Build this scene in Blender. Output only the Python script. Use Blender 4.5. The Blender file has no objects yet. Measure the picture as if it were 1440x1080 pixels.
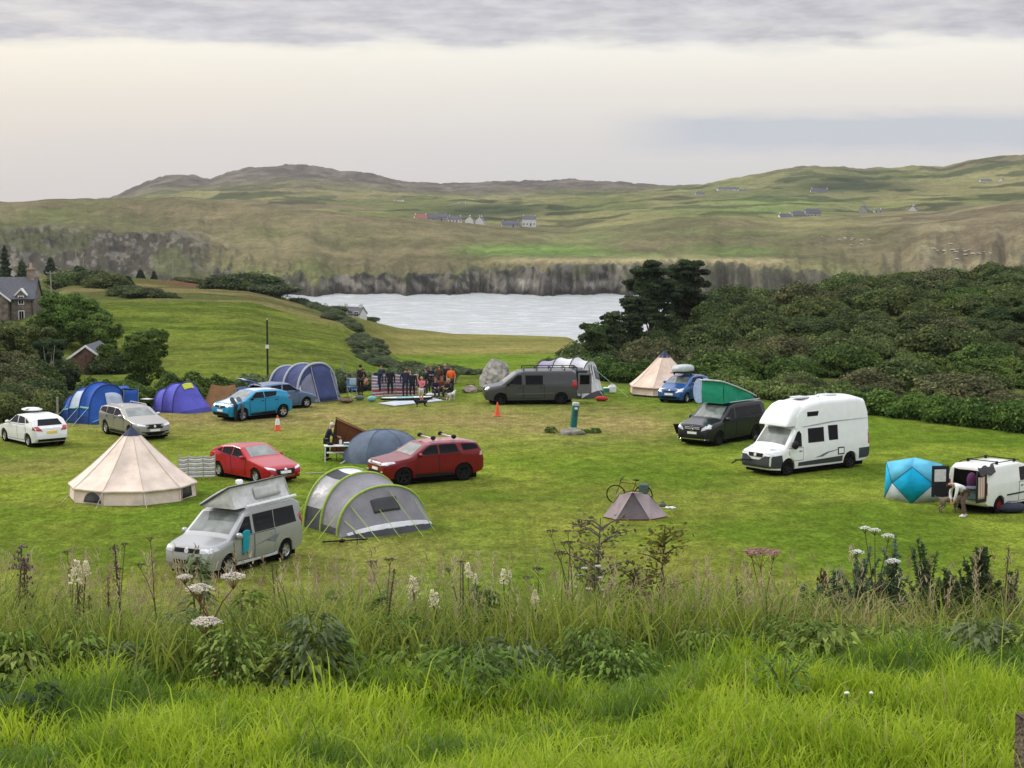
import bpy, bmesh, math, random
import numpy as np
from mathutils import Vector, Matrix
from mathutils.bvhtree import BVHTree
PI = math.pi
C = bpy.context.scene.collection
SC = bpy.context.scene
R_ = math.radians
# ---------------------------------------------------------------- camera
CAMZ = 11.5; F = 2600.0; PITCH = math.atan(255/F)
cam = bpy.data.objects.new('camera', bpy.data.cameras.new('camera')); C.objects.link(cam)
cam.location = (0, 0, CAMZ); cam.rotation_euler = (PI/2-PITCH, 0, 0)
cam.data.sensor_width = 36; cam.data.lens = 36*F/1440
cam.data.clip_start = .1; cam.data.clip_end = 60000
SC.camera = cam
# ---------------------------------------------------------------- world
W = bpy.data.worlds.new('World'); SC.world = W; W.use_nodes = True
nt = W.node_tree; nt.nodes.clear()
def N(t, k, **kw):
    n = t.nodes.new(k)
    for a, b in kw.items():
        if a.startswith('i_'): n.inputs[int(a[2:])].default_value = b
        else: setattr(n, a, b)
    return n
L = nt.links.new
SUN_EL, SUN_AZ = R_(34), R_(-62)      # azimuth measured from +Y towards +X: the sun stands to the left, ahead
sky = N(nt, 'ShaderNodeTexSky', sky_type='NISHITA', sun_disc=False, sun_elevation=SUN_EL, sun_rotation=SUN_AZ)
geo = N(nt, 'ShaderNodeTexCoord')
sep = N(nt, 'ShaderNodeSeparateXYZ'); L(geo.outputs['Generated'], sep.inputs[0])
# cloud deck: noise in direction space, squeezed vertically so the clouds lie in long flat bars
cmb = N(nt, 'ShaderNodeCombineXYZ')
def math_(t, op, a=None, b=None, c=None, clamp=False):
    n = t.nodes.new('ShaderNodeMath'); n.operation = op; n.use_clamp = clamp
    for i, q in enumerate((a, b, c)):
        if q is None: continue
        if isinstance(q, (int, float)): n.inputs[i].default_value = q
        else: t.links.new(q, n.inputs[i])
    return n.outputs[0]
zs = sep.outputs[2]
L(sep.outputs[0], cmb.inputs[0]); L(sep.outputs[1], cmb.inputs[1]); L(math_(nt, 'MULTIPLY', zs, 5.0), cmb.inputs[2])
n1 = N(nt, 'ShaderNodeTexNoise', noise_dimensions='3D'); n1.inputs['Scale'].default_value = 12; n1.inputs['Detail'].default_value = 8; n1.inputs['Roughness'].default_value = .55
L(cmb.outputs[0], n1.inputs['Vector'])
n2 = N(nt, 'ShaderNodeTexNoise', noise_dimensions='3D'); n2.inputs['Scale'].default_value = 34; n2.inputs['Detail'].default_value = 9; n2.inputs['Roughness'].default_value = .6
L(cmb.outputs[0], n2.inputs['Vector'])
def ramp(t, fac, stops, interp='LINEAR'):
    n = t.nodes.new('ShaderNodeValToRGB'); n.color_ramp.interpolation = interp
    e = n.color_ramp.elements
    while len(e) < len(stops): e.new(.5)
    for q, (p, c) in zip(e, stops): q.position = p; q.color = (*c, 1) if len(c) == 3 else c
    if fac is not None: t.links.new(fac, n.inputs[0])
    return n.outputs[0]
def mixc(t, fac, a, b, mode='MIX'):
    n = t.nodes.new('ShaderNodeMix'); n.data_type = 'RGBA'; n.blend_type = mode
    for i, q in ((0, fac), (6, a), (7, b)):
        if isinstance(q, (int, float)): n.inputs[i].default_value = q
        elif isinstance(q, tuple): n.inputs[i].default_value = (*q, 1)
        else: t.links.new(q, n.inputs[i])
    return n.outputs[2]
# overcast luminance from horizon to zenith (sin elevation): pale band low, deck above
zc = math_(nt, 'ADD', zs, math_(nt, 'MULTIPLY', math_(nt, 'SUBTRACT', n1.outputs[0], .5), .026))
base = ramp(nt, zs, [(0, (.60, .575, .58)), (.03, (.67, .635, .615)), (.06, (.80, .755, .69)), (.085, (.92, .89, .80)), (.105, (.80, .77, .73)), (.3, (.9, .9, .92)), (.6, (1.6, 1.65, 1.75)), (1, (2.0, 2.07, 2.2))])
warm = ramp(nt, math_(nt, 'ADD', math_(nt, 'MULTIPLY', sep.outputs[0], -1), 0), [(0, (0, 0, 0)), (.30, (1, 1, 1))])
base = mixc(nt, math_(nt, 'MULTIPLY', warm, .5), base, mixc(nt, 1.0, base, (1.10, 1.0, .88), 'MULTIPLY'))
# upper cloud deck, grey-mauve, ragged lower edge
band = ramp(nt, zc, [(.0, (0, 0, 0)), (.0800, (0, 0, 0)), (.0865, (1, 1, 1)), (.17, (1, 1, 1)), (.4, (.2, .2, .2))])
deck = mixc(nt, ramp(nt, n2.outputs[0], [(.36, (0, 0, 0)), (.64, (1, 1, 1))]), (.47, .455, .50), (.65, .63, .655))
deckamt = math_(nt, 'MULTIPLY', band, ramp(nt, n1.outputs[0], [(.34, (.55, .55, .55)), (.50, (1, 1, 1))]))
c1 = mixc(nt, deckamt, base, deck)
# the blue-grey bar low on the right
zb = math_(nt, 'ADD', zs, math_(nt, 'MULTIPLY', math_(nt, 'SUBTRACT', n2.outputs[0], .5), .010))
bar = math_(nt, 'MULTIPLY', ramp(nt, zb, [(.024, (0, 0, 0)), (.031, (1, 1, 1)), (.0455, (1, 1, 1)), (.0475, (0, 0, 0))]),
            ramp(nt, sep.outputs[0], [(.045, (0, 0, 0)), (.10, (1, 1, 1))]))
c2 = mixc(nt, math_(nt, 'MULTIPLY', bar, .95), c1, (.50, .53, .59))
bg1 = N(nt, 'ShaderNodeBackground'); L(c2, bg1.inputs[0]); bg1.inputs[1].default_value = 1.0
bg2 = N(nt, 'ShaderNodeBackground'); L(sky.outputs[0], bg2.inputs[0]); bg2.inputs[1].default_value = .06
add = N(nt, 'ShaderNodeMixShader'); add.inputs[0].default_value = .88; L(bg2.outputs[0], add.inputs[1]); L(bg1.outputs[0], add.inputs[2])
out = N(nt, 'ShaderNodeOutputWorld'); L(add.outputs[0], out.inputs[0])
# ---------------------------------------------------------------- sun (veiled)
sl = bpy.data.lights.new('sun', 'SUN'); sl.energy = 1.9; sl.angle = R_(12); sl.color = (1, .94, .84)
so = bpy.data.objects.new('sun', sl); C.objects.link(so)
sd = Vector((math.sin(SUN_AZ)*math.cos(SUN_EL), math.cos(SUN_AZ)*math.cos(SUN_EL), math.sin(SUN_EL)))
so.rotation_euler = sd.to_track_quat('Z', 'Y').to_euler(); so.location = (0, 0, 60)
SC.view_settings.view_transform = 'Standard'; SC.view_settings.look = 'None'
SC.view_settings.exposure = 0.2; SC.view_settings.gamma = 1

# ---------------------------------------------------------------- noise in numpy
def _h(ix, iy, s):
    n = (ix.astype(np.int64)*374761393 + iy.astype(np.int64)*668265263 + s*1442695041) & 0xffffffff
    n = ((n ^ (n >> 13))*1274126177) & 0xffffffff
    return ((n ^ (n >> 16)) & 0xffffff)/float(0xffffff)
def vn(x, y, s=0):
    x = np.asarray(x, float); y = np.asarray(y, float)
    ix = np.floor(x); iy = np.floor(y); fx = x-ix; fy = y-iy
    fx = fx*fx*(3-2*fx); fy = fy*fy*(3-2*fy)
    a = _h(ix, iy, s); b = _h(ix+1, iy, s); c = _h(ix, iy+1, s); d = _h(ix+1, iy+1, s)
    return (a*(1-fx)+b*fx)*(1-fy)+(c*(1-fx)+d*fx)*fy
def fbm(x, y, o=4, s=0):
    t = 0; a = .5; m = 0
    for i in range(o):
        t = t+a*vn(x*2**i+i*17.3, y*2**i+i*9.1, s+i); m += a; a *= .5
    return t/m
def sst(a, b, x):
    t = np.clip((np.asarray(x, float)-a)/(b-a), 0, 1); return t*t*(3-2*t)
def pchip(Ds, Zs, q):
    """Ds, Zs: list of arrays shaped like q; monotone cubic through the stations"""
    Ds = np.array(Ds); Zs = np.array(Zs); n = len(Ds)
    h = Ds[1:]-Ds[:-1]; dl = (Zs[1:]-Zs[:-1])/h
    m = np.zeros_like(Zs); m[0] = dl[0]; m[-1] = dl[-1]
    for i in range(1, n-1):
        p = dl[i-1]*dl[i]; ok = p > 0
        m[i] = np.where(ok, 2*p/np.where(ok, dl[i-1]+dl[i], 1), 0)
    r = np.where(q <= Ds[0], Zs[0]+m[0]*(q-Ds[0])*0, Zs[-1])
    for i in range(n-1):
        t = (q-Ds[i])/h[i]; s = (t >= 0) & (t <= 1); t = np.clip(t, 0, 1)
        v = (1+2*t)*(1-t)**2*Zs[i]+t*(1-t)**2*h[i]*m[i]+t*t*(3-2*t)*Zs[i+1]+t*t*(t-1)*h[i]*m[i+1]
        r = np.where(s, v, r)
    return r
cp, sp_ = math.cos(PITCH), math.sin(PITCH)
def row_tan(py):
    v = (540-np.asarray(py, float))/F
    return (-sp_+v*cp)/(cp+v*sp_)
def zat(py, D): return CAMZ+D*row_tan(py)
def proj(x, y, z):
    zc_ = y*cp-(z-CAMZ)*sp_; yc = y*sp_+(z-CAMZ)*cp
    return 720+F*x/zc_, 540-F*yc/zc_
# ---------------------------------------------------------------- land: near bank, camping field, valley, left meadow, right wooded slope
KX = [-700, -100, 0, 100, 250, 350, 480, 560, 640, 800, 860, 940, 1000, 1100, 1250, 1440, 1650, 2200]
def K(px, vals): return np.interp(px, KX, vals)
def land_stations(px):
    o = np.ones_like(px)
    be = K(px, [680, 612, 604, 600, 582, 572, 562, 553, 547, 545, 547, 550, 556, 570, 588, 612, 640, 720])  # back edge of the field
    De = CAMZ/(-row_tan(be))
    cr = np.interp(px, [-700, 300, 900, 1440, 2200], [6.0, 6.1, 6.5, 7.2, 7.4])
    d1 = K(px, [140, 140, 140, 140, 138, 138, 140, 150, 160, 165, 150, 140, 135, 125, 118, 110, 104, 100])
    d1 = np.maximum(d1, De+12)
    y1 = K(px, [560, 545, 540, 545, 548, 548, 545, 545, 533, 528, 530, 535, 538, 545, 560, 585, 610, 650])
    d2 = K(px, [250, 250, 250, 240, 225, 225, 235, 260, 300, 300, 185, 178, 176, 186, 192, 190, 185, 180])
    y2 = K(px, [470, 462, 458, 425, 438, 441, 462, 492, 494, 492, 512, 487, 455, 436, 408, 402, 400, 400])
    d3 = K(px, [430, 420, 410, 400, 390, 400, 430, 450, 450, 460, 300, 290, 280, 280, 280, 280, 280, 280])
    y3 = K(px, [400, 395, 393, 386, 396, 410, 442, 462, 470, 474, 515, 500, 470, 452, 430, 425, 425, 425])
    d4 = d3+K(px, [250, 230, 200, 160, 110, 95, 80, 60, 55, 55, 160, 170, 200, 220, 240, 260, 260, 260])
    z4 = -38*o
    Ds = [-25*o, 0*o, 5*o, cr, cr+2.6, 20*o, 33*o, 46*o, De, De+5, d1, d2, d3, d3+30, d4, d4+200]
    Zs = [10.35*o, 10.1*o, 9.93*o, 9.86+0*o, 8.9*o, 4.6*o, .9*o, .05*o, 0*o, -.15*o, zat(y1, d1), zat(y2, d2), zat(y3, d3), zat(y3, d3)-3, z4, -45*o]
    return Ds, Zs
def land_z(x, D):
    x = np.asarray(x, float); D = np.asarray(D, float)
    px = 720+F*x/np.maximum(D, 45)*1.0
    Ds, Zs = land_stations(px)
    z = pchip(Ds, Zs, D)
    back = sst(100, 140, D)
    z = z+back*(fbm(x/22, D/22, 4, 3)-.5)*2.0*(1-.5*sst(300, 400, D))
    z = z+.10*(fbm(x/9, D/9, 3, 5)-.5)*sst(40, 50, D)*(1-back)
    # small terraces trodden across the meadow slope on the left
    px2 = 720+F*x/np.maximum(D, 45)
    mead = sst(125, 145, D)*(1-sst(235, 260, D))*(1-sst(560, 640, px2))
    z = z+mead*.34*(fbm(x/5.5, D/2.6, 3, 8)-.5)*2
    near = 1-sst(9, 12, D)
    z = z+near*.10*(fbm(x/.9, D/.9, 3, 12)-.5)
    return z
def zg(x, y): return float(land_z(np.array([x]), np.array([y]))[0])
def G(px, py, z=0.0):
    """point of the level camping field seen at that place of the photograph"""
    t = (z-CAMZ)/(-sp_+((540-py)/F)*cp)
    return Vector(((px-720)/F*t, (cp+(540-py)/F*sp_)*t, z))
def GD(px, D):
    """point of the land at forward distance D under column px"""
    x = (px-720)/F*D; return Vector((x, D, zg(x, D)))
def SZ(D): return D/F         # metres per photo pixel at distance D

# ---------------------------------------------------------------- mesh helpers
def attr_col(me, cols):
    a = me.color_attributes.new('Col', 'FLOAT_COLOR', 'POINT')
    c = np.ones((len(me.vertices), 4), np.float32); c[:, :3] = cols; a.data.foreach_set('color', c.ravel())
def np_mesh(name, V, Fc, mat, cols=None, parent=None, smooth=False):
    V = np.asarray(V, np.float32); Fc = np.asarray(Fc, np.int32)
    me = bpy.data.meshes.new(name); n, k = Fc.shape
    me.vertices.add(len(V)); me.vertices.foreach_set('co', V.ravel())
    me.loops.add(n*k); me.loops.foreach_set('vertex_index', Fc.ravel())
    me.polygons.add(n); me.polygons.foreach_set('loop_start', np.arange(n)*k)
    me.update(calc_edges=True); me.validate()
    if smooth: me.polygons.foreach_set('use_smooth', np.ones(len(me.polygons), bool))
    if cols is not None: attr_col(me, cols)
    me.materials.append(mat)
    o = bpy.data.objects.new(name, me); C.objects.link(o)
    if parent: o.parent = parent
    return o
def tag(o, label=None, cat=None, group=None, kind=None):
    if label: o['label'] = label
    if cat: o['category'] = cat
    if group: o['group'] = group
    if kind: o['kind'] = kind
    return o
def thing(name, label, cat, loc=(0, 0, 0), rz=0, group=None):
    o = bpy.data.objects.new(name, None); C.objects.link(o); o.empty_display_size = .3
    o.location = loc; o.rotation_euler = (0, 0, rz)
    return tag(o, label, cat, group)
def copy_tree(o, parent=None):
    c = o.copy(); C.objects.link(c); c.parent = parent
    for ch in [q for q in o.children]: copy_tree(ch, c)
    return c
class MB:
    def __init__(s): s.v = []; s.f = []; s.M = Matrix()
    def add(s, vs, fs):
        o = len(s.v); s.v += [tuple(s.M @ Vector(p)) for p in vs]; s.f += [tuple(i+o for i in f) for f in fs]; return s
    def box(s, x0, x1, y0, y1, z0, z1):
        return s.add([(x0, y0, z0), (x1, y0, z0), (x1, y1, z0), (x0, y1, z0), (x0, y0, z1), (x1, y0, z1), (x1, y1, z1), (x0, y1, z1)],
                     [(3, 2, 1, 0), (4, 5, 6, 7), (0, 1, 5, 4), (1, 2, 6, 5), (2, 3, 7, 6), (3, 0, 4, 7)])
    def tube(s, pts, r, n=6, cap=True):
        pts = [Vector(p) for p in pts]; m = len(pts); rs = r if isinstance(r, (list, tuple)) else [r]*m
        vs = []; fs = []; up = Vector((0, 0, 1)); pu = None
        for i, p in enumerate(pts):
            d = (pts[min(i+1, m-1)]-pts[max(i-1, 0)]).normalized()
            if pu is None:
                a = up if abs(d.z) < .9 else Vector((1, 0, 0)); u = d.cross(a).normalized()
            else: u = (pu-d*pu.dot(d)); u = u.normalized() if u.length > 1e-6 else pu
            pu = u; w = d.cross(u)
            for k in range(n):
                t = 2*PI*k/n; vs.append(p+(u*math.cos(t)+w*math.sin(t))*rs[i])
        for i in range(m-1):
            for k in range(n):
                a = i*n+k; b = i*n+(k+1) % n; fs.append((a, b, b+n, a+n))
        if cap: fs += [tuple(range(n))[::-1], tuple(range((m-1)*n, m*n))]
        return s.add(vs, fs)
    def lathe(s, prof, n=16, axis='z', c=(0, 0, 0), cap=True):
        vs = []; fs = []
        for r, h in prof:
            for k in range(n):
                t = 2*PI*k/n; a, b = r*math.cos(t), r*math.sin(t)
                vs.append({'z': (c[0]+a, c[1]+b, c[2]+h), 'y': (c[0]+a, c[1]+h, c[2]+b), 'x': (c[0]+h, c[1]+a, c[2]+b)}[axis])
        m = len(prof)
        for i in range(m-1):
            for k in range(n):
                a = i*n+k; b = i*n+(k+1) % n; fs.append((a, b, b+n, a+n))
        if cap: fs += [tuple(range(n)), tuple(range((m-1)*n, m*n))]
        return s.add(vs, fs)
    def grid(s, fn, nu, nv):
        vs = [fn(i/nu, j/nv) for i in range(nu+1) for j in range(nv+1)]
        return s.add(vs, [(i*(nv+1)+j, (i+1)*(nv+1)+j, (i+1)*(nv+1)+j+1, i*(nv+1)+j+1) for i in range(nu) for j in range(nv)])
    def prism(s, poly, h0, h1, ax='y'):
        n = len(poly)
        q = {'y': lambda p, h: (p[0], h, p[1]), 'z': lambda p, h: (p[0], p[1], h), 'x': lambda p, h: (h, p[0], p[1])}[ax]
        return s.add([q(p, h0) for p in poly]+[q(p, h1) for p in poly], [tuple(range(n)), tuple(range(2*n-1, n-1, -1))]+[(i, i+n, (i+1) % n+n, (i+1) % n) for i in range(n)])
    def ball(s, c, r, n=10, m=6):
        rr = r if isinstance(r, (tuple, list)) else (r, r, r)
        vs = [(c[0]+rr[0]*math.sin(PI*j/m)*math.cos(2*PI*i/n), c[1]+rr[1]*math.sin(PI*j/m)*math.sin(2*PI*i/n), c[2]+rr[2]*math.cos(PI*j/m)) for j in range(m+1) for i in range(n)]
        return s.add(vs, [(j*n+i, j*n+(i+1) % n, (j+1)*n+(i+1) % n, (j+1)*n+i) for j in range(m) for i in range(n)])
    def build(s, name, mat, parent=None, smooth=True, bev=0, thick=0, sub=0, ang=38):
        me = bpy.data.meshes.new(name); me.from_pydata(s.v, [], s.f)
        bm = bmesh.new(); bm.from_mesh(me); bmesh.ops.remove_doubles(bm, verts=bm.verts, dist=1e-5); bmesh.ops.recalc_face_normals(bm, faces=bm.faces)
        bm.to_mesh(me); bm.free()
        if smooth:
            me.polygons.foreach_set('use_smooth', np.ones(len(me.polygons), bool)); me.set_sharp_from_angle(angle=R_(ang))
        me.materials.append(mat)
        o = bpy.data.objects.new(name, me); C.objects.link(o)
        if parent: o.parent = parent
        if thick: m = o.modifiers.new('s', 'SOLIDIFY'); m.thickness = thick; m.offset = 0
        if bev: m = o.modifiers.new('b', 'BEVEL'); m.width = bev; m.segments = 2
        if sub: m = o.modifiers.new('u', 'SUBSURF'); m.levels = m.render_levels = sub
        return o
# ---------------------------------------------------------------- materials
_M = {}
def mat(name, col, rough=.6, metal=0, var=.12, scale=6, bump=0, bscale=30, coat=0, spec=.3, trans=0):
    if name in _M: return _M[name]
    m = bpy.data.materials.new(name); m.use_nodes = True; t = m.node_tree; b = t.nodes['Principled BSDF']
    tc = N(t, 'ShaderNodeTexCoord'); n = N(t, 'ShaderNodeTexNoise'); n.inputs['Scale'].default_value = scale; n.inputs['Detail'].default_value = 5
    t.links.new(tc.outputs['Object'], n.inputs['Vector'])
    lo = tuple(max(0, c*(1-var)) for c in col); hi = tuple(min(1, c*(1+var)) for c in col)
    t.links.new(ramp(t, n.outputs[0], [(.3, lo), (.7, hi)]), b.inputs['Base Color'])
    b.inputs['Roughness'].default_value = rough; b.inputs['Metallic'].default_value = metal
    b.inputs['Coat Weight'].default_value = coat; b.inputs['Coat Roughness'].default_value = .06; b.inputs['Specular IOR Level'].default_value = spec
    if trans: b.inputs['Transmission Weight'].default_value = trans
    if bump:
        n2_ = N(t, 'ShaderNodeTexNoise'); n2_.inputs['Scale'].default_value = bscale; n2_.inputs['Detail'].default_value = 4; t.links.new(tc.outputs['Object'], n2_.inputs['Vector'])
        bp = N(t, 'ShaderNodeBump'); bp.inputs['Strength'].default_value = bump; bp.inputs['Distance'].default_value = .06
        t.links.new(n2_.outputs[0], bp.inputs['Height']); t.links.new(bp.outputs[0], b.inputs['Normal'])
    _M[name] = m; return m
def leafmat(name, transl=.3, rough=.6, rnd=.18):
    if name in _M: return _M[name]
    m = bpy.data.materials.new(name); m.use_nodes = True; t = m.node_tree; b = t.nodes['Principled BSDF']; o = t.nodes['Material Output']
    a = N(t, 'ShaderNodeAttribute', attribute_name='Col'); oi = N(t, 'ShaderNodeObjectInfo')
    hs = N(t, 'ShaderNodeHueSaturation')
    t.links.new(a.outputs[0], hs.inputs['Color'])
    t.links.new(math_(t, 'ADD', 1-rnd, math_(t, 'MULTIPLY', oi.outputs['Random'], 2*rnd)), hs.inputs['Value'])
    t.links.new(math_(t, 'ADD', .485, math_(t, 'MULTIPLY', math_(t, 'FRACT', math_(t, 'MULTIPLY', oi.outputs['Random'], 7.31)), .03)), hs.inputs['Hue'])
    t.links.new(hs.outputs[0], b.inputs['Base Color']); b.inputs['Roughness'].default_value = rough; b.inputs['Specular IOR Level'].default_value = .10
    tr = N(t, 'ShaderNodeBsdfTranslucent'); t.links.new(hs.outputs[0], tr.inputs[0])
    mx = N(t, 'ShaderNodeMixShader'); mx.inputs[0].default_value = transl
    t.links.new(b.outputs[0], mx.inputs[1]); t.links.new(tr.outputs[0], mx.inputs[2]); t.links.new(mx.outputs[0], o.inputs[0])
    _M[name] = m; return m
def landmat(name, layers, bump=.5, bdist=.05, bscale=(8, 40)):
    """vertex land cover multiplied by several octaves of world-space mottling"""
    m = bpy.data.materials.new(name); m.use_nodes = True; t = m.node_tree; b = t.nodes['Principled BSDF']
    g = N(t, 'ShaderNodeNewGeometry'); a = N(t, 'ShaderNodeAttribute', attribute_name='Col'); c = a.outputs[0]
    for sc, amt, st in layers:
        mp = N(t, 'ShaderNodeMapping'); mp.inputs['Scale'].default_value = st; t.links.new(g.outputs['Position'], mp.inputs[0])
        n = N(t, 'ShaderNodeTexNoise'); n.inputs['Scale'].default_value = sc; n.inputs['Detail'].default_value = 6; n.inputs['Roughness'].default_value = .62
        t.links.new(mp.outputs[0], n.inputs['Vector'])
        c = mixc(t, 1.0, c, ramp(t, n.outputs[0], [(.32, (1-amt,)*3), (.68, (1+amt, 1+amt, 1+amt*.8))]), 'MULTIPLY')
    t.links.new(c, b.inputs['Base Color']); b.inputs['Roughness'].default_value = 1; b.inputs['Specular IOR Level'].default_value = .0
    prev = None
    for sc in bscale:
        n = N(t, 'ShaderNodeTexNoise'); n.inputs['Scale'].default_value = sc; n.inputs['Detail'].default_value = 5; t.links.new(g.outputs['Position'], n.inputs['Vector'])
        bp = N(t, 'ShaderNodeBump'); bp.inputs['Strength'].default_value = bump; bp.inputs['Distance'].default_value = bdist if prev is None else bdist*.4
        t.links.new(n.outputs[0], bp.inputs['Height'])
        if prev is not None: t.links.new(prev, bp.inputs['Normal'])
        prev = bp.outputs[0]
    t.links.new(prev, b.inputs['Normal'])
    return m
# ================================================================ GROUND
def lerp(a, b, t): return a+(np.asarray(b)-a)*t[..., None]
def grid_faces(nr, nc):
    i = np.arange(nr-1)[:, None]*nc+np.arange(nc-1)[None]; i = i.ravel()
    return np.stack([i, i+1, i+nc+1, i+nc], 1)
def build_land():
    ys = np.concatenate([np.linspace(-24, 3, 10), np.linspace(3.4, 10, 45), np.linspace(10.5, 46, 40), 46*(130/46)**np.linspace(.005, 1, 170), 130*(480/130)**np.linspace(.008, 1, 260), np.linspace(490, 820, 40)])
    a = np.linspace(-.55, .55, 520)
    D = np.repeat(ys[:, None], len(a), 1); X = a[None]*(D+14+12*np.exp(-np.abs(D)/12))
    Z = land_z(X, D)
    px, py = proj(X, np.maximum(D, 4), Z)
    n1_ = fbm(X/6, D/6, 4, 21); n2_ = fbm(X/1.4, D/1.4, 3, 22); n3 = fbm(X/18, D/18, 4, 23)
    o = np.zeros(X.shape+(3,))
    lawn = lerp(np.array([.090, .144, .018]), (.150, .194, .029), sst(.35, .7, n1_))
    lawn = lerp(lawn, (.165, .155, .042), (sst(.48, .68, n3)*.45+sst(.5, .75, n2_)*.14)*sst(.2, .6, n1_))
    # the driven strip across the back of the field is worn and yellower
    worn = np.exp(-((py-(588+.02*(px-500)))/26)**2)*sst(-100, 120, px)*(1-sst(860, 1020, px))*1.0
    worn = worn+np.exp(-((py-655)/14)**2)*(1-sst(60, 170, px))*.5
    worn = worn+np.exp(-((py-780)/30)**2-((px-560)/190)**2)*.35+np.exp(-((py-600)/9)**2-((px-900)/60)**2)*.3
    for c0, sl, ph in ((86, .10, 0), (87.6, .10, 0), (94.5, -.04, 2), (96.1, -.04, 2), (71, .12, 4), (72.6, .12, 4)): worn = worn+np.exp(-((D-(c0+sl*X+1.4*np.sin(X/12+ph)))/.22)**2)*.30*sst(.3, .6, n1_)
    lawn = lerp(lawn, (.215, .180, .078), np.clip(worn*(.45+.9*n2_), 0, 1)*sst(46, 60, D))
    o[:] = lawn
    # meadow and valley
    mead = lerp(np.array([.062, .090, .018]), (.112, .142, .028), sst(.35, .65, fbm(X/7, D/3, 4, 31)))
    mead = lerp(mead, (.15, .14, .05), sst(.5, .75, n3)*.2+.12*sst(205, 235, D)*sst(.3, .6, n1_))
    back = sst(0, 10, D-np.interp(px, KX, 0*np.array(KX)+118)+10*n1_)
    o = lerp(o, mead, back)
    pyl = 0
    # far part of the left land: rough brown-green grazing and bracken
    rough = lerp(np.array([.075, .085, .032]), (.15, .125, .065), sst(.4, .65, n3))
    rough = lerp(rough, (.12, .06, .045), sst(.55, .62, fbm(X/16, D/30, 4, 41))*np.exp(-((px-270)/90)**2))
    o = lerp(o, rough, sst(228, 262, D+20*(n1_-.5))*(1-sst(470, 560, px)))
    # valley fields: bright green, tan, bright strip
    v = sst(140, 160, D)*sst(470, 560, px+30*(n1_-.5)*0+0.0)
    bands = np.interp(py, [440, 466, 472, 480, 486, 494, 498, 520, 545], [0, 0, 1, 1, .1, .2, 1.4, 1.6, 1.7])
    green = lerp(np.array([.090, .150, .020]), (.135, .185, .030), sst(.3, .7, n1_))
    tan = lerp(np.array([.17, .16, .055]), (.23, .20, .08), sst(.3, .7, n2_))
    oliv = lerp(np.array([.10, .11, .036]), (.15, .14, .055), sst(.3, .7, n1_))
    fields = lerp(oliv, green, sst(.9, 1.4, bands))
    tb = np.exp(-((py-(493-.018*(px-640)))/5.5)**2)+.8*np.exp(-((py-473)/4)**2)+.5*np.exp(-((py-482)/2.5)**2)
    fields = lerp(fields, tan, np.clip(tb, 0, 1))
    o = lerp(o, fields, v*(1-sst(800, 870, px+30*(n1_-.5))))
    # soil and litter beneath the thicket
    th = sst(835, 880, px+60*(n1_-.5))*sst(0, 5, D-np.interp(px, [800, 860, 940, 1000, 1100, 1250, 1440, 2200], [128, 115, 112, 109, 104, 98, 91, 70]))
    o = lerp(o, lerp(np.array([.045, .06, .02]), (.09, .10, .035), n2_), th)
    # fore ground lawn and bank
    fg = 1-sst(24, 44, D)
    o = lerp(o, lerp(np.array([.07, .11, .014]), (.10, .14, .02), n2_), fg)
    V = np.stack([X, D, Z], -1).reshape(-1, 3)
    m = landmat('field_grass', [(.12, .12, (1, 1, 1)), (.5, .18, (1, 1, 1)), (1.7, .30, (1, .6, 1)), (7, .34, (1, .6, 1)), (26, .34, (1, 1, 1))], bump=.75, bdist=.09, bscale=(5, 22))
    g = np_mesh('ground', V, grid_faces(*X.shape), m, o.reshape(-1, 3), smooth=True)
    tag(g, kind='structure')
build_land()

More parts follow.
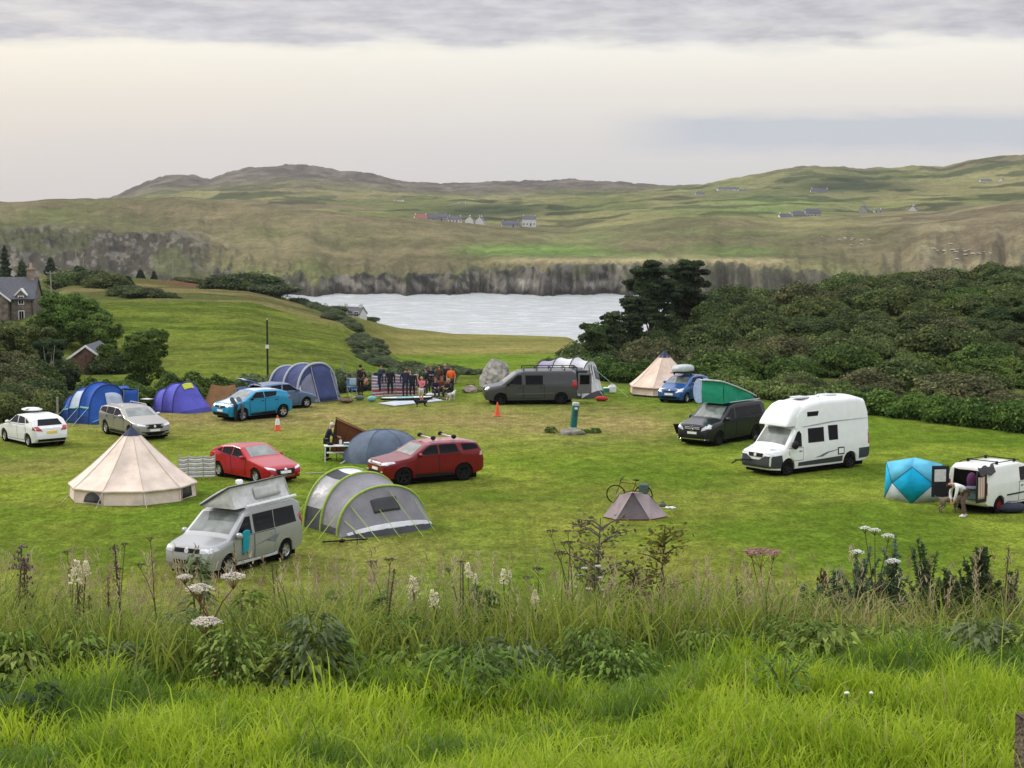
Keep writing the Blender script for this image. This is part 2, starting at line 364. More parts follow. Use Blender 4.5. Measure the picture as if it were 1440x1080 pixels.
# ================================================================ FAR COAST AND HILLS
HX = [-900, 0, 120, 250, 400, 500, 600, 700, 800, 900, 1000, 1100, 1200, 1300, 1440, 2300]
def HK(px, v): return np.interp(px, HX, v)
SKX = [-900, -200, 0, 160, 185, 215, 240, 275, 300, 325, 350, 375, 400, 425, 450, 475, 500, 520, 540, 560, 585, 620, 660, 700, 750, 800, 850, 880, 905, 935, 965, 1000, 1040, 1070, 1100, 1150, 1180, 1210, 1250, 1290, 1320, 1350, 1380, 1440, 1700, 2300]
SKY = [300, 292, 290, 281, 271, 257, 250, 250, 254, 246, 240, 238, 236.5, 236.5, 238, 242, 244.5, 248, 253, 257.5, 261, 261.5, 260, 258.5, 258.5, 258, 258, 260, 263, 263.5, 262, 258, 251, 246, 240, 235.5, 236, 241, 237, 236, 237, 230, 223, 217, 214, 240]
def hills_z(X, D):
    px = 720+F*X/D*cp   # near enough for land close to eye level
    rav = fbm(px/34, D/240, 3, 51)-.5; rv2 = fbm(px/9, D/30, 4, 52)-.5
    o = np.ones_like(px)
    dsh = 905+rav*70+rv2*20
    D2 = np.interp(px, [-900, 200, 300, 420, 800, 1000, 2300], [1040, 1040, 975, 922, 918, 922, 922])+rav*72+rv2*12
    y2 = HK(px, [318, 322, 326, 337, 378, 384, 381, 376, 372, 371, 371, 377, 385, 388, 388, 380])
    D3 = D2+95; y3 = HK(px, [296, 298, 302, 318, 345, 352, 352, 354, 357, 357, 355, 352, 350, 330, 318, 300])
    D4 = 1255*o; y4 = HK(px, [284, 284, 279, 277, 293, 302, 308, 322, 330, 318, 305, 312, 308, 303, 281, 255])
    D5 = 1420*o; y5 = HK(px, [300, 298, 292, 296, 305, 308, 309, 312, 313, 300, 296, 295, 299, 294, 283, 262])
    D6 = 1950*o; y6 = HK(px, [296, 292, 287, 284, 282, 283, 287, 289, 284, 279, 273, 269, 266, 262, 250, 245])
    D7 = np.interp(px, [-900, 850, 1020, 2300], [3500, 3400, 2500, 2500]); y7 = np.interp(px, SKX, SKY)
    Ds = [870*o, dsh-6, dsh+4, D2, D3, D4, D5, D6, D7, D7*1.25, D7*1.9]
    z2 = zat(y2, D2)
    Zs = [-46*o, -36*o, -30*o, z2, zat(y3, D3), zat(y4, D4), zat(y5, D5), zat(y6, D6), zat(y7, D7), zat(y7, D7)-30, -60*o]
    z = pchip(Ds, Zs, D)
    cl = sst(0, 25, D-dsh)*(1-sst(0, 40, D-D2))
    z = z+cl*(rav*6+rv2*9)
    up = sst(960, 1100, D)
    z = z+up*((fbm(X/120, D/150, 5, 61)-.5)*D*.0045+(fbm(X/26, D/40, 4, 62)-.5)*D*.0030)
    rid = sst(2300, 2900, D)*(1-sst(1.0, 1.2, D/D7))
    z = z+rid*(fbm(X/60, D/90, 4, 65)-.5)*9
    return z, cl, px
def build_hills():
    ys = np.concatenate([np.linspace(872, 895, 5), np.linspace(896, 948, 110), np.linspace(949, 1100, 90), 1100*(6500/1100)**np.linspace(.006, 1, 260)])
    pxs = np.concatenate([np.linspace(-760, -60, 120, endpoint=False), np.linspace(-60, 1500, 900), np.linspace(1505, 2260, 110)])
    D = np.repeat(ys[:, None], len(pxs), 1); X = (pxs[None]-720)/F*D
    Z, cl, px = hills_z(X, D)
    _, py = proj(X, D, Z)
    dz = np.abs(np.gradient(Z, axis=0)/np.gradient(D, axis=0))
    n1_ = fbm(X/90, D/110, 5, 71); n2_ = fbm(X/24, D/40, 4, 72); n3 = fbm(X/240, D/260, 4, 73)
    c = lerp(np.array([.135, .155, .045]), (.215, .205, .075), sst(.35, .65, n1_))
    heath = lerp(np.array([.105, .085, .055]), (.175, .125, .085), sst(.3, .7, n2_))
    hm = sst(.46, .6, n3+.12*(n2_-.5))
    leftland = (1-sst(330, 620, px))*sst(1010, 1120, D)*(1-sst(1330, 1380, D))
    c = lerp(c, heath, np.clip(hm*.6*(1-leftland)+leftland*sst(.35, .6, n1_+.1)*.6, 0, 1))
    # far mountains: heather and grey scree
    mt = sst(2200, 2700, D)*(1-sst(880, 1000, px))
    c = lerp(c, lerp(np.array([.085, .07, .065]), (.155, .13, .115), sst(.35, .7, n2_)), mt*.9)
    # improved grass of the crofts
    gs = np.exp(-((py-(352+.006*(px-700)))/9)**2)*sst(600, 700, px)*(1-sst(1060, 1160, px))
    gs = gs+np.exp(-((py-331)/10)**2-((px-950)/170)**2)*.5+np.exp(-((py-283)/12)**2-((px-1080)/110)**2)*.6+np.exp(-((py-298)/6)**2-((px-1050)/150)**2)*.5
    c = lerp(c, lerp(np.array([.105, .20, .035]), (.17, .26, .05), n2_), np.clip(gs*1.1, 0, 1)*sst(.2, .5, n1_))
    ts = np.exp(-((py-(367+.002*(px-900)))/4.0)**2)*sst(660, 760, px)*(1-sst(1080, 1130, px))
    c = lerp(c, (.34, .28, .14), np.clip(ts, 0, 1)*.8)
    # brown rocky flank on the right
    fl = sst(1180, 1330, px+40*(n2_-.5))*(1-sst(1290, 1380, D))
    c = lerp(c, lerp(np.array([.15, .115, .07]), (.25, .215, .12), sst(.3, .7, n2_)), fl*.8)
    # dark scrub and plantations
    sc = sst(.56, .60, fbm(X/55, D/60, 3, 81))*sst(1200, 1350, D)*(1-mt)
    sc = np.clip(sc*.7+np.exp(-((py-296)/9)**2-((px-690)/85)**2)*1.2*sst(1150, 1220, D)+np.exp(-((py-262)/9)**2-((px-1190)/90)**2)*1.2*sst(1200, 1300, D), 0, 1)
    c = lerp(c, lerp(np.array([.022, .038, .022]), (.05, .07, .034), n2_), sc*.92)
    # rock where it is steep
    rock = lerp(np.array([.055, .052, .048]), (.20, .182, .16), sst(.40, .66, fbm(px/8+Z/5+3*n2_, Z/3.2-px/30, 5, 91)))
    rock = lerp(rock, (.10, .115, .05), sst(.48, .60, fbm(px/24, Z/5+px/60, 4, 92))*.85*sst(-30, -20, Z))
    st = sst(.34, .44, dz+.3*(n2_-.5))*(1-sst(1060, 1300, D))
    rock = lerp(rock, lerp(np.array([.085, .08, .055]), (.13, .125, .085), n2_), sst(870, 960, px)*.8)
    c = lerp(c, rock, np.clip(st, 0, 1))
    lr = (1-sst(240, 360, px+30*(n2_-.5)))*(1-sst(1035, 1100, D+40*(n2_-.5)))
    rk2 = lerp(np.array([.055, .050, .045]), (.145, .135, .125), sst(.54, .64, fbm(px/8, Z/2.2, 5, 95))); rk2 = lerp(rk2, (.085, .095, .04), sst(.5, .58, fbm(px/40, Z/9, 5, 96))*.85)
    c = lerp(c, rk2, lr*.9)
    # wet dark foot and a little pale shingle
    c = lerp(c, (.035, .033, .03), (1-sst(-32.5, -30.0, Z+1.2*(n2_-.5)))*.85)
    c = lerp(c, (.40, .37, .34), np.clip(np.exp(-((px-740)/32)**2-((Z+27.5)/2.0)**2)+np.exp(-((px-842)/30)**2-((Z+28)/1.2)**2), 0, 1)*.75)
    c = c*.74*.90+c.mean(-1, keepdims=True)*np.array([.26, .25, .245])*.90
    V = np.stack([X, D, Z], -1).reshape(-1, 3)
    m = landmat('hill_cover', [(.012, .16, (1, 1, 1)), (.04, .18, (1, .6, 1)), (.13, .2, (1, .6, 1)), (.5, .26, (1, 1, 1))], bump=.8, bdist=2.0, bscale=(.12, .5))
    h = np_mesh('hills', V, grid_faces(*X.shape), m, c.reshape(-1, 3), smooth=True)
    tag(h, kind='structure')
    return h
build_hills()
# ================================================================ SEA
def build_sea():
    me = MB(); me.add([(-26000, 420, -33), (26000, 420, -33), (26000, 45000, -33), (-26000, 45000, -33)], [(0, 1, 2, 3)])
    m = bpy.data.materials.new('sea_water'); m.use_nodes = True; t = m.node_tree; b = t.nodes['Principled BSDF']
    g = N(t, 'ShaderNodeNewGeometry')
    mp = N(t, 'ShaderNodeMapping'); mp.inputs['Scale'].default_value = (.5, 1, 1); t.links.new(g.outputs['Position'], mp.inputs[0])
    n = N(t, 'ShaderNodeTexNoise'); n.inputs['Scale'].default_value = .35; n.inputs['Detail'].default_value = 9; n.inputs['Roughness'].default_value = .7; t.links.new(mp.outputs[0], n.inputs['Vector'])
    fm = N(t, 'ShaderNodeTexNoise'); fm.inputs['Scale'].default_value = .22; fm.inputs['Detail'].default_value = 8; fm.inputs['Roughness'].default_value = .75; t.links.new(mp.outputs[0], fm.inputs['Vector'])
    t.links.new(ramp(t, fm.outputs[0], [(.4, (.34, .37, .38)), (.56, (.44, .47, .48)), (.66, (.70, .72, .72))]), b.inputs['Base Color'])  # pale base and whiter flecks paint the water's sparkle into its colour
    b.inputs['Roughness'].default_value = .22; b.inputs['IOR'].default_value = 1.33
    bp = N(t, 'ShaderNodeBump'); bp.inputs['Strength'].default_value = .5; bp.inputs['Distance'].default_value = 1.6
    t.links.new(n.outputs[0], bp.inputs['Height']); t.links.new(bp.outputs[0], b.inputs['Normal'])
    o = me.build('sea', m, smooth=False); tag(o, kind='structure')
build_sea()
# ================================================================ VEHICLES
def paint(name, col, metal=.0, rough=.32): return mat('paint_'+name, col, rough, metal, .04, 3, coat=.45, spec=.3)
GLASS = mat('tinted_glass', (.004, .005, .007), .05, 0, .3, 2, spec=.16)
SCREEN = mat('windscreen_painted_sky', (.15, .17, .16), .08, 0, .5, 2.2, spec=.5, coat=.6)  # SCREEN: pale blotchy base colour paints the sky's reflection on the windscreens
RUB = mat('tyre_rubber', (.008, .008, .008), .9, spec=.1); BLK = mat('black_plastic', (.010, .010, .011), .6, spec=.2); DRK = mat('recess_shade', (.003, .003, .003), .95, spec=.05)  # DRK: near-black that paints the shade of vehicle openings and undersides
CHR = mat('chrome', (.7, .7, .72), .18, 1); ALU = mat('alloy', (.48, .48, .5), .35, .8); DALU = mat('dark_alloy', (.016, .016, .018), .4, .5)
LENS = mat('headlamp_lens', (.62, .65, .68), .08, .3, .2, 12, coat=1); REDL = mat('red_lens', (.35, .012, .015), .15, 0, coat=1)
PLW = mat('plate_white', (.75, .75, .72), .4); PLY = mat('plate_yellow', (.72, .50, .05), .4)
def wheel(parent, x, y, r, w, rimmat, side, spokes=5):
    mb = MB(); mb.lathe([(r*.62, -w/2), (r*.9, -w/2), (r, -w/2+.03), (r, w/2-.03), (r*.9, w/2), (r*.62, w/2)], 24, 'y', (0, 0, 0), cap=False)
    mb.lathe([(r*.62, -w/2), (r*.62, w/2)], 24, 'y', cap=False)
    e = bpy.data.objects.new('wheel', None); C.objects.link(e); e.parent = parent; e.location = (x, y, r); e.empty_display_size = .2
    # wheel = tyre mesh with the rim as its own piece
    mb.build('tyre', RUB, e)
    rb = MB(); yo = side*(w/2-.02)
    rb.lathe([(r*.62, yo-side*.0), (r*.57, yo-side*.02), (r*.55, yo-side*.09), (.02, yo-side*.09)], 24, 'y', cap=False)
    for k in range(spokes):
        a = 2*PI*k/spokes+.3; ca, sa = math.cos(a), math.sin(a); hw = .045*r/.33
        p = [(ca*.06*r-sa*hw*q, yo-side*(.03), sa*.06*r+ca*hw*q) for q in (-1, 1)]+[(ca*.58*r-sa*hw*q*.7, yo-side*.01, sa*.58*r+ca*hw*q*.7) for q in (1, -1)]
        b2 = [(u[0], u[1]-side*.05, u[2]) for u in p]
        rb.add(p+b2, [(0, 1, 2, 3), (7, 6, 5, 4), (0, 4, 5, 1), (1, 5, 6, 2), (2, 6, 7, 3), (3, 7, 4, 0)])
    rb.lathe([(.13*r, yo-side*.06), (.15*r, yo-side*.01), (.0, yo)], 12, 'y', cap=False)
    rb.build('rim', rimmat, e)
    db = MB(); db.lathe([(r*.56, yo-side*.10), (.01, yo-side*.10)], 20, 'y', cap=False); db.build('brake_disc', DRK, e)
    return e
class Car:
    def __init__(s, name, label, Lg, Wd, top, bot, belt, wh, r, body, tum=.28, rc=.10, nose=.16, tail=.10, crown=.035, group='vehicles parked on the camping field', cat='car'):
        s.L, s.W, s.wh, s.r, s.body = Lg, Wd, wh, r, body; s.top, s.bot, s.belt, s.tum = top, bot, belt, tum
        s.t = thing(name, label, cat, group=group)
        st = set(np.round(np.linspace(0, Lg, int(Lg/.11)), 3)) | {round(p[0], 3) for p in top} | {round(p[0], 3) for p in bot} | {.015, .05, Lg-.015, Lg-.05}
        for w in wh: st |= {round(w+d, 3) for d in np.linspace(-(r+.06), r+.06, 13)}
        st = sorted(q for q in st if 0 <= q <= Lg); st = [q for i, q in enumerate(st) if i == 0 or q-st[i-1] > .008]
        I = lambda tb, q: float(np.interp(q, [p[0] for p in tb], [p[1] for p in tb]))
        vs = []; nr = None; ra = r+.055
        for q in st:
            T, B = I(top, q), I(bot, q); pl = 1-nose*max(0, 1-q/.75)**2.4-tail*max(0, 1-(Lg-q)/.5)**2.4
            Wh = Wd/2*pl; be = min(I(belt, q), T-.05); ring = [(0, B), (Wh*.80, B)]
            zc = [B+.02, B+(be-B)*.15, B+(be-B)*.32, B+(be-B)*.5, B+(be-B)*.68, B+(be-B)*.84, be]
            for z in zc:
                f = .945+.055*min(1, max(0, (z-B)/.35)) - .03*max(0, (z-(B+(be-B)*.55))/max(be-B, .01)); ring.append((Wh*f, z))
            wb = ring[-1][0]; rr = min(rc, (T-be)*.8); zt = T-crown-rr
            if zt < be: zt = be+.005; rr = max(.01, T-crown-zt)
            for k in (.33, .66, 1): z = be+(zt-be)*k; ring.append((wb-tum*(z-be)-.012*min(1, (z-be)/.03), z))
            w2 = ring[-1][0]
            for k in (30, 60, 90): a = R_(k); ring.append((w2-rr*(1-math.cos(a)), zt+rr*math.sin(a)))
            w3 = ring[-1][0]; z3 = ring[-1][1]
            for k in (.82, .6, .3, 0): ring.append((w3*k, z3+(T-z3)*(1-k*k)))
            za = 0
            for w in wh:
                d = abs(q-w)
                if d < ra: za = max(za, r+math.sqrt(ra*ra-d*d)*.98)
            ring = [(y, max(z, min(za, be-.03))) for y, z in ring]
            nr = len(ring)
            for y, z in ring: vs.append((Lg/2-q, y, z))
        n = len(st); mb = MB()
        fs = [(i*nr+j, i*nr+j+1, (i+1)*nr+j+1, (i+1)*nr+j) for i in range(n-1) for j in range(nr-1)]
        mb.add(vs, fs); mb.add([(x, -y, z) for x, y, z in vs], [f[::-1] for f in fs])
        for o_ in (0, (n-1)*nr):
            mb.add([vs[o_+k] for k in range(nr)]+[(v[0], -v[1], v[2]) for v in (vs[o_+k] for k in range(nr-2, 0, -1))], [tuple(range(2*nr-2))])
        o = mb.build('body', body, s.t, ang=32); s.bodyo = o
        me = o.data; s.bvh = BVHTree.FromPolygons([v.co for v in me.vertices], [tuple(p.vertices) for p in me.polygons])
        ub = MB(); ub.box(-Lg/2+.35, Lg/2-.35, -Wd/2+.12, Wd/2-.12, .11, r*2+.08); ub.build('underbody_shade_box', DRK, s.t)  # near-black box, set low to deepen the shade under the vehicle
    def wheels(s, rim=ALU, w=.21, spokes=5):
        for q in s.wh:
            for sd_ in (1, -1): wheel(s.t, s.L/2-q, sd_*(s.W/2-w/2-.012), s.r, w, rim, sd_, spokes)
    def patch(s, name, pts, view, m, off=.006, parent=None, step=.12, thick=.02):
        """panel laid on the body: pts are (s,z) for L/R, (y,z) for F/B, (s,y) for T"""
        P = []
        for i in range(len(pts)):
            a, b = Vector(pts[i]), Vector(pts[(i+1) % len(pts)]); k = max(1, int((b-a).length/step)); P += [a+(b-a)*j/k for j in range(k)]
        c = sum(P, Vector((0, 0)))/len(P)
        rings = [1, .8, .55, .28]; vs = []
        def hit(p):
            if view in 'LR': sg = 1 if view == 'L' else -1; o_ = Vector((s.L/2-p[0], 3*sg, p[1])); d = Vector((0, -sg, 0))
            elif view == 'F': o_ = Vector((s.L/2+2, p[0], p[1])); d = Vector((-1, 0, 0))
            elif view == 'B': o_ = Vector((-s.L/2-2, p[0], p[1])); d = Vector((1, 0, 0))
            else: o_ = Vector((s.L/2-p[0], p[1], 5)); d = Vector((0, 0, -1))
            h, nn, _, _ = s.bvh.ray_cast(o_, d)
            if h is None: h, nn, _, _ = s.bvh.find_nearest(o_+d*2)
            if nn.dot(d) > 0: nn = -nn
            return h+nn*off, nn
        for k in rings:
            for p in P: vs.append(hit(c+(p-c)*k))
        vs.append(hit(c)); m_ = len(P); V = [v[0] for v in vs]
        fs = [(r_*m_+i, r_*m_+(i+1) % m_, (r_+1)*m_+(i+1) % m_, (r_+1)*m_+i) for r_ in range(len(rings)-1) for i in range(m_)]
        fs += [((len(rings)-1)*m_+i, (len(rings)-1)*m_+(i+1) % m_, len(V)-1) for i in range(m_)]
        o0 = len(V); V += [vs[i][0]-vs[i][1]*(off+thick) for i in range(m_)]
        fs += [(i, o0+i, o0+(i+1) % m_, (i+1) % m_) for i in range(m_)]
        me = bpy.data.meshes.new(name); me.from_pydata(V, [], fs); me.polygons.foreach_set('use_smooth', np.ones(len(fs), bool)); me.set_sharp_from_angle(angle=R_(40)); me.materials.append(m)
        bm = bmesh.new(); bm.from_mesh(me); bmesh.ops.recalc_face_normals(bm, faces=bm.faces); bm.to_mesh(me); bm.free()
        o = bpy.data.objects.new(name, me); C.objects.link(o); o.parent = parent or s.t; return o
    def both(s, name, pts, m, **k): return [s.patch(name, pts, v, m, **k) for v in 'LR']
    def pair(s, name, pts, view, m, **k): return [s.patch(name, pts, view, m, **k), s.patch(name, [(-p[0], p[1]) for p in pts][::-1], view, m, **k)]
    def mirrors(s, q, z, m=None, big=1):
        for sd_ in (1, -1):
            mb = MB(); x = s.L/2-q; y = sd_*(s.W/2-.03)
            mb.ball((x, y+sd_*.11*big, z), (.08*big, .11*big, .085*big*big), 10, 6); mb.tube([(x, y-sd_*.05, z-.04), (x, y+sd_*.08*big, z-.02)], .025, 6); mb.build('door_mirror', m or s.body, s.t)
    def doors(s, lst, hz, m=None, hm=None):
        for d in lst:
            for v in 'LR':
                cc = (sum(p[0] for p in d)/len(d), sum(p[1] for p in d)/len(d)); s.patch('door_seam', [(p[0]+.022*(1 if p[0] > cc[0] else -1), p[1]+.020*(1 if p[1] > cc[1] else -1)) for p in d], v, BLK, off=.003, thick=.004)
                o = s.patch('door', d, v, m or s.body, off=.010, thick=.004)
                xs = [p[0] for p in d]; hx = max(xs)-.16; s.patch('handle', [(hx-.08, hz), (hx+.08, hz), (hx+.08, hz+.035), (hx-.08, hz+.035)], v, hm or BLK, off=.03, parent=o)
    def plate(s, view, z, m, y=0, h=.055): s.patch('number_plate', [(y-.26, z-h), (y+.26, z-h), (y+.26, z+h), (y-.26, z+h)], view, m, off=.02, thick=.02)
    def place(s, apx, apy, opx, which, near, toward, wb=None):
        """anchor = contact of the near wheel seen at (apx, apy) ('F' or 'R'); the other near wheel lies under column opx"""
        A = G(apx, apy); wb = wb or (s.wh[-1]-s.wh[0]); best = None
        for k in range(3600):
            th = k*2*PI/3600; d = Vector((math.cos(th), math.sin(th), 0)); sg = -1 if which == 'F' else 1
            B = A+d*wb*sg; px, _ = proj(B.x, B.y, 0)
            # heading d; near side must face the camera
            nl = Vector((-d.y, d.x, 0))*(1 if near == 'L' else -1)
            if nl.dot(-A.normalized()) < 0: continue
            tw = d.y < 0
            if tw != toward: continue
            e = abs(px-opx)
            if best is None or e < best[0]: best = (e, th)
        th = best[1]; s.err = best[0]; d = Vector((math.cos(th), math.sin(th), 0)); nl = Vector((-d.y, d.x, 0))*(1 if near == 'L' else -1)
        q = s.wh[0] if which == 'F' else s.wh[-1]
        c = A-d*(s.L/2-q)-nl*(s.W/2-.12)
        s.t.location = (c.x, c.y, zg(c.x, c.y)); s.t.rotation_euler = (0, 0, th); return s
    def at(s, px, py, deg): c = G(px, py); s.t.location = (c.x, c.y, zg(c.x, c.y)); s.t.rotation_euler = (0, 0, R_(deg)); return s
def rails(c, q0, q1, y, z, m=BLK, r=.018):
    for sd_ in (1, -1):
        mb = MB(); mb.tube([(c.L/2-q0, sd_*y, z-.05), (c.L/2-q0-.08, sd_*y, z), (c.L/2-q1+.08, sd_*y, z), (c.L/2-q1, sd_*y, z-.05)], r, 6); mb.build('roof_rail', m, c.t)
def bars(c, qs, hw, z, m=BLK, r=.022):
    for q in qs:
        mb = MB(); mb.tube([(c.L/2-q, -hw, z), (c.L/2-q, hw, z)], r, 6)
        for y in (-hw+.05, hw-.05): mb.box(c.L/2-q-.05, c.L/2-q+.05, y-.04, y+.04, z-.09, z+.03)
        mb.build('roof_bar', m, c.t, bev=.01)
def hatch(name, label, col, top, L_=4.3, W_=1.8, wh=(.9, 3.6), r=.315, belt=None, wins=(), ws=None, rw=None, **k):
    belt = belt or [(0, .62), (.9, .86), (1.5, .93), (L_-.6, 1.02), (L_, .95)]
    bot = k.pop('bot', [(0, .40), (.12, .22), (.5, .17), (L_-.5, .18), (L_-.12, .26), (L_, .42)])
    c = Car(name, label, L_, W_, top, bot, belt, wh, r, col, **k)
    for w in wins: c.both('side_window', w, GLASS)
    if ws: c.patch('windscreen', ws, 'T', SCREEN)
    if rw: c.patch('rear_window', rw, 'B', GLASS)
    return c
def sym(q0, w0, q1, w1): return [(q0, -w0), (q0, w0), (q1, w1), (q1, -w1)]
# ---- white hatchback, seen from behind (left edge)
c = hatch('hatchback_car', 'white hatchback seen from behind with a flat white load on its roof', paint('white', (.72, .73, .74)),
    [(0, .5), (.05, .66), (.25, .76), (1.1, .96), (1.25, 1.0), (2.05, 1.43), (2.6, 1.51), (3.4, 1.46), (3.9, 1.34), (4.2, 1.02), (4.32, .92), (4.4, .6)], 4.4, 1.81, (.93, 3.615),
    wins=([(1.55, 1.02), (2.45, 1.05), (2.4, 1.40), (2.1, 1.38)], [(2.52, 1.05), (3.3, 1.09), (3.12, 1.36), (2.5, 1.40)], [(3.38, 1.1), (3.72, 1.16), (3.3, 1.33), (3.24, 1.32)]),
    ws=sym(1.32, .66, 2.0, .55), rw=[(-.62, 1.03), (.62, 1.03), (.5, 1.3), (-.5, 1.3)], tail=.16)
c.pair('tail_light', [(.45, .78), (.84, .82), (.86, 1.0), (.62, 1.0)], 'B', REDL, off=.015); c.plate('B', .72, PLY); c.both('tail_light', [(4.1, .84), (4.33, .82), (4.34, .98), (4.16, .99)], REDL, off=.01)
c.patch('bumper', [(-.8, .3), (.8, .3), (.75, .42), (-.75, .42)], 'B', BLK, off=.015); c.patch('emblem', [(-.06, .9), (0, .85), (.06, .9), (0, .96)], 'B', CHR, off=.02)
c.doors([[(1.5, .3), (2.46, .3), (2.46, .98), (1.45, .95)], [(2.5, .3), (3.2, .32), (3.42, .7), (3.35, 1.02), (2.5, .99)]], .88, hm=paint('white', (.72, .73, .74))); c.mirrors(1.55, 1.04); c.wheels(ALU); c.pair('headlight', [(.55, .66), (.8, .7), (.8, .8), (.6, .74)], 'F', LENS)
c.place(42, 629, 9, 'R', 'L', False)
rl = thing('roof_load', 'flat white bundle strapped on top of the white hatchback', 'roof load', c.t.location+Vector((0, 0, 1.5)), c.t.rotation_euler.z)
mb = MB(); mb.ball((.0, 0, .12), (.62, .48, .085), 16, 8); mb.build('cover', mat('load_white', (.62, .62, .6), .6), rl); mb = MB()
for x in (-.3, .3): mb.tube([(x, -.5, .02), (x, -.4, .17), (x, .4, .17), (x, .5, .02)], .02, 5)
mb.build('strap', BLK, rl)
# ---- silver-brown estate
TAUPE = paint('taupe', (.34, .325, .30), .5, .3)
c = hatch('estate_car', 'silver-brown estate car facing right in front of the blue tunnel tent', TAUPE,
    [(0, .5), (.03, .74), (.12, .84), (1.35, 1.02), (1.45, 1.05), (2.2, 1.44), (2.9, 1.5), (4.0, 1.47), (4.5, 1.38), (4.68, 1.05), (4.74, .9), (4.78, .55)], 4.78, 1.88, (.93, 3.80), r=.35,
    belt=[(0, .7), (1, .92), (1.6, 1.0), (4.1, 1.06), (4.78, 1.0)],
    wins=([(1.75, 1.05), (2.75, 1.06), (2.7, 1.40), (2.28, 1.38)], [(2.82, 1.06), (3.65, 1.08), (3.6, 1.40), (2.8, 1.40)], [(3.72, 1.09), (4.45, 1.14), (4.28, 1.34), (3.7, 1.39)]),
    ws=sym(1.52, .72, 2.15, .58), rw=[(-.6, 1.08), (.6, 1.08), (.5, 1.34), (-.5, 1.34)])
c.pair('headlight', [(.48, .68), (.84, .74), (.82, .82), (.5, .76)], 'F', LENS, off=.015); c.patch('grille', [(-.42, .58), (.42, .58), (.46, .78), (-.46, .78)], 'F', BLK, off=.012); c.patch('emblem', [(-.07, .68), (0, .61), (.07, .68), (0, .75)], 'F', CHR, off=.03)
c.patch('bumper', [(-.8, .26), (.8, .26), (.84, .48), (.45, .44), (-.45, .44), (-.84, .48)], 'F', BLK, off=.012); c.pair('skid_plate', [(.35, .28), (.75, .36), (.8, .44), (.45, .34)], 'F', ALU, off=.03); c.plate('F', .50, PLW)
c.both('sill', [(1.4, .22), (3.4, .22), (3.4, .34), (1.4, .34)], BLK); c.doors([[(1.65, .36), (2.76, .36), (2.76, 1.01), (1.6, .98)], [(2.8, .36), (3.45, .4), (3.7, .8), (3.66, 1.02), (2.8, 1.01)]], .92)
c.both('door_trim', [(1.5, .42), (3.4, .42), (3.4, .46), (1.5, .46)], CHR, off=.02); c.mirrors(1.8, 1.08, m=ALU); c.wheels(ALU); rails(c, 2.3, 4.2, .62, 1.53, CHR); c.pair('tail_light', [(.7, .9), (.9, .9), (.8, 1.3), (.7, 1.3)], 'B', REDL)
c.place(151, 610.5, 185, 'R', 'R', True)
# ---- turquoise crossover with white roof
TURQ = paint('turquoise', (.01, .25, .46), .1); WROOF = paint('pale_roof', (.62, .68, .72))
c = hatch('crossover_car', 'turquoise crossover car with white roof facing left beside the traffic cone', TURQ,
    [(0, .5), (.03, .8), (.12, .93), (.85, 1.06), (1.0, 1.1), (1.75, 1.52), (2.3, 1.57), (3.3, 1.53), (3.75, 1.42), (4.0, 1.1), (4.07, .95), (4.12, .5)], 4.12, 1.78, (.85, 3.455), r=.345,
    belt=[(0, .75), (.8, .98), (1.4, 1.08), (3.2, 1.2), (4.12, 1.1)], bot=[(0, .45), (.12, .25), (.5, .22), (3.6, .24), (4.0, .32), (4.12, .45)],
    wins=([(1.35, 1.13), (2.25, 1.15), (2.2, 1.46), (1.78, 1.45)], [(2.32, 1.15), (3.0, 1.22), (3.1, 1.44), (2.28, 1.46)]),
    ws=sym(1.08, .68, 1.7, .56), rw=[(-.6, 1.16), (.6, 1.16), (.5, 1.4), (-.5, 1.4)], tum=.30)
c.patch('roof', sym(1.85, .52, 3.6, .52), 'T', WROOF, off=.01); c.patch('bonnet', sym(.25, .5, .98, .62), 'T', WROOF, off=.006)
c.both('sill', [(1.25, .26), (3.0, .26), (3.0, .42), (1.25, .36)], BLK); c.doors([[(1.35, .42), (2.28, .42), (2.28, 1.1), (1.3, 1.06)], [(2.32, .42), (2.95, .46), (3.1, .8), (3.15, 1.14), (2.32, 1.1)]], .98)
c.pair('headlight', [(.5, .74), (.82, .8), (.8, .94), (.52, .86)], 'F', LENS, off=.015); c.patch('grille', [(-.5, .72), (.5, .72), (.5, .82), (-.5, .82)], 'F', BLK, off=.012); c.patch('bumper', [(-.75, .28), (.75, .28), (.7, .46), (-.7, .46)], 'F', BLK, off=.014)
c.patch('emblem', [(-.07, .77), (0, .66), (.07, .77), (0, .88)], 'F', CHR, off=.03); c.plate('F', .56, PLW); c.mirrors(1.4, 1.15, m=BLK); c.wheels(ALU, spokes=5)
c.pair('tail_light', [(.5, .95), (.86, 1.0), (.84, 1.15), (.6, 1.12)], 'B', REDL); c.both('tail_light', [(3.75, 1.0), (4.03, .98), (3.98, 1.12), (3.85, 1.12)], REDL)
c.place(397, 587.5, 340, 'R', 'L', True); CAPT = c
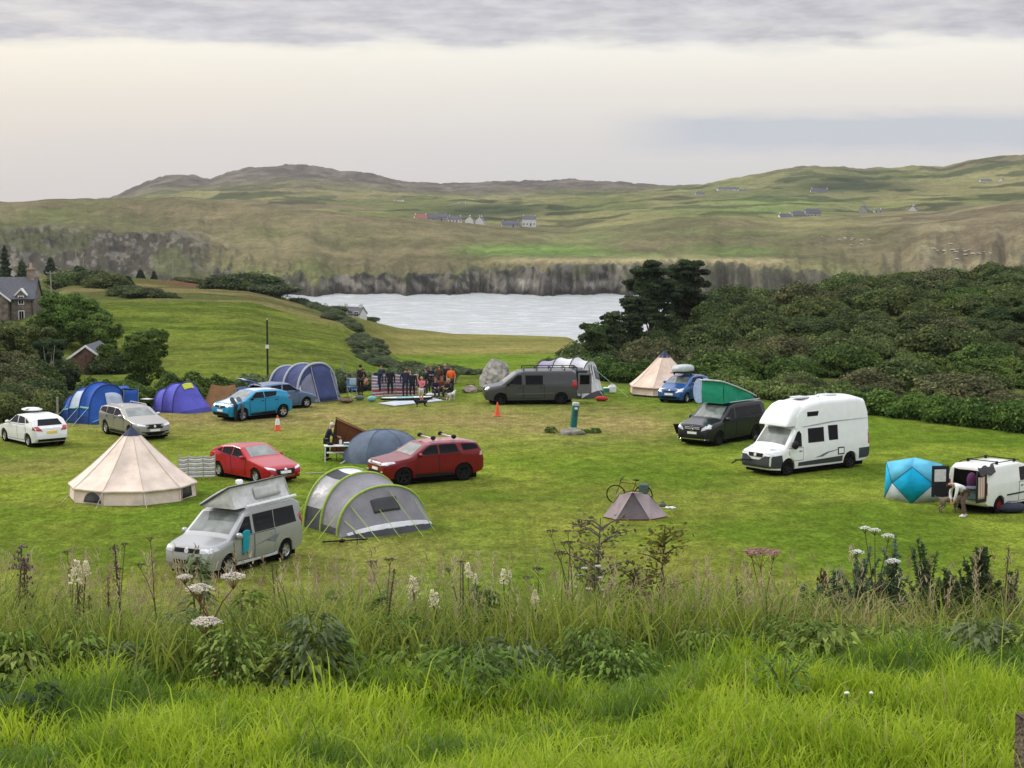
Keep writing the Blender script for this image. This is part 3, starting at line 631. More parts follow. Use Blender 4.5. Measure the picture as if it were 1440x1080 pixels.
# ---- small slate-blue three-door with its tailgate up
SLB = paint('slate_blue', (.10, .155, .27), .3)
c = hatch('small_car', 'small slate-blue car with its tailgate raised beside the large navy tent', SLB,
    [(0, .5), (.04, .68), (.2, .78), (.95, .98), (1.1, 1.04), (1.8, 1.46), (2.4, 1.52), (3.2, 1.48), (3.6, 1.4), (3.72, 1.0), (3.8, .85), (3.84, .5)], 3.84, 1.68, (.72, 3.17), r=.30,
    wins=([(1.3, 1.04), (2.3, 1.06), (2.25, 1.40), (1.78, 1.38)], [(2.4, 1.07), (3.1, 1.12), (3.05, 1.36), (2.38, 1.40)]), ws=sym(1.18, .62, 1.75, .52), rw=None)
c.patch('boot_shade_panel', [(-.58, .62), (.58, .62), (.5, 1.38), (-.5, 1.38)], 'B', DRK, off=.006); c.pair('tail_light', [(.62, .85), (.78, .85), (.72, 1.2), (.62, 1.2)], 'B', REDL, off=.012)  # black panel on the closed tail paints the unlit boot
c.doors([[(1.25, .3), (2.4, .3), (2.4, .98), (1.2, .92)]], .86); c.pair('headlight', [(.45, .6), (.74, .64), (.72, .78), (.5, .74)], 'F', LENS); c.mirrors(1.35, 1.06); c.wheels(ALU, w=.18)
mb = MB(); xb = -c.L/2
mb.grid(lambda u, v: (xb+.22-.95*u-.0, (v-.5)*1.18*(1-.1*u), 1.50+.22*math.sin(u*PI*.6)+.10*u-.06*(abs(v-.5)*2)**2), 8, 8); tg = mb.build('tailgate', SLB, c.t, thick=.05)
mb = MB(); mb.grid(lambda u, v: (xb+.02-.55*u, (v-.5)*.98*(1-.1*u), 1.515+.22*math.sin((u*.58+.21)*PI*.6)+.10*(u*.58+.21)+.022), 6, 6); mb.build('rear_window', GLASS, tg, thick=.01)
mb = MB()
for y in (.5, -.5): mb.tube([(xb+.2, y, 1.2), (xb-.3, y, 1.56)], .014, 5)
mb.build('gas_strut', BLK, c.t)
c.place(430, 573.5, 379, 'F', 'R', False)
# ---- red hatchback
RED = paint('red', (.38, .004, .017), .1, .22)
c = hatch('hatchback_car', 'shiny red hatchback beside the striped windbreak', RED,
    [(0, .45), (.03, .62), (.12, .72), (.3, .78), (1.2, .95), (1.38, .99), (2.15, 1.40), (2.7, 1.455), (3.5, 1.38), (3.95, 1.24), (4.25, 1.04), (4.36, .9), (4.46, .55)], 4.46, 1.80, (.92, 3.62),
    belt=[(0, .6), (.9, .82), (1.5, .93), (3.6, 1.04), (4.46, 1.0)],
    wins=([(1.7, .97), (2.6, 1.0), (2.55, 1.34), (2.2, 1.32)], [(2.67, 1.0), (3.35, 1.05), (3.3, 1.30), (2.63, 1.34)], [(3.42, 1.07), (3.75, 1.14), (3.4, 1.27)]),
    ws=sym(1.48, .68, 2.1, .55), rw=[(-.6, 1.05), (.6, 1.05), (.45, 1.25), (-.45, 1.25)], tum=.34, tail=.16)
c.pair('headlight', [(.46, .58), (.8, .64), (.84, .73), (.5, .66)], 'F', LENS, off=.015); c.patch('grille', [(-.40, .40), (.40, .40), (.50, .62), (-.50, .62)], 'F', BLK, off=.012); c.patch('grille_trim', [(-.36, .34), (.36, .34), (.42, .38), (-.42, .38)], 'F', CHR, off=.03)
c.patch('emblem', [(-.08, .6), (0, .55), (.08, .6), (0, .66)], 'F', CHR, off=.03); c.plate('F', .5, PLW); c.pair('fog_light', [(.6, .33), (.74, .35), (.73, .42), (.62, .42)], 'F', CHR, off=.015)
c.doors([[(1.65, .3), (2.62, .3), (2.62, .96), (1.6, .92)], [(2.66, .3), (3.25, .34), (3.5, .75), (3.42, 1.0), (2.66, .96)]], .84, hm=RED); c.mirrors(1.75, 1.0); c.wheels(ALU, spokes=7); c.pair('tail_light', [(.5, .82), (.84, .85), (.8, .95), (.55, .93)], 'B', REDL)
c.place(310, 671, 362, 'R', 'R', True)
# ---- dark red SUV with roof bars
DRED = paint('deep_red', (.17, .004, .011), .1, .22)
c = hatch('suv_car', 'dark red SUV with silver roof bars parked between the two grey and blue tents', DRED,
    [(0, .6), (.03, .9), (.12, 1.01), (1.05, 1.14), (1.2, 1.18), (1.95, 1.62), (2.5, 1.70), (3.7, 1.68), (4.3, 1.60), (4.52, 1.15), (4.56, 1.0), (4.6, .6)], 4.6, 1.90, (.88, 3.62), r=.37,
    belt=[(0, .8), (.9, 1.06), (1.5, 1.16), (3.8, 1.24), (4.6, 1.2)], bot=[(0, .5), (.12, .32), (.5, .27), (4.1, .28), (4.48, .38), (4.6, .5)],
    wins=([(1.55, 1.19), (2.45, 1.21), (2.42, 1.58), (2.05, 1.57)], [(2.52, 1.21), (3.42, 1.24), (3.25, 1.58), (2.48, 1.58)], [(3.6, 1.28), (4.3, 1.32), (4.2, 1.55), (3.5, 1.57)]),
    ws=sym(1.28, .72, 1.88, .58), rw=[(-.62, 1.25), (.62, 1.25), (.55, 1.55), (-.55, 1.55)], tum=.24)
c.patch('roof', sym(2.1, .5, 4.1, .52), 'T', mat('roof_sky_sheen_red', (.45, .2, .22), .25), off=.008)  # paler red panel paints the sky's sheen on the dark red roof
c.pair('headlight', [(.5, .82), (.86, .86), (.84, .98), (.5, .93)], 'F', LENS, off=.015); c.both('headlight', [(.08, .86), (.5, .94), (.45, 1.0), (.12, .97)], LENS, off=.01)
c.patch('grille', [(-.46, .82), (.46, .82), (.46, .94), (-.46, .94)], 'F', ALU, off=.012); c.patch('bumper', [(-.7, .4), (.7, .4), (.66, .6), (-.66, .6)], 'F', BLK, off=.012); c.plate('F', .68, PLW); c.pair('fog_light', [(.6, .55), (.75, .57), (.74, .62), (.6, .61)], 'F', LENS, off=.03)
c.both('sill', [(1.35, .29), (3.2, .29), (3.2, .42), (1.35, .42)], BLK); c.doors([[(1.5, .44), (2.46, .44), (2.46, 1.17), (1.45, 1.14)], [(2.5, .44), (3.15, .48), (3.5, .9), (3.45, 1.2), (2.5, 1.17)]], 1.02, hm=DRED)
c.mirrors(1.6, 1.22); c.wheels(DALU, w=.25); bars(c, (2.35, 3.3), .66, 1.82, ALU, .03); c.pair('tail_light', [(.6, 1.05), (.9, 1.05), (.86, 1.25), (.66, 1.22)], 'B', REDL); c.both('tail_light', [(4.35, 1.05), (4.5, 1.05), (4.48, 1.22), (4.38, 1.22)], mat('clear_lens', (.6, .45, .45), .2), off=.01)
for q in (2.35, 3.3):
    for y in (-.62, .62): mb = MB(); mb.ball((c.L/2-q, y, 1.84), (.12, .1, .09), 10, 6); mb.build('bar_clamp', BLK, c.t)
c.place(651, 676.5, 567, 'R', 'L', True)
# ---- blue supermini with grey roof box, facing the camera
BLU = paint('royal_blue', (.02, .09, .27), .2)
c = hatch('supermini_car', 'blue supermini carrying a pale grey roof box beside the distant bell tent', BLU,
    [(0, .48), (.04, .7), (.16, .82), (.7, 1.0), (.85, 1.06), (1.6, 1.46), (2.2, 1.53), (3.1, 1.48), (3.55, 1.36), (3.7, 1.05), (3.75, .9), (3.78, .5)], 3.78, 1.70, (.72, 3.18), r=.31,
    wins=([(1.3, 1.06), (2.1, 1.08), (2.05, 1.42), (1.68, 1.40)], [(2.16, 1.08), (2.95, 1.14), (2.8, 1.40), (2.12, 1.42)]), ws=sym(.95, .66, 1.55, .54), rw=[(-.55, 1.06), (.55, 1.06), (.48, 1.34), (-.48, 1.34)])
c.pair('headlight', [(.42, .62), (.76, .70), (.74, .88), (.5, .82)], 'F', LENS, off=.015); c.both('headlight', [(.05, .7), (.42, .84), (.38, .92), (.1, .8)], LENS, off=.01); c.patch('grille', [(-.36, .66), (.36, .66), (.4, .74), (-.4, .74)], 'F', BLK, off=.012); c.plate('F', .54, PLW); c.patch('lower_grille', [(-.5, .3), (.5, .3), (.5, .42), (-.5, .42)], 'F', BLK, off=.012)
c.patch('emblem', [(-.07, .76), (0, .72), (.07, .76), (0, .80)], 'F', CHR, off=.02); c.doors([[(1.2, .3), (2.1, .3), (2.1, 1.02), (1.1, .98)]], .92); c.mirrors(1.3, 1.1); c.wheels(ALU, w=.19)
c.place(964, 566.5, 991, 'F', 'L', True); bars(c, (1.75, 2.7), .6, 1.60)
YAR = c
rb = thing('roof_box', 'pale grey roof box carried on top of the blue supermini', 'roof box', c.t.location, c.t.rotation_euler.z)
def rbox(u, v):
    a = 2*PI*v; x = -1.05+2.1*u; e = 1-abs(2*u-1)**3.2*.55; hh = .30*(1-abs(2*u-1)**4*.6); y = .42*e*math.copysign(abs(math.cos(a))**.6, math.cos(a)); z = hh*math.copysign(abs(math.sin(a))**.6, math.sin(a))
    return (x*1.0+.1, y, 1.80+(z if z > 0 else z*.45)+.05*u)
mb = MB(); mb.grid(rbox, 16, 20); mb.add([rbox(0, k/20) for k in range(20)], [tuple(range(20))]); mb.add([rbox(1, k/20) for k in range(20)], [tuple(range(20))]); mb.build('lid', mat('box_grey', (.42, .46, .46), .4), rb, ang=60)
mb = MB(); mb.box(-.75, .95, -.40, .40, 1.665, 1.70); mb.build('base_tray', BLK, rb, bev=.01)
# ================================================================ VANS
def van(name, label, body, L_, W_, H_, wh, r, hood, ws0, ws1, **k):
    top = k.pop('top', None) or [(0, .5), (.02, .74), (.05, .92), (.13, 1.03), (hood, 1.18), (ws0, 1.24), (ws1, H_-.1), (ws1+.35, H_-.01), (ws1+.9, H_), (L_-.35, H_), (L_-.08, H_-.12), (L_-.03, 1.2), (L_, .6)]
    bot = k.pop('bot', [(0, .45), (.1, .28), (.5, .24), (L_-.5, .26), (L_-.08, .35), (L_, .42)])
    belt = k.pop('belt', [(0, .8), (.9, 1.04), (1.3, 1.12), (L_, 1.14)])
    return Car(name, label, L_, W_, top, bot, belt, wh, r, body, tum=k.pop('tum', .15), tail=.04, cat='van', **k)
# ---- silver camper van with raised roof
SIL = paint('silver', (.36, .37, .38), .4)
c = van('camper_van', 'silver camper van with its side-hinged canvas roof raised and a teal towel on the door', SIL, 4.9, 1.92, 1.95, (.92, 3.92), .34, .95, 1.05, 1.85)
c.both('side_window', [(1.30, 1.17), (2.12, 1.16), (2.10, 1.70), (1.86, 1.70)], GLASS); c.both('side_window', [(2.26, 1.16), (3.3, 1.16), (3.3, 1.73), (2.24, 1.73)], GLASS); c.both('side_window', [(3.34, 1.16), (4.5, 1.18), (4.42, 1.72), (3.34, 1.73)], GLASS)
c.patch('windscreen', sym(1.12, .78, 1.80, .70), 'T', SCREEN); c.patch('rear_window', [(-.65, 1.2), (.65, 1.2), (.6, 1.7), (-.6, 1.7)], 'B', GLASS)
c.pair('headlight', [(.5, .80), (.88, .82), (.84, .97), (.5, .93)], 'F', LENS, off=.015); c.both('headlight', [(.05, .82), (.45, .88), (.4, .98), (.1, .94)], LENS, off=.01); c.patch('grille', [(-.48, .80), (.48, .80), (.48, .93), (-.48, .93)], 'F', BLK, off=.012)
c.patch('lower_grille', [(-.45, .46), (.45, .46), (.5, .58), (-.5, .58)], 'F', BLK, off=.012); c.patch('emblem', [(.085*math.cos(a*PI/5), .865+.085*math.sin(a*PI/5)) for a in range(10)], 'F', CHR, off=.03)
c.doors([[(1.2, .42), (2.16, .38), (2.16, 1.12), (1.15, 1.1)], [(2.24, .38), (3.3, .38), (3.3, 1.12), (2.24, 1.12)]], 1.02, hm=SIL); c.mirrors(1.3, 1.2, big=1.15); c.wheels(ALU, spokes=6)
c.both('side_stripe', [(2.0, .72), (3.25, .93), (3.55, .94), (3.3, .70), (3.25, .72), (3.4, .90), (2.6, .78)], mat('stripe_grey', (.16, .17, .18), .4), off=.011, thick=.004); c.both('sill', [(1.35, .28), (3.45, .28), (3.45, .36), (1.35, .36)], mat('sill_silver', (.55, .56, .57), .4), off=.02)
c.pair('tail_light', [(.8, 1.0), (.93, 1.0), (.9, 1.5), (.82, 1.5)], 'B', REDL)
T5 = c; tx = c.L/2
# raised lid hinged along the far side, canvas walls on the near side and at both ends
def lid(q, v): return (tx-q, -.66+1.12*v, 2.02+.62*v+.03*math.sin(PI*v))
mb = MB(); mb.grid(lambda u, v: lid(1.55+3.15*u, v), 14, 6); mb.build('roof_lid', mat('lid_pale', (.52, .54, .56), .4), c.t, thick=.06)
CANV = mat('canvas_grey', (.56, .56, .55), .9, bump=.8, bscale=5)
mb = MB(); mb.grid(lambda u, v: (tx-1.62-2.98*u, .66-.24*v-.05*math.sin(v*PI)*(1+math.sin(u*14)*.6), 1.95+.67*v), 30, 10)
for q in (1.62, 4.6): mb.grid(lambda u, v: (tx-q+(.05 if q < 2 else -.05)*math.sin(PI*v)*math.sin(PI*u), (-.64)*(1-u)+u*(.66-.24*v), 1.95+(.07+.60*u)*v), 8, 6)
mb.build('roof_canvas', CANV, c.t)
mb = MB(); mb.grid(lambda u, v: (tx-2.75-1.35*u, .66-.24*(.25+.5*v)+.03, 2.13+.34*v), 4, 3); mb.build('canvas_window', mat('canvas_flap', (.46, .46, .45), .9), c.t, thick=.01)
mb = MB(); mb.tube([(tx-1.55, -.64, 2.0), (tx-1.55, .46, 2.63), (tx-4.7, .46, 2.64)], .03, 6); mb.build('lid_edge', mat('edge_dark', (.05, .05, .05)), c.t)
mb = MB(); mb.tube([(tx-1.95, .84, 2.0), (tx-4.6, .84, 2.0)], .055, 8); mb.build('awning_rail', mat('rail_white', (.68, .69, .7), .4), c.t)
mb = MB(); mb.lathe([(.10, 0), (.11, .05), (.07, .08), (.07, .14), (.12, .16), (.12, .24), (.09, .27)], 12, 'z', (tx-2.6, .1, 2.46)); mb.build('roof_vent', mat('vent_white', (.7, .7, .7), .4), c.t)
c.place(399, 788, 319, 'R', 'L', True)
def on_van(c, name, label, cat): return thing(name, label, cat, c.t.location, c.t.rotation_euler.z)
tw = on_van(c, 'towel', 'teal towel hanging from the front door window of the silver camper van', 'towel')
mb = MB(); mb.grid(lambda u, v: (tx-1.55-.38*u*(1-.15*v), c.W/2+.035+.03*math.sin(u*11)*v, 1.28-.72*v+.05*math.sin(u*PI)), 10, 10); mb.build('cloth', mat('teal_towel', (.01, .28, .35), .9), tw, thick=.02)
# ---- grey panel van with rear doors open
GRY = paint('gunmetal', (.065, .068, .072), .3)
c = van('panel_van', 'dark grey panel van with roof rack parked by the pale drive-away awning', GRY, 5.35, 1.95, 1.97, (.93, 4.40), .34, .95, 1.05, 1.9)
c.both('side_window', [(1.30, 1.18), (2.15, 1.16), (2.13, 1.70), (1.9, 1.70)], GLASS); c.both('side_window', [(2.36, 1.16), (3.35, 1.16), (3.35, 1.68), (2.34, 1.68)], GLASS)
c.patch('windscreen', sym(1.12, .78, 1.84, .70), 'T', SCREEN); c.patch('rear_shade_panel', [(-.7, .6), (.7, .6), (.66, 1.8), (-.66, 1.8)], 'B', DRK)  # black panel at the tail paints the shaded load space
c.pair('headlight', [(.5, .84), (.88, .86), (.84, 1.02), (.6, 1.0)], 'F', LENS, off=.015); c.both('headlight', [(.04, .85), (.35, .98), (.3, 1.06), (.08, 1.0)], LENS, off=.012); c.patch('grille', [(-.45, .8), (.45, .8), (.45, .92), (-.45, .92)], 'F', BLK, off=.012)
c.doors([[(1.25, .42), (2.2, .38), (2.2, 1.12), (1.2, 1.1)], [(2.27, .38), (3.42, .38), (3.42, 1.12), (2.27, 1.12)]], .98); c.mirrors(1.35, 1.22, m=BLK, big=1.15); c.wheels(DALU, spokes=6)
c.both('side_panel', [(3.5, 1.16), (4.95, 1.2), (4.7, 1.42), (4.65, 1.68), (3.5, 1.68)], GRY, off=.012, thick=.006); c.both('crease_highlight', [(1.7, .62), (4.0, .66), (4.0, .69), (1.7, .65)], mat('highlight_grey', (.13, .135, .14), .35), off=.012, thick=.004)  # paler strip paints the highlight along the side crease
c.both('tail_light', [(5.0, 1.0), (5.3, 1.0), (5.3, 1.42), (5.08, 1.42)], REDL, off=.01)
mb = MB()
for y in (-.72, .72): mb.tube([(tx-1.95, y, 2.1), (tx-5.0, y, 2.1)], .025, 6)
for q in (1.95, 2.7, 3.5, 4.3, 5.0):
    mb.tube([(tx-q, -.72, 2.1), (tx-q, .72, 2.1)], .025, 6)
    for y in (-.72, .72): mb.tube([(tx-q, y, 1.9), (tx-q, y, 2.1)], .03, 6)
o = mb.build('roof_rack', BLK, c.t); o.location.x = -.1
for sg, yy in ((1, 0), (-1, 0)):
    mb = MB(); xr = -c.L/2; mb.box(xr-.80, xr-.01, sg*.90-.03, sg*.90+.03, .62, 1.80); d_ = mb.build('rear_door', GRY if sg < 0 else mat('door_inner', (.12, .12, .125), .5), c.t, bev=.03)
    mb = MB(); mb.box(xr-.68, xr-.12, sg*.90-.036, sg*.90+.036, 1.15, 1.68); mb.build('door_window', GLASS, d_)
c.place(789, 569, 704, 'R', 'L', True); TRAF = c
# ---- black camper with green pop-up roof
BK = paint('graphite', (.012, .013, .018), .2, .3)
c = van('camper_van', 'black camper van with a green canvas pop-up roof beside the white motorhome', BK, 5.14, 1.93, 1.95, (.92, 4.12), .35, 1.1, 1.2, 2.0,
    top=[(0, .5), (.02, .78), (.05, .96), (.13, 1.04), (.55, 1.12), (1.1, 1.2), (1.2, 1.24), (2.0, 1.84), (2.4, 1.92), (2.9, 1.94), (4.75, 1.90), (5.0, 1.78), (5.1, 1.2), (5.14, .6)])
c.both('side_window', [(1.45, 1.19), (2.3, 1.18), (2.28, 1.68), (2.02, 1.68)], GLASS); c.both('side_window', [(2.42, 1.18), (3.5, 1.19), (3.5, 1.70), (2.4, 1.70)], GLASS); c.both('side_window', [(3.55, 1.19), (4.75, 1.22), (4.6, 1.68), (3.55, 1.70)], GLASS)
c.patch('windscreen', sym(1.26, .76, 1.94, .68), 'T', SCREEN); c.patch('rear_window', [(-.65, 1.2), (.65, 1.2), (.6, 1.65), (-.6, 1.65)], 'B', GLASS)
c.pair('headlight', [(.5, .74), (.9, .86), (.86, 1.02), (.55, .88)], 'F', LENS, off=.015); c.both('headlight', [(.05, .84), (.4, 1.0), (.36, 1.06), (.1, .98)], LENS, off=.01); c.patch('grille', [(-.48, .74), (.48, .74), (.42, .96), (-.42, .96)], 'F', BLK, off=.012)
c.patch('grille_bar', [(-.42, .82), (.42, .82), (.42, .85), (-.42, .85)], 'F', CHR, off=.03); c.patch('grille_bar', [(-.42, .89), (.42, .89), (.42, .92), (-.42, .92)], 'F', CHR, off=.03)
mb = MB(); mb.lathe([(.105, 0), (.125, .0), (.125, .02), (.105, .02), (.105, 0)], 18, 'x', (0, 0, 0), cap=False)
for k in range(3): a = PI/2+k*2*PI/3; mb.tube([(.01, 0, 0), (.01, .11*math.cos(a), .11*math.sin(a))], .013, 5)
o = mb.build('emblem', CHR, c.t); o.location = (c.L/2+.015, 0, .86)
c.patch('lower_grille', [(-.8, .42), (.8, .42), (.8, .54), (-.8, .54)], 'F', BLK, off=.012); c.patch('bumper_trim', [(-.82, .33), (.82, .33), (.84, .37), (-.84, .37)], 'F', CHR, off=.014); c.plate('F', .64, PLW)
c.doors([[(1.38, .42), (2.34, .38), (2.34, 1.14), (1.3, 1.1)], [(2.4, .38), (3.5, .38), (3.5, 1.15), (2.4, 1.15)]], 1.02, hm=BK); c.mirrors(1.5, 1.22, big=1.15); c.wheels(DALU, spokes=7)
tx = c.L/2
def lid2(q, y): return (tx-q, y, 2.05+.92*max(0, (4.6-q)/2.9)**.85*1.0+.03*(1-(y/.68)**2))
mb = MB(); mb.grid(lambda u, v: lid2(1.62+3.0*u, -.68+1.36*v), 14, 6); mb.build('roof_lid', mat('lid_dark_edge', (.50, .51, .52), .5), c.t, thick=.06)
GRN = mat('canvas_green', (.012, .26, .155), .85, bump=.4, bscale=5); mb = MB()
for sg in (1, -1): mb.grid(lambda u, v: (tx-1.75-2.75*u, sg*(.62+.04*math.sin(v*PI)*math.sin(u*10)), 1.92+(lid2(1.75+2.75*u, .62)[2]-1.95)*v), 22, 8)
mb.grid(lambda u, v: (tx-1.75+.06*math.sin(PI*v), -.62+1.24*u, 1.90+(lid2(1.75, 0)[2]-1.93)*v), 8, 6); mb.build('roof_canvas', GRN, c.t)
for sg in (1, -1): mb = MB(); mb.tube([(tx-2.0, sg*.8, 1.97), (tx-4.7, sg*.8, 1.95)], .025, 6); mb.build('roof_rail', ALU, c.t)
c.place(1009, 627.5, 1060, 'F', 'L', True)
# ---- white high-top motorhome
WH = paint('motorhome_white', (.78, .79, .80))
DG = mat('bumper_charcoal', (.045, .048, .055), .6)
c = van('motorhome', 'white high-top motorhome with dark bumpers and a cycle rack bar on the front', WH, 5.99, 2.05, 2.72, (.95, 4.75), .355, .75, .85, 1.55,
    top=[(0, .5), (.03, .95), (.09, 1.08), (.72, 1.22), (.82, 1.26), (1.42, 2.0), (1.46, 2.02), (1.47, 2.25), (1.55, 2.60), (1.8, 2.86), (2.3, 3.04), (3.0, 3.14), (5.3, 3.14), (5.75, 3.02), (5.93, 2.6), (5.97, 1.3), (5.99, .6)],
    belt=[(0, .8), (.8, 1.06), (1.1, 1.14), (5.99, 1.16)], tum=.075, rc=.22, crown=.05)
# overhanging cab pod
def pod(u, v):
    a = PI*(v); w = .92*(1-.05*u); x = tx
    q = .98+.9*u; 
    prof = np.interp(u, [0, .12, .35, .7, 1], [.02, .28, .62, .90, .99])
    return (5.99/2-q, w*math.copysign(abs(math.cos(a))**.45, math.cos(a))*(1 if u > .0 else 1)*np.interp(u, [0, .1, 1], [.86, .94, 1]), 2.06+prof*abs(math.sin(a))**.5)
mb = MB(); mb.grid(pod, 14, 26); mb.add([pod(0, k/26) for k in range(27)], [tuple(range(27))]); mb.add([pod(u/14, 0) for u in range(15)]+[pod(u/14, 1) for u in range(14, -1, -1)], [tuple(range(30))]); mb.build('cab_pod', WH, c.t, ang=60)
c.both('side_window', [(1.12, 1.2), (1.75, 1.18), (1.75, 1.72), (1.62, 1.86), (1.5, 1.8)], GLASS); c.both('side_window', [(2.15, 1.30), (3.12, 1.30), (3.12, 1.92), (2.15, 1.92)], GLASS); c.both('side_window', [(3.42, 1.32), (3.98, 1.32), (3.98, 1.96), (3.38, 1.96)], GLASS); c.both('roof_window', [(2.15, 2.42), (2.78, 2.42), (2.86, 2.62), (2.15, 2.62)], GLASS)
c.patch('windscreen', sym(.88, .84, 1.38, .76), 'T', SCREEN); c.patch('sun_visor', [(-.8, 2.03), (.8, 2.03), (.8, 2.10), (-.8, 2.10)], 'F', BLK, off=.03)
c.pair('headlight', [(.52, .98), (.9, .9), (.95, 1.12), (.6, 1.12)], 'F', LENS, off=.015); c.both('headlight', [(.08, .98), (.5, 1.04), (.46, 1.14), (.12, 1.06)], LENS, off=.01)
c.patch('grille', [(-.38, .80), (.38, .80), (.42, .95), (-.42, .95)], 'F', BLK, off=.03); mb = MB(); mb.lathe([(.075, 0), (.07, .03), (0, .035)], 16, 'x'); o = mb.build('emblem', PLW, c.t); o.location = (c.L/2+.01, 0, .88)
c.patch('bumper', [(-.99, .36), (.99, .36), (1.0, .86), (.55, .86), (.45, .68), (-.45, .68), (-.55, .86), (-1.0, .86)], 'F', DG, off=.025); c.both('bumper', [(0, .36), (.52, .34), (.6, .62), (.56, .9), (0, .86)], DG, off=.02); c.plate('F', .56, PLW)
c.both('rear_bumper', [(5.3, .4), (5.97, .42), (5.97, .85), (5.28, .85)], DG, off=.02); c.both('sill', [(1.55, .36), (4.25, .36), (4.25, .60), (1.55, .52)], DG, off=.02)
c.doors([[(1.05, .62), (1.82, .62), (1.82, 1.14), (1.0, 1.14)]], .98); c.both('side_graphic', [(2.55, .66), (3.9, .90), (4.3, .92), (3.3, .84), (2.9, .74), (3.0, .66)], mat('graphic_grey', (.16, .17, .18), .4), off=.012, thick=.004); c.both('service_hatch', [(3.95, .66), (4.35, .66), (4.35, .98), (3.95, .98)], BLK, off=.014, thick=.005); c.both('hatch_cover', [(4.0, .71), (4.3, .71), (4.3, .93), (4.0, .93)], WH, off=.022, thick=.005)
c.both('side_stripe', [(1.75, 2.02), (3.6, 2.14), (5.9, 2.14), (5.9, 2.115), (3.6, 2.11), (1.9, 1.98)], mat('graphic_light', (.38, .40, .43), .4), off=.011, thick=.004)
c.both('tail_light', [(5.88, 1.0), (5.97, 1.0), (5.97, 1.6), (5.9, 1.6)], REDL, off=.01); c.mirrors(1.2, 1.3, m=BLK, big=1.5); c.wheels(DALU, spokes=6)
tx = c.L/2
for q, n_ in ((2.6, .32), (4.3, .30)): mb = MB(); mb.box(tx-q-n_, tx-q+n_, -.3, .3, 3.12, 3.19); mb.build('roof_light', mat('rooflight', (.5, .52, .54), .3), c.t, bev=.03)
mb = MB(); mb.lathe([(.08, 0), (.08, .06), (.02, .1)], 10, 'z', (tx-3.5, .2, 3.14)); mb.tube([(tx-3.2, .3, 3.12), (tx-3.3, .3, 3.38)], .01, 4); mb.build('roof_aerial', WH, c.t)
mb = MB(); mb.tube([(tx+.02, -.5, .62), (tx+.45, -.62, .62), (tx+.75, -.66, .50)], .03, 6); mb.tube([(tx+.02, -.2, .62), (tx+.40, -.5, .66)], .03, 6); mb.tube([(tx+.42, -.8, .60), (tx+.44, -.35, .64)], .035, 6); mb.build('towing_frame', BLK, c.t)
c.place(1106, 669, 1193, 'F', 'L', True); DUC = c
# ---- small white van with back doors open, cut by the right edge of the picture
c = van('small_van', 'small white van on the right edge with its two back doors swung open', paint('van_white', (.76, .76, .75)), 4.38, 1.81, 1.82, (.88, 3.57), .315, .9, 1.0, 1.75)
c.both('side_window', [(1.3, 1.1), (2.2, 1.1), (2.18, 1.6), (1.8, 1.6)], GLASS); c.patch('windscreen', sym(1.08, .74, 1.7, .64), 'T', SCREEN)
c.patch('rear_shade_panel', [(-.64, .52), (.64, .52), (.62, 1.62), (.5, 1.72), (-.5, 1.72), (-.62, 1.62)], 'B', DRK, off=.008); c.pair('tail_light', [(.72, .75), (.86, .75), (.84, 1.2), (.74, 1.2)], 'B', REDL, off=.01)  # black panel between the back doors paints the dim interior
c.patch('rear_bumper', [(-.8, .32), (.8, .32), (.8, .50), (-.8, .50)], 'B', mat('bumper_cream', (.6, .58, .5), .5), off=.03); c.both('side_strip', [(1.3, .62), (3.1, .62), (3.1, .67), (1.3, .67)], BLK, off=.02)
c.doors([[(1.25, .36), (2.25, .34), (2.25, 1.06), (1.2, 1.0)]], .9); c.mirrors(1.35, 1.12, m=BLK); c.wheels(mat('red_rim', (.22, .01, .015), .4), spokes=7); c.plate('B', .42, PLW, h=.05)
xr = -c.L/2; DOORIN = mat('door_trim_black', (.015, .016, .02), .6)
for sg in (1, -1):
    e = bpy.data.objects.new('rear_door', None)
    mb = MB(); mb.box(-.68, 0, -.03, .03, .52, 1.70); d_ = mb.build('rear_door', DOORIN, c.t, bev=.03); d_.location = (xr+.02, sg*.80, 0); d_.rotation_euler.z = -sg*R_(37 if sg > 0 else 0)
    mb = MB(); mb.box(-.58, -.14, -.036, .036, 1.10, 1.56); mb.build('door_window', mat('door_window_pale', (.62, .62, .62), .3) if sg > 0 else GLASS, d_)
rails(c, 1.9, 3.9, .66, 1.86, BLK); bars(c, (2.2, 3.4), .66, 1.88)
c.place(1402, 722, 1456, 'R', 'R', False); BER = c
# ================================================================ TENTS
def fabric(name, col, rough=.8, bump=.9): return mat('fabric_'+name, col, rough, 0, .16, 1.6, bump=max(.9, bump), bscale=2.6, spec=.25)
GUY = mat('guy_line', (.55, .55, .5), .7); LIME = mat('lime_webbing', (.30, .42, .06), .6)
def guy(parent, a, b, m=GUY, r=.008, name='guy_line'):
    mb = MB(); mb.tube([a, b], r, 4); mb.lathe([(.012, 0), (.012, .06)], 5, 'z', b); return mb.build(name, m, parent)
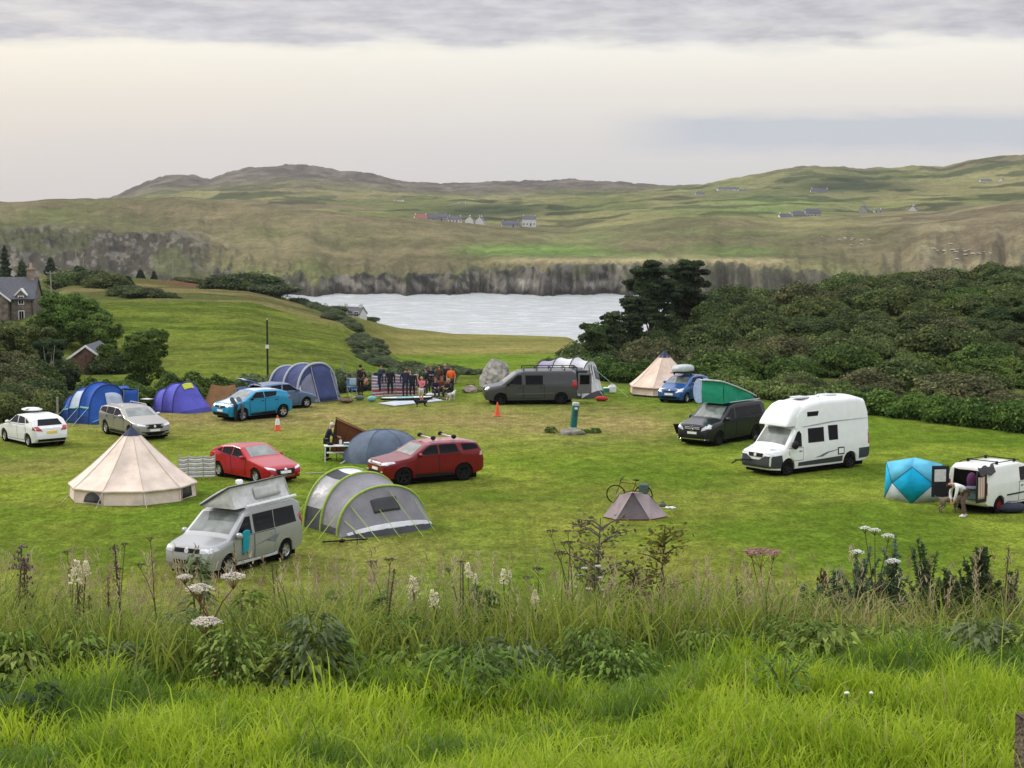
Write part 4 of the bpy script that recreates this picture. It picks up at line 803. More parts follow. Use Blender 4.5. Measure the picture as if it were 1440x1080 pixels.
# ---------------- bell tents
def bell_tent(name, label, loc, R, H, wall, n, rot, canvas, cap, windows=(), capr=.13, eave=.06):
    t = thing(name, label, 'tent', loc, 0, 'pale bell tents')
    ang = [rot+2*PI*k/n for k in range(n)]; prof = lambda u: (wall+(H-wall)*(u**1.06))
    def P(k, r, z): return (r*math.cos(ang[k % n]), r*math.sin(ang[k % n]), z)
    def roofpt(u, s):           # u 0..1 eave to tip, s facet coordinate 0..n
        k = int(s) % n; f = s-int(s); r = (R+eave)*(1-u); a = Vector(P(k, r, 0)); b = Vector(P(k+1, r, 0)); p = a.lerp(b, f)
        sag = .055*math.sin(PI*f)*math.sin(PI*min(1, u*1.1))+.0; p *= (1-sag)
        return (p.x, p.y, prof(u)-.05*math.sin(PI*u)-.02*math.sin(PI*f)*(1-u))
    m = MB(); m.grid(lambda a, b: roofpt(a*(1-capr), b*n*.99999), 16, n*6); m.build('roof', canvas, t, ang=18)
    m = MB(); m.grid(lambda a, b: tuple(q*(1.015 if i < 2 else 1)+(.012 if i == 2 else 0) for i, q in enumerate(roofpt(1-capr-.015+(capr+.015)*a, b*n*.99999))), 4, n*6)
    m.tube([(0, 0, H-.05), (0, 0, H+.10)], .02, 5); m.build('cap', cap, t, ang=18)
    def wp(s, v):
        k = int(s) % n; f = s-int(s); p = Vector(P(k, R, 0)).lerp(Vector(P(k+1, R, 0)), f)*(1-.012*math.sin(PI*f)+.02*(1-v)); return (p.x, p.y, v*(wall+.0))
    m = MB(); m.grid(lambda a, b: wp(b*n*.99999, a*.98+.0), 4, n*6); m.build('wall', canvas, t, ang=18)
    m = MB(); m.grid(lambda a, b: tuple(q*(1.012 if i < 2 else 1) for i, q in enumerate(roofpt(0-.0, b*n*.99999)[:2]))+(wall-.07+.08*a-.0,), 1, n*4); m.build('valance', canvas, t, ang=18, thick=.012)
    m = MB()
    for k in range(n): m.tube([Vector(roofpt(u, k+.0001))*1.004 for u in np.linspace(0, .86, 9)], .012, 4); m.tube([Vector(P(k, R*1.012, wall)), Vector(P(k, R*1.03, 0.02))], .012, 4)
    m.build('seam', mat('seam_beige', tuple(c*.78 for c in (.60, .47, .38))), t)
    m = MB()
    for k in range(n): a, b = Vector(P(k, R*1.035, 0.0)), Vector(P(k+1, R*1.035, 0.0)); m.grid(lambda u, v: tuple(a.lerp(b, u)+Vector((0, 0, .045*v))), 3, 1)
    m.build('mud_flap', mat('groundsheet_black', (.03, .03, .035), .7), t, thick=.01)
    for k, f0, f1, arch in windows:
        m = MB(); c_ = []
        fm, hw = (f0+f1)/2, (f1-f0)/2; zb, zt = (.10, wall-.07)
        for j in range(13):
            a = PI*j/12; c_.append((fm+hw*math.cos(a), zb+(zt-zb)*math.sin(a)) if arch else None)
        if not arch: c_ = [(f1, zb), (f1-.02, zt-.04), (f1-.16, zt), (f0+.08, zt), (f0, zb)]
        pts = [Vector(P(k, R*1.03, 0)).lerp(Vector(P(k+1, R*1.03, 0)), f)+Vector((0, 0, z)) for f, z in c_]
        pts = [Vector((p.x*(1-.012*p.z/wall), p.y*(1-.012*p.z/wall), p.z)) for p in pts]
        m.add(pts, [tuple(range(len(pts)))]); w_ = m.build('window', mat('mesh_dark', (.035, .035, .035), .9), t, thick=.012)
        m = MB(); m.tube(pts+[pts[0]], .014, 4); m.build('frame', mat('trim_beige', (.5, .4, .33)), w_)
    return t
CAN = fabric('canvas', (.70, .58, .495), bump=.9); NAVY = fabric('navy_cap', (.035, .045, .085)); CAN2 = fabric('canvas_pink', (.66, .52, .43))
rt = R_(-90+21/1.0)
bt = bell_tent('bell_tent', 'large beige bell tent with a navy cap and two mesh windows, nearest on the left', G(187, 699), 2.42, 2.80, .60, 10, R_(-90-15), CAN, NAVY, windows=((9, .33, .95, True), (2, .12, .72, False)))
for k in (0, 1, 9): a = R_(-105)+2*PI*k/10; guy(bt, (2.46*math.cos(a), 2.46*math.sin(a), .6), (3.1*math.cos(a), 3.1*math.sin(a), .0))
bell_tent('bell_tent', 'distant beige bell tent with a black tip behind the blue supermini', G(934, 553), 2.12, 2.62, .52, 8, R_(-112), CAN2, NAVY, capr=.17)
# ---------------- tunnel tents
def tunnel(name, label, loc, deg, hoops, bays, hoopm, ends=(None, None), skirt=None, hr=.035, sag=.05, q=.82, sk=.28, group='tunnel tents and awnings'):
    """hoops: (x, half width, height); bays: material per gap; ends: (material, base overhang, top height fraction, hoop index)"""
    t = thing(name, label, 'tent', loc, R_(deg), group)
    def arc(hw, h, v):
        a = PI*v; cx, s_ = math.cos(a), math.sin(a); return (hw*math.copysign(abs(cx)**q, cx), h*s_**q if s_ > 0 else 0)
    def pt(x, v, lift=0):
        xs = [h[0] for h in hoops]; hw = np.interp(x, xs, [h[1] for h in hoops]); h = np.interp(x, xs, [h[2] for h in hoops])
        k = max(0, min(len(xs)-2, int(np.searchsorted(xs, x)-1))); f = (x-xs[k])/(xs[k+1]-xs[k]); d = 1-sag*math.sin(PI*max(0, min(1, f)))+lift
        y, z = arc(hw*d, h*d, v); return (x, y, z)

    for i, bm_ in enumerate(bays):
        x0, x1 = hoops[i][0], hoops[i+1][0]; segs = bm_ if isinstance(bm_, list) else [(0, 1, bm_)]
        for v0, v1, m_ in segs:
            m = MB(); m.grid(lambda u, v: pt(x0+(x1-x0)*u, v0+(v1-v0)*v), 8, max(4, int(36*(v1-v0)))); m.build('fabric_panel', m_, t, ang=50)
    for x, hw, h in hoops:
        m = MB(); m.tube([(x, *arc(hw+hr*.5, h+hr*.5, v)) for v in np.linspace(0, 1, 33)], hr, 8); m.build('hoop', hoopm, t)
    fns = []
    for i, e in enumerate(ends):
        if e is None: fns.append(None); continue
        m_, ov, _ = e; x, hw, h = hoops[0] if i == 0 else hoops[-1]; sg = -1 if i == 0 else 1
        def fn(u, v, x=x, hw=hw, h=h, sg=sg, ov=ov):      # u across 0..1, v 0 base..1 rim
            y, z = arc(hw, h, u); s_ = math.sin(PI*u); return (x+sg*ov*(1-v)**1.15*(s_**.6 if s_ > 0 else 0), y*(1+(1-v)*.02), z*v)
        m = MB(); m.grid(fn, 30, 10); m.build('end_wall', m_, t, ang=50); fns.append(fn)
    if skirt:
        for sg in (1, -1):
            def sf(u, v):
                x = hoops[0][0]+(hoops[-1][0]-hoops[0][0])*u; vv = .5-sg*.5
                xs = [h[0] for h in hoops]; hw = float(np.interp(x, xs, [h[1] for h in hoops])); h = float(np.interp(x, xs, [h[2] for h in hoops]))
                zz = sk*v; y = hw*(1-(zz/h)**(2/q))**(q/2)*(1-.02*math.sin(PI*u*(len(hoops)-1))**2)+.02; return (x, sg*y, zz)
            m = MB(); m.grid(sf, 16, 3); m.build('mud_skirt', skirt, t)
        for i, fn in enumerate(fns):
            if fn: m = MB(); m.grid(lambda u, v: tuple(np.array(fn(u, v*.16))+np.array(((-1 if i == 0 else 1)*.015, 0, 0))), 30, 2); m.build('mud_skirt', skirt, t)
    return t, pt, fns
def wallpatch(t, fn, u0, u1, v0, v1, m, name='window', off=.02, sg=1, parent=None, thick=.012):
    mb = MB(); mb.grid(lambda a, b: tuple(np.array(fn(u0+(u1-u0)*a, v0+(v1-v0)*b))+np.array((sg*off, 0, 0))), 8, 6); return mb.build(name, m, parent or t, thick=thick)
def baypatch(t, pt, x0, x1, v0, v1, m, name='window', lift=.02):
    mb = MB(); mb.grid(lambda a, b: pt(x0+(x1-x0)*a, v0+(v1-v0)*b, lift), 6, 8); return mb.build(name, m, t, thick=.01)
# ---- big grey awning with lime beams
MG = fabric('mid_grey', (.20, .195, .215), bump=.5); LG = fabric('light_grey', (.60, .60, .63), bump=.35); CH = fabric('charcoal', (.05, .052, .06)); WG = fabric('window_grey', (.30, .295, .31), .35, .6)
C0, C1 = G(420, 742), G(485, 756)
t, pt, fn = tunnel('drive_away_awning', 'large grey air awning with lime green beams behind the silver camper van', G(513, 741), -49,
    [(-1.25, 1.75, 1.98), (-.15, 1.80, 1.92), (1.05, 1.95, 1.58)], [[(0, .54, LG), (.54, .64, CH), (.64, .88, WG), (.88, 1, CH)], MG], LIME, ends=((MG, .1, 0), (MG, 1.0, 0)), skirt=CH, hr=.042, sag=.03, q=.9, sk=.30)
f1 = fn[1]; BW = mat('awning_window', (.03, .032, .035), .4)
wallpatch(t, f1, .44, .60, .50, .78, BW, off=.03); wallpatch(t, f1, .02, .98, .15, .26, LG, 'pale_band', off=.02)
for u, v, l in ((.47, .9, 1.5), (.56, .55, .9), (.28, .8, .6), (.75, .9, 1.5), (.85, .75, 1.7)):
    a = Vector(f1(u, v)); b = Vector(f1(u, 0)); d = (b-a); d.z = 0; d = d.normalized() if d.length > .05 else Vector((1, 0, 0)); e = b+d*l*.7; e.z = .02
    guy(t, a+Vector((.03, 0, 0)), e, LIME, .015)
for x, y in ((-.15, -1.84), (1.05, -2.0), (-1.25, -1.8)): guy(t, (x, y*.96, .85), (x+.1, y-.85, .02), LIME, .02)
mb = MB()
for i, (px, py) in enumerate(((436, 646),)): pass
con = MB(); con.grid(lambda u, v: (-1.25-1.1*u, -.9+1.8*v, 1.78-.1*u-.12*math.sin(PI*v)+.1), 6, 6); con.build('cowl', fabric('cowl', (.38, .37, .36)), t, thick=.02)
# ---- blue tunnel tent, left
B1 = fabric('blue', (.022, .085, .36)); B2 = fabric('deep_blue', (.02, .05, .20)); B3 = fabric('pale_window', (.40, .46, .58)); CY = mat('cyan_tape', (.25, .55, .5))
t, pt, fn = tunnel('tunnel_tent', 'blue tunnel tent with a pale window panel and cyan band behind the silver-brown estate car', G(135, 592), -38,
    [(-1.55, .95, 1.30), (-.75, 1.22, 1.72), (.25, 1.35, 2.05), (1.0, 1.3, 1.98)], [B1, [(0, .64, B1), (.64, .88, B3), (.88, 1, B2)], B1], B2, ends=((B1, .5, 0), (B1, .55, 0)), skirt=B2, sk=.42)
wallpatch(t, fn[1], .30, .55, .05, .80, B3, 'door', off=.03); wallpatch(t, fn[1], .02, .98, .155, .18, CY, 'cyan_band', off=.03)
for v in (.0,): baypatch(t, pt, -1.5, 1.0, .875, .89, CY, 'cyan_band', .03)
for x in (-.75, .25, 1.0): guy(t, (x, -1.3, .9), (x-.1, -2.3, .0), mat('guy_cyan', (.4, .6, .5)), .012)
mb = MB(); mb.grid(lambda u, v: (.3+.9*u, .9+1.0*v, 1.75-.15*v*u-.12*math.sin(PI*u)+.0), 6, 6); mb.grid(lambda u, v: (1.2, .9+1.0*u, 1.6-.95*v), 4, 4); mb.build('porch_canopy', B1, t, thick=.01)
for y in (.9, 1.9): mb = MB(); mb.tube([(1.2, y, 0), (1.2, y, 1.68)], .015, 5); mb.build('pole', ALU, t)
# ---- violet-blue tunnel tent
V1 = fabric('violet', (.085, .085, .42)); V2 = fabric('violet_dark', (.05, .05, .22))
t, pt, fn = tunnel('tunnel_tent', 'violet-blue tunnel tent with a yellow vent flap between the estate car and the crossover', G(256, 578), -30,
    [(-1.25, .9, 1.15), (-.45, 1.15, 1.5), (.35, 1.2, 1.62)], [V1, V1], V2, ends=((V1, .4, 0), (V1, 1.35, 0)), skirt=V2, sk=.12, hr=.03)
wallpatch(t, fn[1], .42, .60, .80, .98, mat('vent_yellow', (.50, .55, .05)), 'vent_flap', off=.04)
mb = MB(); mb.grid(lambda u, v: (-.9+.0*u-.6*v, -1.25-.5*u, .75), 2, 2); mb.build('porch_flap', LG, t, thick=.01)
# ---- big navy awning with pale hoops
N1 = fabric('navy', (.045, .060, .155)); N2 = fabric('slate_panel', (.16, .17, .23)); PH = mat('hoop_grey', (.40, .42, .46), .6)
t, pt, fn = tunnel('tunnel_tent', 'large navy tunnel tent with pale grey hoops behind the slate-blue car', G(436, 562), -40,
    [(-2.0, 1.45, 1.85), (-.7, 1.55, 2.05), (.6, 1.6, 2.15)], [N1, N1], PH, ends=((N1, .3, 0), (N1, .75, 0)), skirt=N2, sk=.10, hr=.065, sag=.03)
wallpatch(t, fn[1], .60, .84, .10, .80, N2, 'side_panel', off=.03); wallpatch(t, fn[1], .84, .97, .15, .85, mat('window_white', (.55, .56, .58), .4), 'window', off=.03)
wallpatch(t, fn[1], .05, .28, .10, .85, N2, 'side_panel', off=.03); wallpatch(t, fn[1], .31, .58, .02, .93, N1, 'door', off=.035)
for u in (.30, .585): mb = MB(); mb.tube([Vector(fn[1](u, v))+Vector((.05, 0, 0)) for v in np.linspace(0, .97, 8)], .02, 5); mb.build('door_zip', PH, t)
# ---- pale drive-away awning behind the grey van
PG = fabric('pale_grey', (.52, .52, .54)); LV = fabric('lavender_grey', (.27, .25, .34))
t, pt, fn = tunnel('drive_away_awning', 'pale grey and white drive-away awning behind the dark grey panel van', G(806, 556), -24,
    [(-2.0, 1.4, 2.0), (-.9, 1.5, 2.25), (.2, 1.5, 2.3), (1.1, 1.45, 2.1)], [LV, PG, PG], CH, ends=((PG, .5, 0), (PG, .55, 0)), skirt=CH, sk=.15, hr=.03)
wallpatch(t, fn[1], .58, .76, .5, .8, mat('window_smoke', (.10, .11, .12), .3), off=.03); wallpatch(t, fn[1], .28, .46, .5, .85, mat('window_smoke', (.1, .1, .1)), off=.03)
baypatch(t, pt, .3, 1.0, .70, .86, mat('window_smoke', (.1, .1, .1))); baypatch(t, pt, .3, 1.0, .14, .32, mat('window_smoke', (.1, .1, .1)))
for y in (-.5, -.1): mb = MB(); mb.tube([(1.5, y, .1), (1.18, y*.9, 1.9)], .025, 5); mb.build('door_pole', CH, t)
for e in ((2.6, -1.9), (3.0, .5)): guy(t, (1.15, e[1]*.6, 1.7), (e[0]+.3, e[1], 0), mat('guy_cyan', (.4, .6, .5)), .012)
# ---- low domes
def dome(name, label, loc, deg, a, b, h, gores, mats, polem, pole=True, peak=.8, nose=0):
    t = thing(name, label, 'tent', loc, R_(deg), 'low dome tents'); n = len(mats)
    def P(u, v):      # u azimuth 0..1, v 0 base .. 1 top
        A = 2*PI*u; g = u*n; f = g-int(g); sagg = 1-.07*math.sin(PI*f)*math.sin(PI*v); ph = v*PI/2
        r = math.cos(ph)**peak*sagg; cx = math.cos(A); return (a*cx*r+nose*(1-v)*max(0, cx)**2, b*math.sin(A)*r, h*math.sin(ph)**1.0*(1-.02*math.sin(PI*f)))
    for k in range(n):
        m = MB(); m.grid(lambda x, y: P((k+x*.99999)/n, y), 10, 10); m.build('fabric_panel', mats[k], t, ang=50)
        if pole: m = MB(); m.tube([Vector(P(k/n, v))*1.006 for v in np.linspace(0, 1, 12)], .014, 5); m.build('pole', polem, t)
    return t, P
SB = fabric('slate', (.105, .135, .19)); SN = fabric('slate_navy', (.03, .042, .10))
t, P_ = dome('dome_tent', 'slate-blue dome tent between the brown tarp and the dark red SUV', G(537, 648), 12, 1.75, 1.35, 1.42, 6, [SN, SN, SB, SB, SB, SB][::1], SB, nose=.2)
guy(t, (-1.7, -.4, .1), (-1.95, -.6, 0), mat('peg_white', (.7, .7, .7)), .02)
dome('dome_tent', 'small dark navy dome tent half hidden behind the turquoise crossover', G(346, 572), 0, 1.15, .9, 1.15, 4, [SN]*4, mat('pole_blue', (.1, .15, .3)))
# ---- brown ridge tent
BR = fabric('tan', (.20, .105, .045)); bt_ = thing('ridge_tent', 'tan brown ridge tent behind the turquoise crossover', 'tent', G(316, 573), R_(-8))
mb = MB()
for sg in (1, -1): mb.grid(lambda u, v: (-.75+.1*(1-v)*-1+1.35*u+(.25*(1-v)*(2*u-1)), sg*(1-v)*1.0, (1.32-.10*math.sin(PI*u))*v-.06*math.sin(PI*v)), 10, 8)
mb.build('flysheet', BR, bt_); mb = MB(); mb.add([(-1.0, -1, 0), (-1.0, 1, 0), (-.75, 0, 1.32)], [(0, 1, 2)]); mb.add([(.85, -1, 0), (.85, 1, 0), (.6, 0, 1.32)], [(0, 1, 2)]); mb.build('end_wall', BR, bt_, thick=.01)
for x in (-.75, .6): mb = MB(); mb.tube([(x, 0, 0), (x, 0, 1.4)], .014, 5); mb.build('pole', BLK, bt_)
# ---- brown tarp lean-to
TB = fabric('rust_tarp', (.20, .075, .03)); o0 = G(476, 648); tp = thing('tarp_shelter', 'rust-brown tarp pitched on a tall pole beside the slate-blue dome tent', 'tarp', o0, 0)
A_ = Vector((-.10, .15, 1.92)); B_ = Vector((2.35, .5, .75)); C_ = Vector((-.62, 1.0, .12)); D_ = Vector((1.1, .75, .02)); E2 = Vector((-.45, .15, .45)); D2 = Vector((1.15, -.05, .02))
mb = MB(); mb.grid(lambda u, v: tuple(A_.lerp(B_, u).lerp(Vector((-.45, .9, .25)).lerp(D_, u), v)-Vector((0, 0, .06*math.sin(PI*u)*math.sin(PI*v)))), 14, 10)
mb.grid(lambda u, v: tuple(A_.lerp(B_, u).lerp(Vector((.2, -.9, 1.15)).lerp(Vector((2.0, -.3, .6)), u), v*.10)), 10, 3); mb.build('canvas', TB, tp, thick=.01)
mb = MB(); mb.tube([A_-Vector((0, 0, 1.92)), A_+Vector((0, 0, .06))], .016, 6); mb.build('pole', BLK, tp)
mb = MB()
for k in range(5): f = k/4; mb.tube([A_.lerp(B_, f)+Vector((0, -.012, 0)), Vector((-.45, .88, .25)).lerp(D_, f)+Vector((0, -.012, .02))], .01, 4)
mb.tube([A_, B_], .02, 4); mb.build('seam', mat('dark_seam', (.03, .012, .008)), tp)
# ---- small backpacking tent
LVG = fabric('mauve_grey', (.29, .235, .245)); DM = fabric('dark_mauve', (.13, .105, .115)); ORG = fabric('rust', (.24, .055, .025))
t = thing('backpacking_tent', 'tiny mauve-grey backpacking tent with rust trim in front of the bicycle', 'tent', G(893, 729), 0)
apx = Vector((-.10, -.12, 1.0)); pts = {'fl': (-.72, -.62, .0), 'fr': (.50, -.62, .0), 'l': (-1.17, .0, .0), 'r': (1.2, .12, 0), 'bl': (-.75, .62, 0), 'br': (.85, .7, 0), 'pl': (-.58, .1, .86), 'pr': (.52, .12, .86)}
pts = {k: Vector(v) for k, v in pts.items()}; LF = .07; up = Vector((0, 0, LF))
def tri(a, b, c, m, name='fabric_panel', sag=.05, lift=0):
    nn = (b-a).cross(c-a).normalized(); nn = nn if nn.z < 0 else -nn
    mb = MB(); mb.grid(lambda u, v: tuple(a.lerp(b, v).lerp(a.lerp(c, v), u)+nn*(sag*math.sin(PI*v)*math.sin(PI*u)-lift)), 8, 8); return mb.build(name, m, t, ang=60)
tri(apx, pts['fl']+up, pts['fr']+up, DM, 'door'); tri(apx, pts['fl']+up, pts['pl'], LVG); tri(pts['pl'], pts['fl']+up, pts['l']+up, LVG); tri(apx, pts['fr']+up, pts['pr'], LVG); tri(pts['pr'], pts['fr']+up, pts['r']+up, LVG)
tri(apx, pts['pl'], pts['pr'], LVG, sag=-.02); tri(pts['pl'], pts['l']+up, pts['bl']+up, LVG); tri(pts['pr'], pts['r']+up, pts['br']+up, LVG); tri(pts['pl'], pts['bl']+up, pts['br']+up, LVG); tri(pts['pl'], pts['pr'], pts['br']+up, LVG)
tri(apx, Vector((-.35, -.25, .98)), Vector((.3, -.2, .98)), LVG, sag=0)
sh = MB()
for a, b in (('l', 'fl'), ('fl', 'fr'), ('fr', 'r'), ('r', 'br'), ('br', 'bl'), ('bl', 'l')): sh.grid(lambda u, v: tuple(pts[a].lerp(pts[b], u)*(.97 if v else .97)+Vector((0, 0, .09*v))), 4, 1)
sh.build('groundsheet_edge', ORG, t)
pm = MB(); pm.tube([pts['fl']*1.02, apx*1.0+Vector((0, -.03, .01)), pts['fr']*1.02], .012, 5); pm.build('door_zip', mat('zip_dark', (.08, .06, .06)), t)
pm = MB(); pm.tube([pts['l'], pts['pl'], Vector((-.1, .1, 1.02)), pts['pr'], pts['r']], .012, 5); pm.build('pole', BLK, t)
for k in ('fl', 'fr'): mb = MB(); mb.box(*[q for i in range(3) for q in (pts[k][i]-.03, pts[k][i]+.05)]); mb.build('corner_tab', mat('tab_orange', (.6, .25, .03)), t)
# ---- turquoise hub shelter
TQ = fabric('turquoise', (.0, .36, .62)); TQ2 = fabric('pale_turquoise', (.10, .42, .62)); TW = fabric('clear_grey', (.42, .48, .52), .4)
c0 = G(1281.5, 708.5); t = thing('popup_shelter', 'turquoise and white pop-up hub shelter beside the small white van', 'shelter', c0, 0)
def gp(px, py, z=0): return G(px, py, z)-c0
K0 = Vector((0, 0, 0)); dr = Vector((math.cos(R_(28)), math.sin(R_(28)), 0)); dl = Vector((-dr.y, dr.x, 0)); S_ = 1.62; Hh = 1.42
cor = [K0, dr*S_, dr*S_+dl*S_, dl*S_]; ctr = (dr+dl)*S_/2
for i in range(4):
    a, b = cor[i], cor[(i+1) % 4]; n_ = ((a+b)/2-ctr).normalized(); hub = (a+b)/2+n_*.30+Vector((0, 0, Hh*.52)); A1, B1_ = a+Vector((0, 0, Hh))*1-(a-ctr)*.06, b+Vector((0, 0, Hh))-(b-ctr)*.06
    for q, m_ in (((a, A1, hub), TQ), ((b, B1_, hub), TQ), ((A1, B1_, hub), TQ2), ((a, b, hub), TW)): mb = MB(); mb.add(q, [(0, 1, 2)]); mb.build('wall_panel', m_, t, thick=.008)
    mb = MB()
    for e in (a, b, A1, B1_): mb.tube([hub, e], .012, 5)
    mb.build('rod', BLK, t)
    ap = ctr+Vector((0, 0, Hh+.22)); mb = MB(); mb.add([A1, B1_, ap], [(0, 1, 2)]); mb.build('roof_panel', TQ2, t, thick=.008)
# ================================================================ WINDBREAKS
def windbreak(name, label, pts, h, cols, waves=.05, pole=None):
    t = thing(name, label, 'windbreak', pts[0], 0); o = Vector(pts[0]); P = [Vector(p)-o for p in pts]; nb = len(cols)
    for i in range(len(P)-1):
        for k, cm in enumerate(cols):
            z0, z1 = .06+(h-.06)*k/nb, .06+(h-.06)*(k+1)/nb
            m = MB(); m.grid(lambda u, v: tuple(P[i].lerp(P[i+1], u)+Vector((0, waves*math.sin(u*PI)*1.2+.02*math.sin(u*9), z0+(z1-z0)*v-.06*math.sin(PI*u)*(z0+(z1-z0)*v)/h))), 8, 1); m.build('cloth_stripe', cm, t, thick=.006)
    for p in P: m = MB(); m.tube([p-Vector((0, 0, .1)), p+Vector((0, 0, h+.08))], .016, 6); m.build('pole', pole or mat('pole_wood', (.4, .33, .24)), t)
    return t
wa, wb_ = mat('stripe_cream', (.70, .70, .66), .9), mat('stripe_grey_cloth', (.38, .40, .41), .9)
windbreak('windbreak', 'grey and cream striped windbreak between the bell tent and the red hatchback', [G(251, 675), G(265, 674), G(286, 673.5), G(303, 673)], .98, [wa, wb_]*5)
wr, wp_, wn = mat('stripe_white', (.62, .60, .64), .9), mat('stripe_red', (.42, .10, .13), .9), mat('stripe_violet', (.25, .20, .38), .9)
WBP = [G(523, 560), G(540, 558.5), G(556, 558), G(572, 557.5), G(587, 557.5)]
windbreak('windbreak', 'red, white and violet striped windbreak with wetsuits hung over it', WBP, 1.35, [wr, wp_, wr, wp_, wp_, wr, wn, wr, wn, wr, wp_, wr, wn, wr], waves=.04)
# ================================================================ WETSUITS
def wetsuit(label, loc, m, hgt=1.35, lean=0, up=1.45):
    t = thing('wetsuit', label, 'wetsuit', loc, 0, 'wetsuits hung to dry on the windbreak')
    mb = MB(); mb.grid(lambda u, v: (.20*(u*2-1)*(1-.25*v)+lean*(1-v), -.10-.05*math.cos((u*2-1)*1.5), up-.62*v), 6, 6); mb.build('torso', m, t, thick=.03)
    for sg in (1, -1):
        mb = MB(); mb.tube([(sg*.09, -.12, up-.60), (sg*.12, -.13, up-.95), (sg*.10, -.13, up-hgt)], [.09, .06, .045], 8); mb.build('leg', m, t)
        mb = MB(); mb.tube([(sg*.19+lean, -.12, up-.03), (sg*.27, -.14, up-.3), (sg*.25, -.14, up-.62)], [.06, .045, .035], 8); mb.build('sleeve', m, t)
    return t
NEO = mat('neoprene', (.012, .014, .018), .7); NEO2 = mat('neoprene_blue', (.02, .028, .055), .7)
for px, lb, m_, hg in ((532, 'black wetsuit with grey shoulders, leftmost on the striped windbreak', NEO2, 1.1), (549, 'black wetsuit hanging in the middle of the striped windbreak', NEO, 1.25), (570, 'long navy wetsuit on the striped windbreak, second from its right end', NEO2, 1.45), (580, 'short black wetsuit at the right end of the striped windbreak', NEO, 1.2)):
    wetsuit(lb, G(px, 558.8), m_, hg, up=1.5 if px != 580 else 1.35)
# ================================================================ PEOPLE AND ANIMALS
SKIN = mat('skin', (.50, .27, .18), .55, var=.06); SKIN2 = mat('skin_tan', (.40, .20, .12), .55, var=.06)
def skinmesh(name, verts, edges, rad, m, parent, sub=1):
    """one continuous surface grown round a skeleton: vertex 0 is the root"""
    me = bpy.data.meshes.new(name); me.from_pydata([tuple(v) for v in verts], edges, []); me.materials.append(m)
    o = bpy.data.objects.new(name, me); C.objects.link(o); o.parent = parent
    o.modifiers.new('skin', 'SKIN'); o.modifiers['skin'].use_smooth_shade = True
    if not me.skin_vertices: me.attributes.new('skin_vertex', 'FLOAT_VECTOR', 'POINT') if False else None
    if not me.skin_vertices:
        bpy.context.view_layer.objects.active = o; bpy.ops.object.select_all(action='DESELECT'); o.select_set(True); bpy.ops.mesh.customdata_skin_add()
    for i, r in enumerate(rad):
        d = me.skin_vertices[0].data[i]; d.radius = (r, r) if not isinstance(r, tuple) else r; d.use_root = (i == 0)
    s = o.modifiers.new('sub', 'SUBSURF'); s.levels = s.render_levels = sub
    return o
STAND = dict(pel=(0, 0, .95), che=(0, 0, 1.30), nek=(0, 0, 1.50), hed=(.02, 0, 1.64), shL=(0, .18, 1.43), elL=(.02, .25, 1.15), haL=(.10, .24, .90), hiL=(0, .09, .90), knL=(.03, .10, .50), anL=(0, .10, .09))
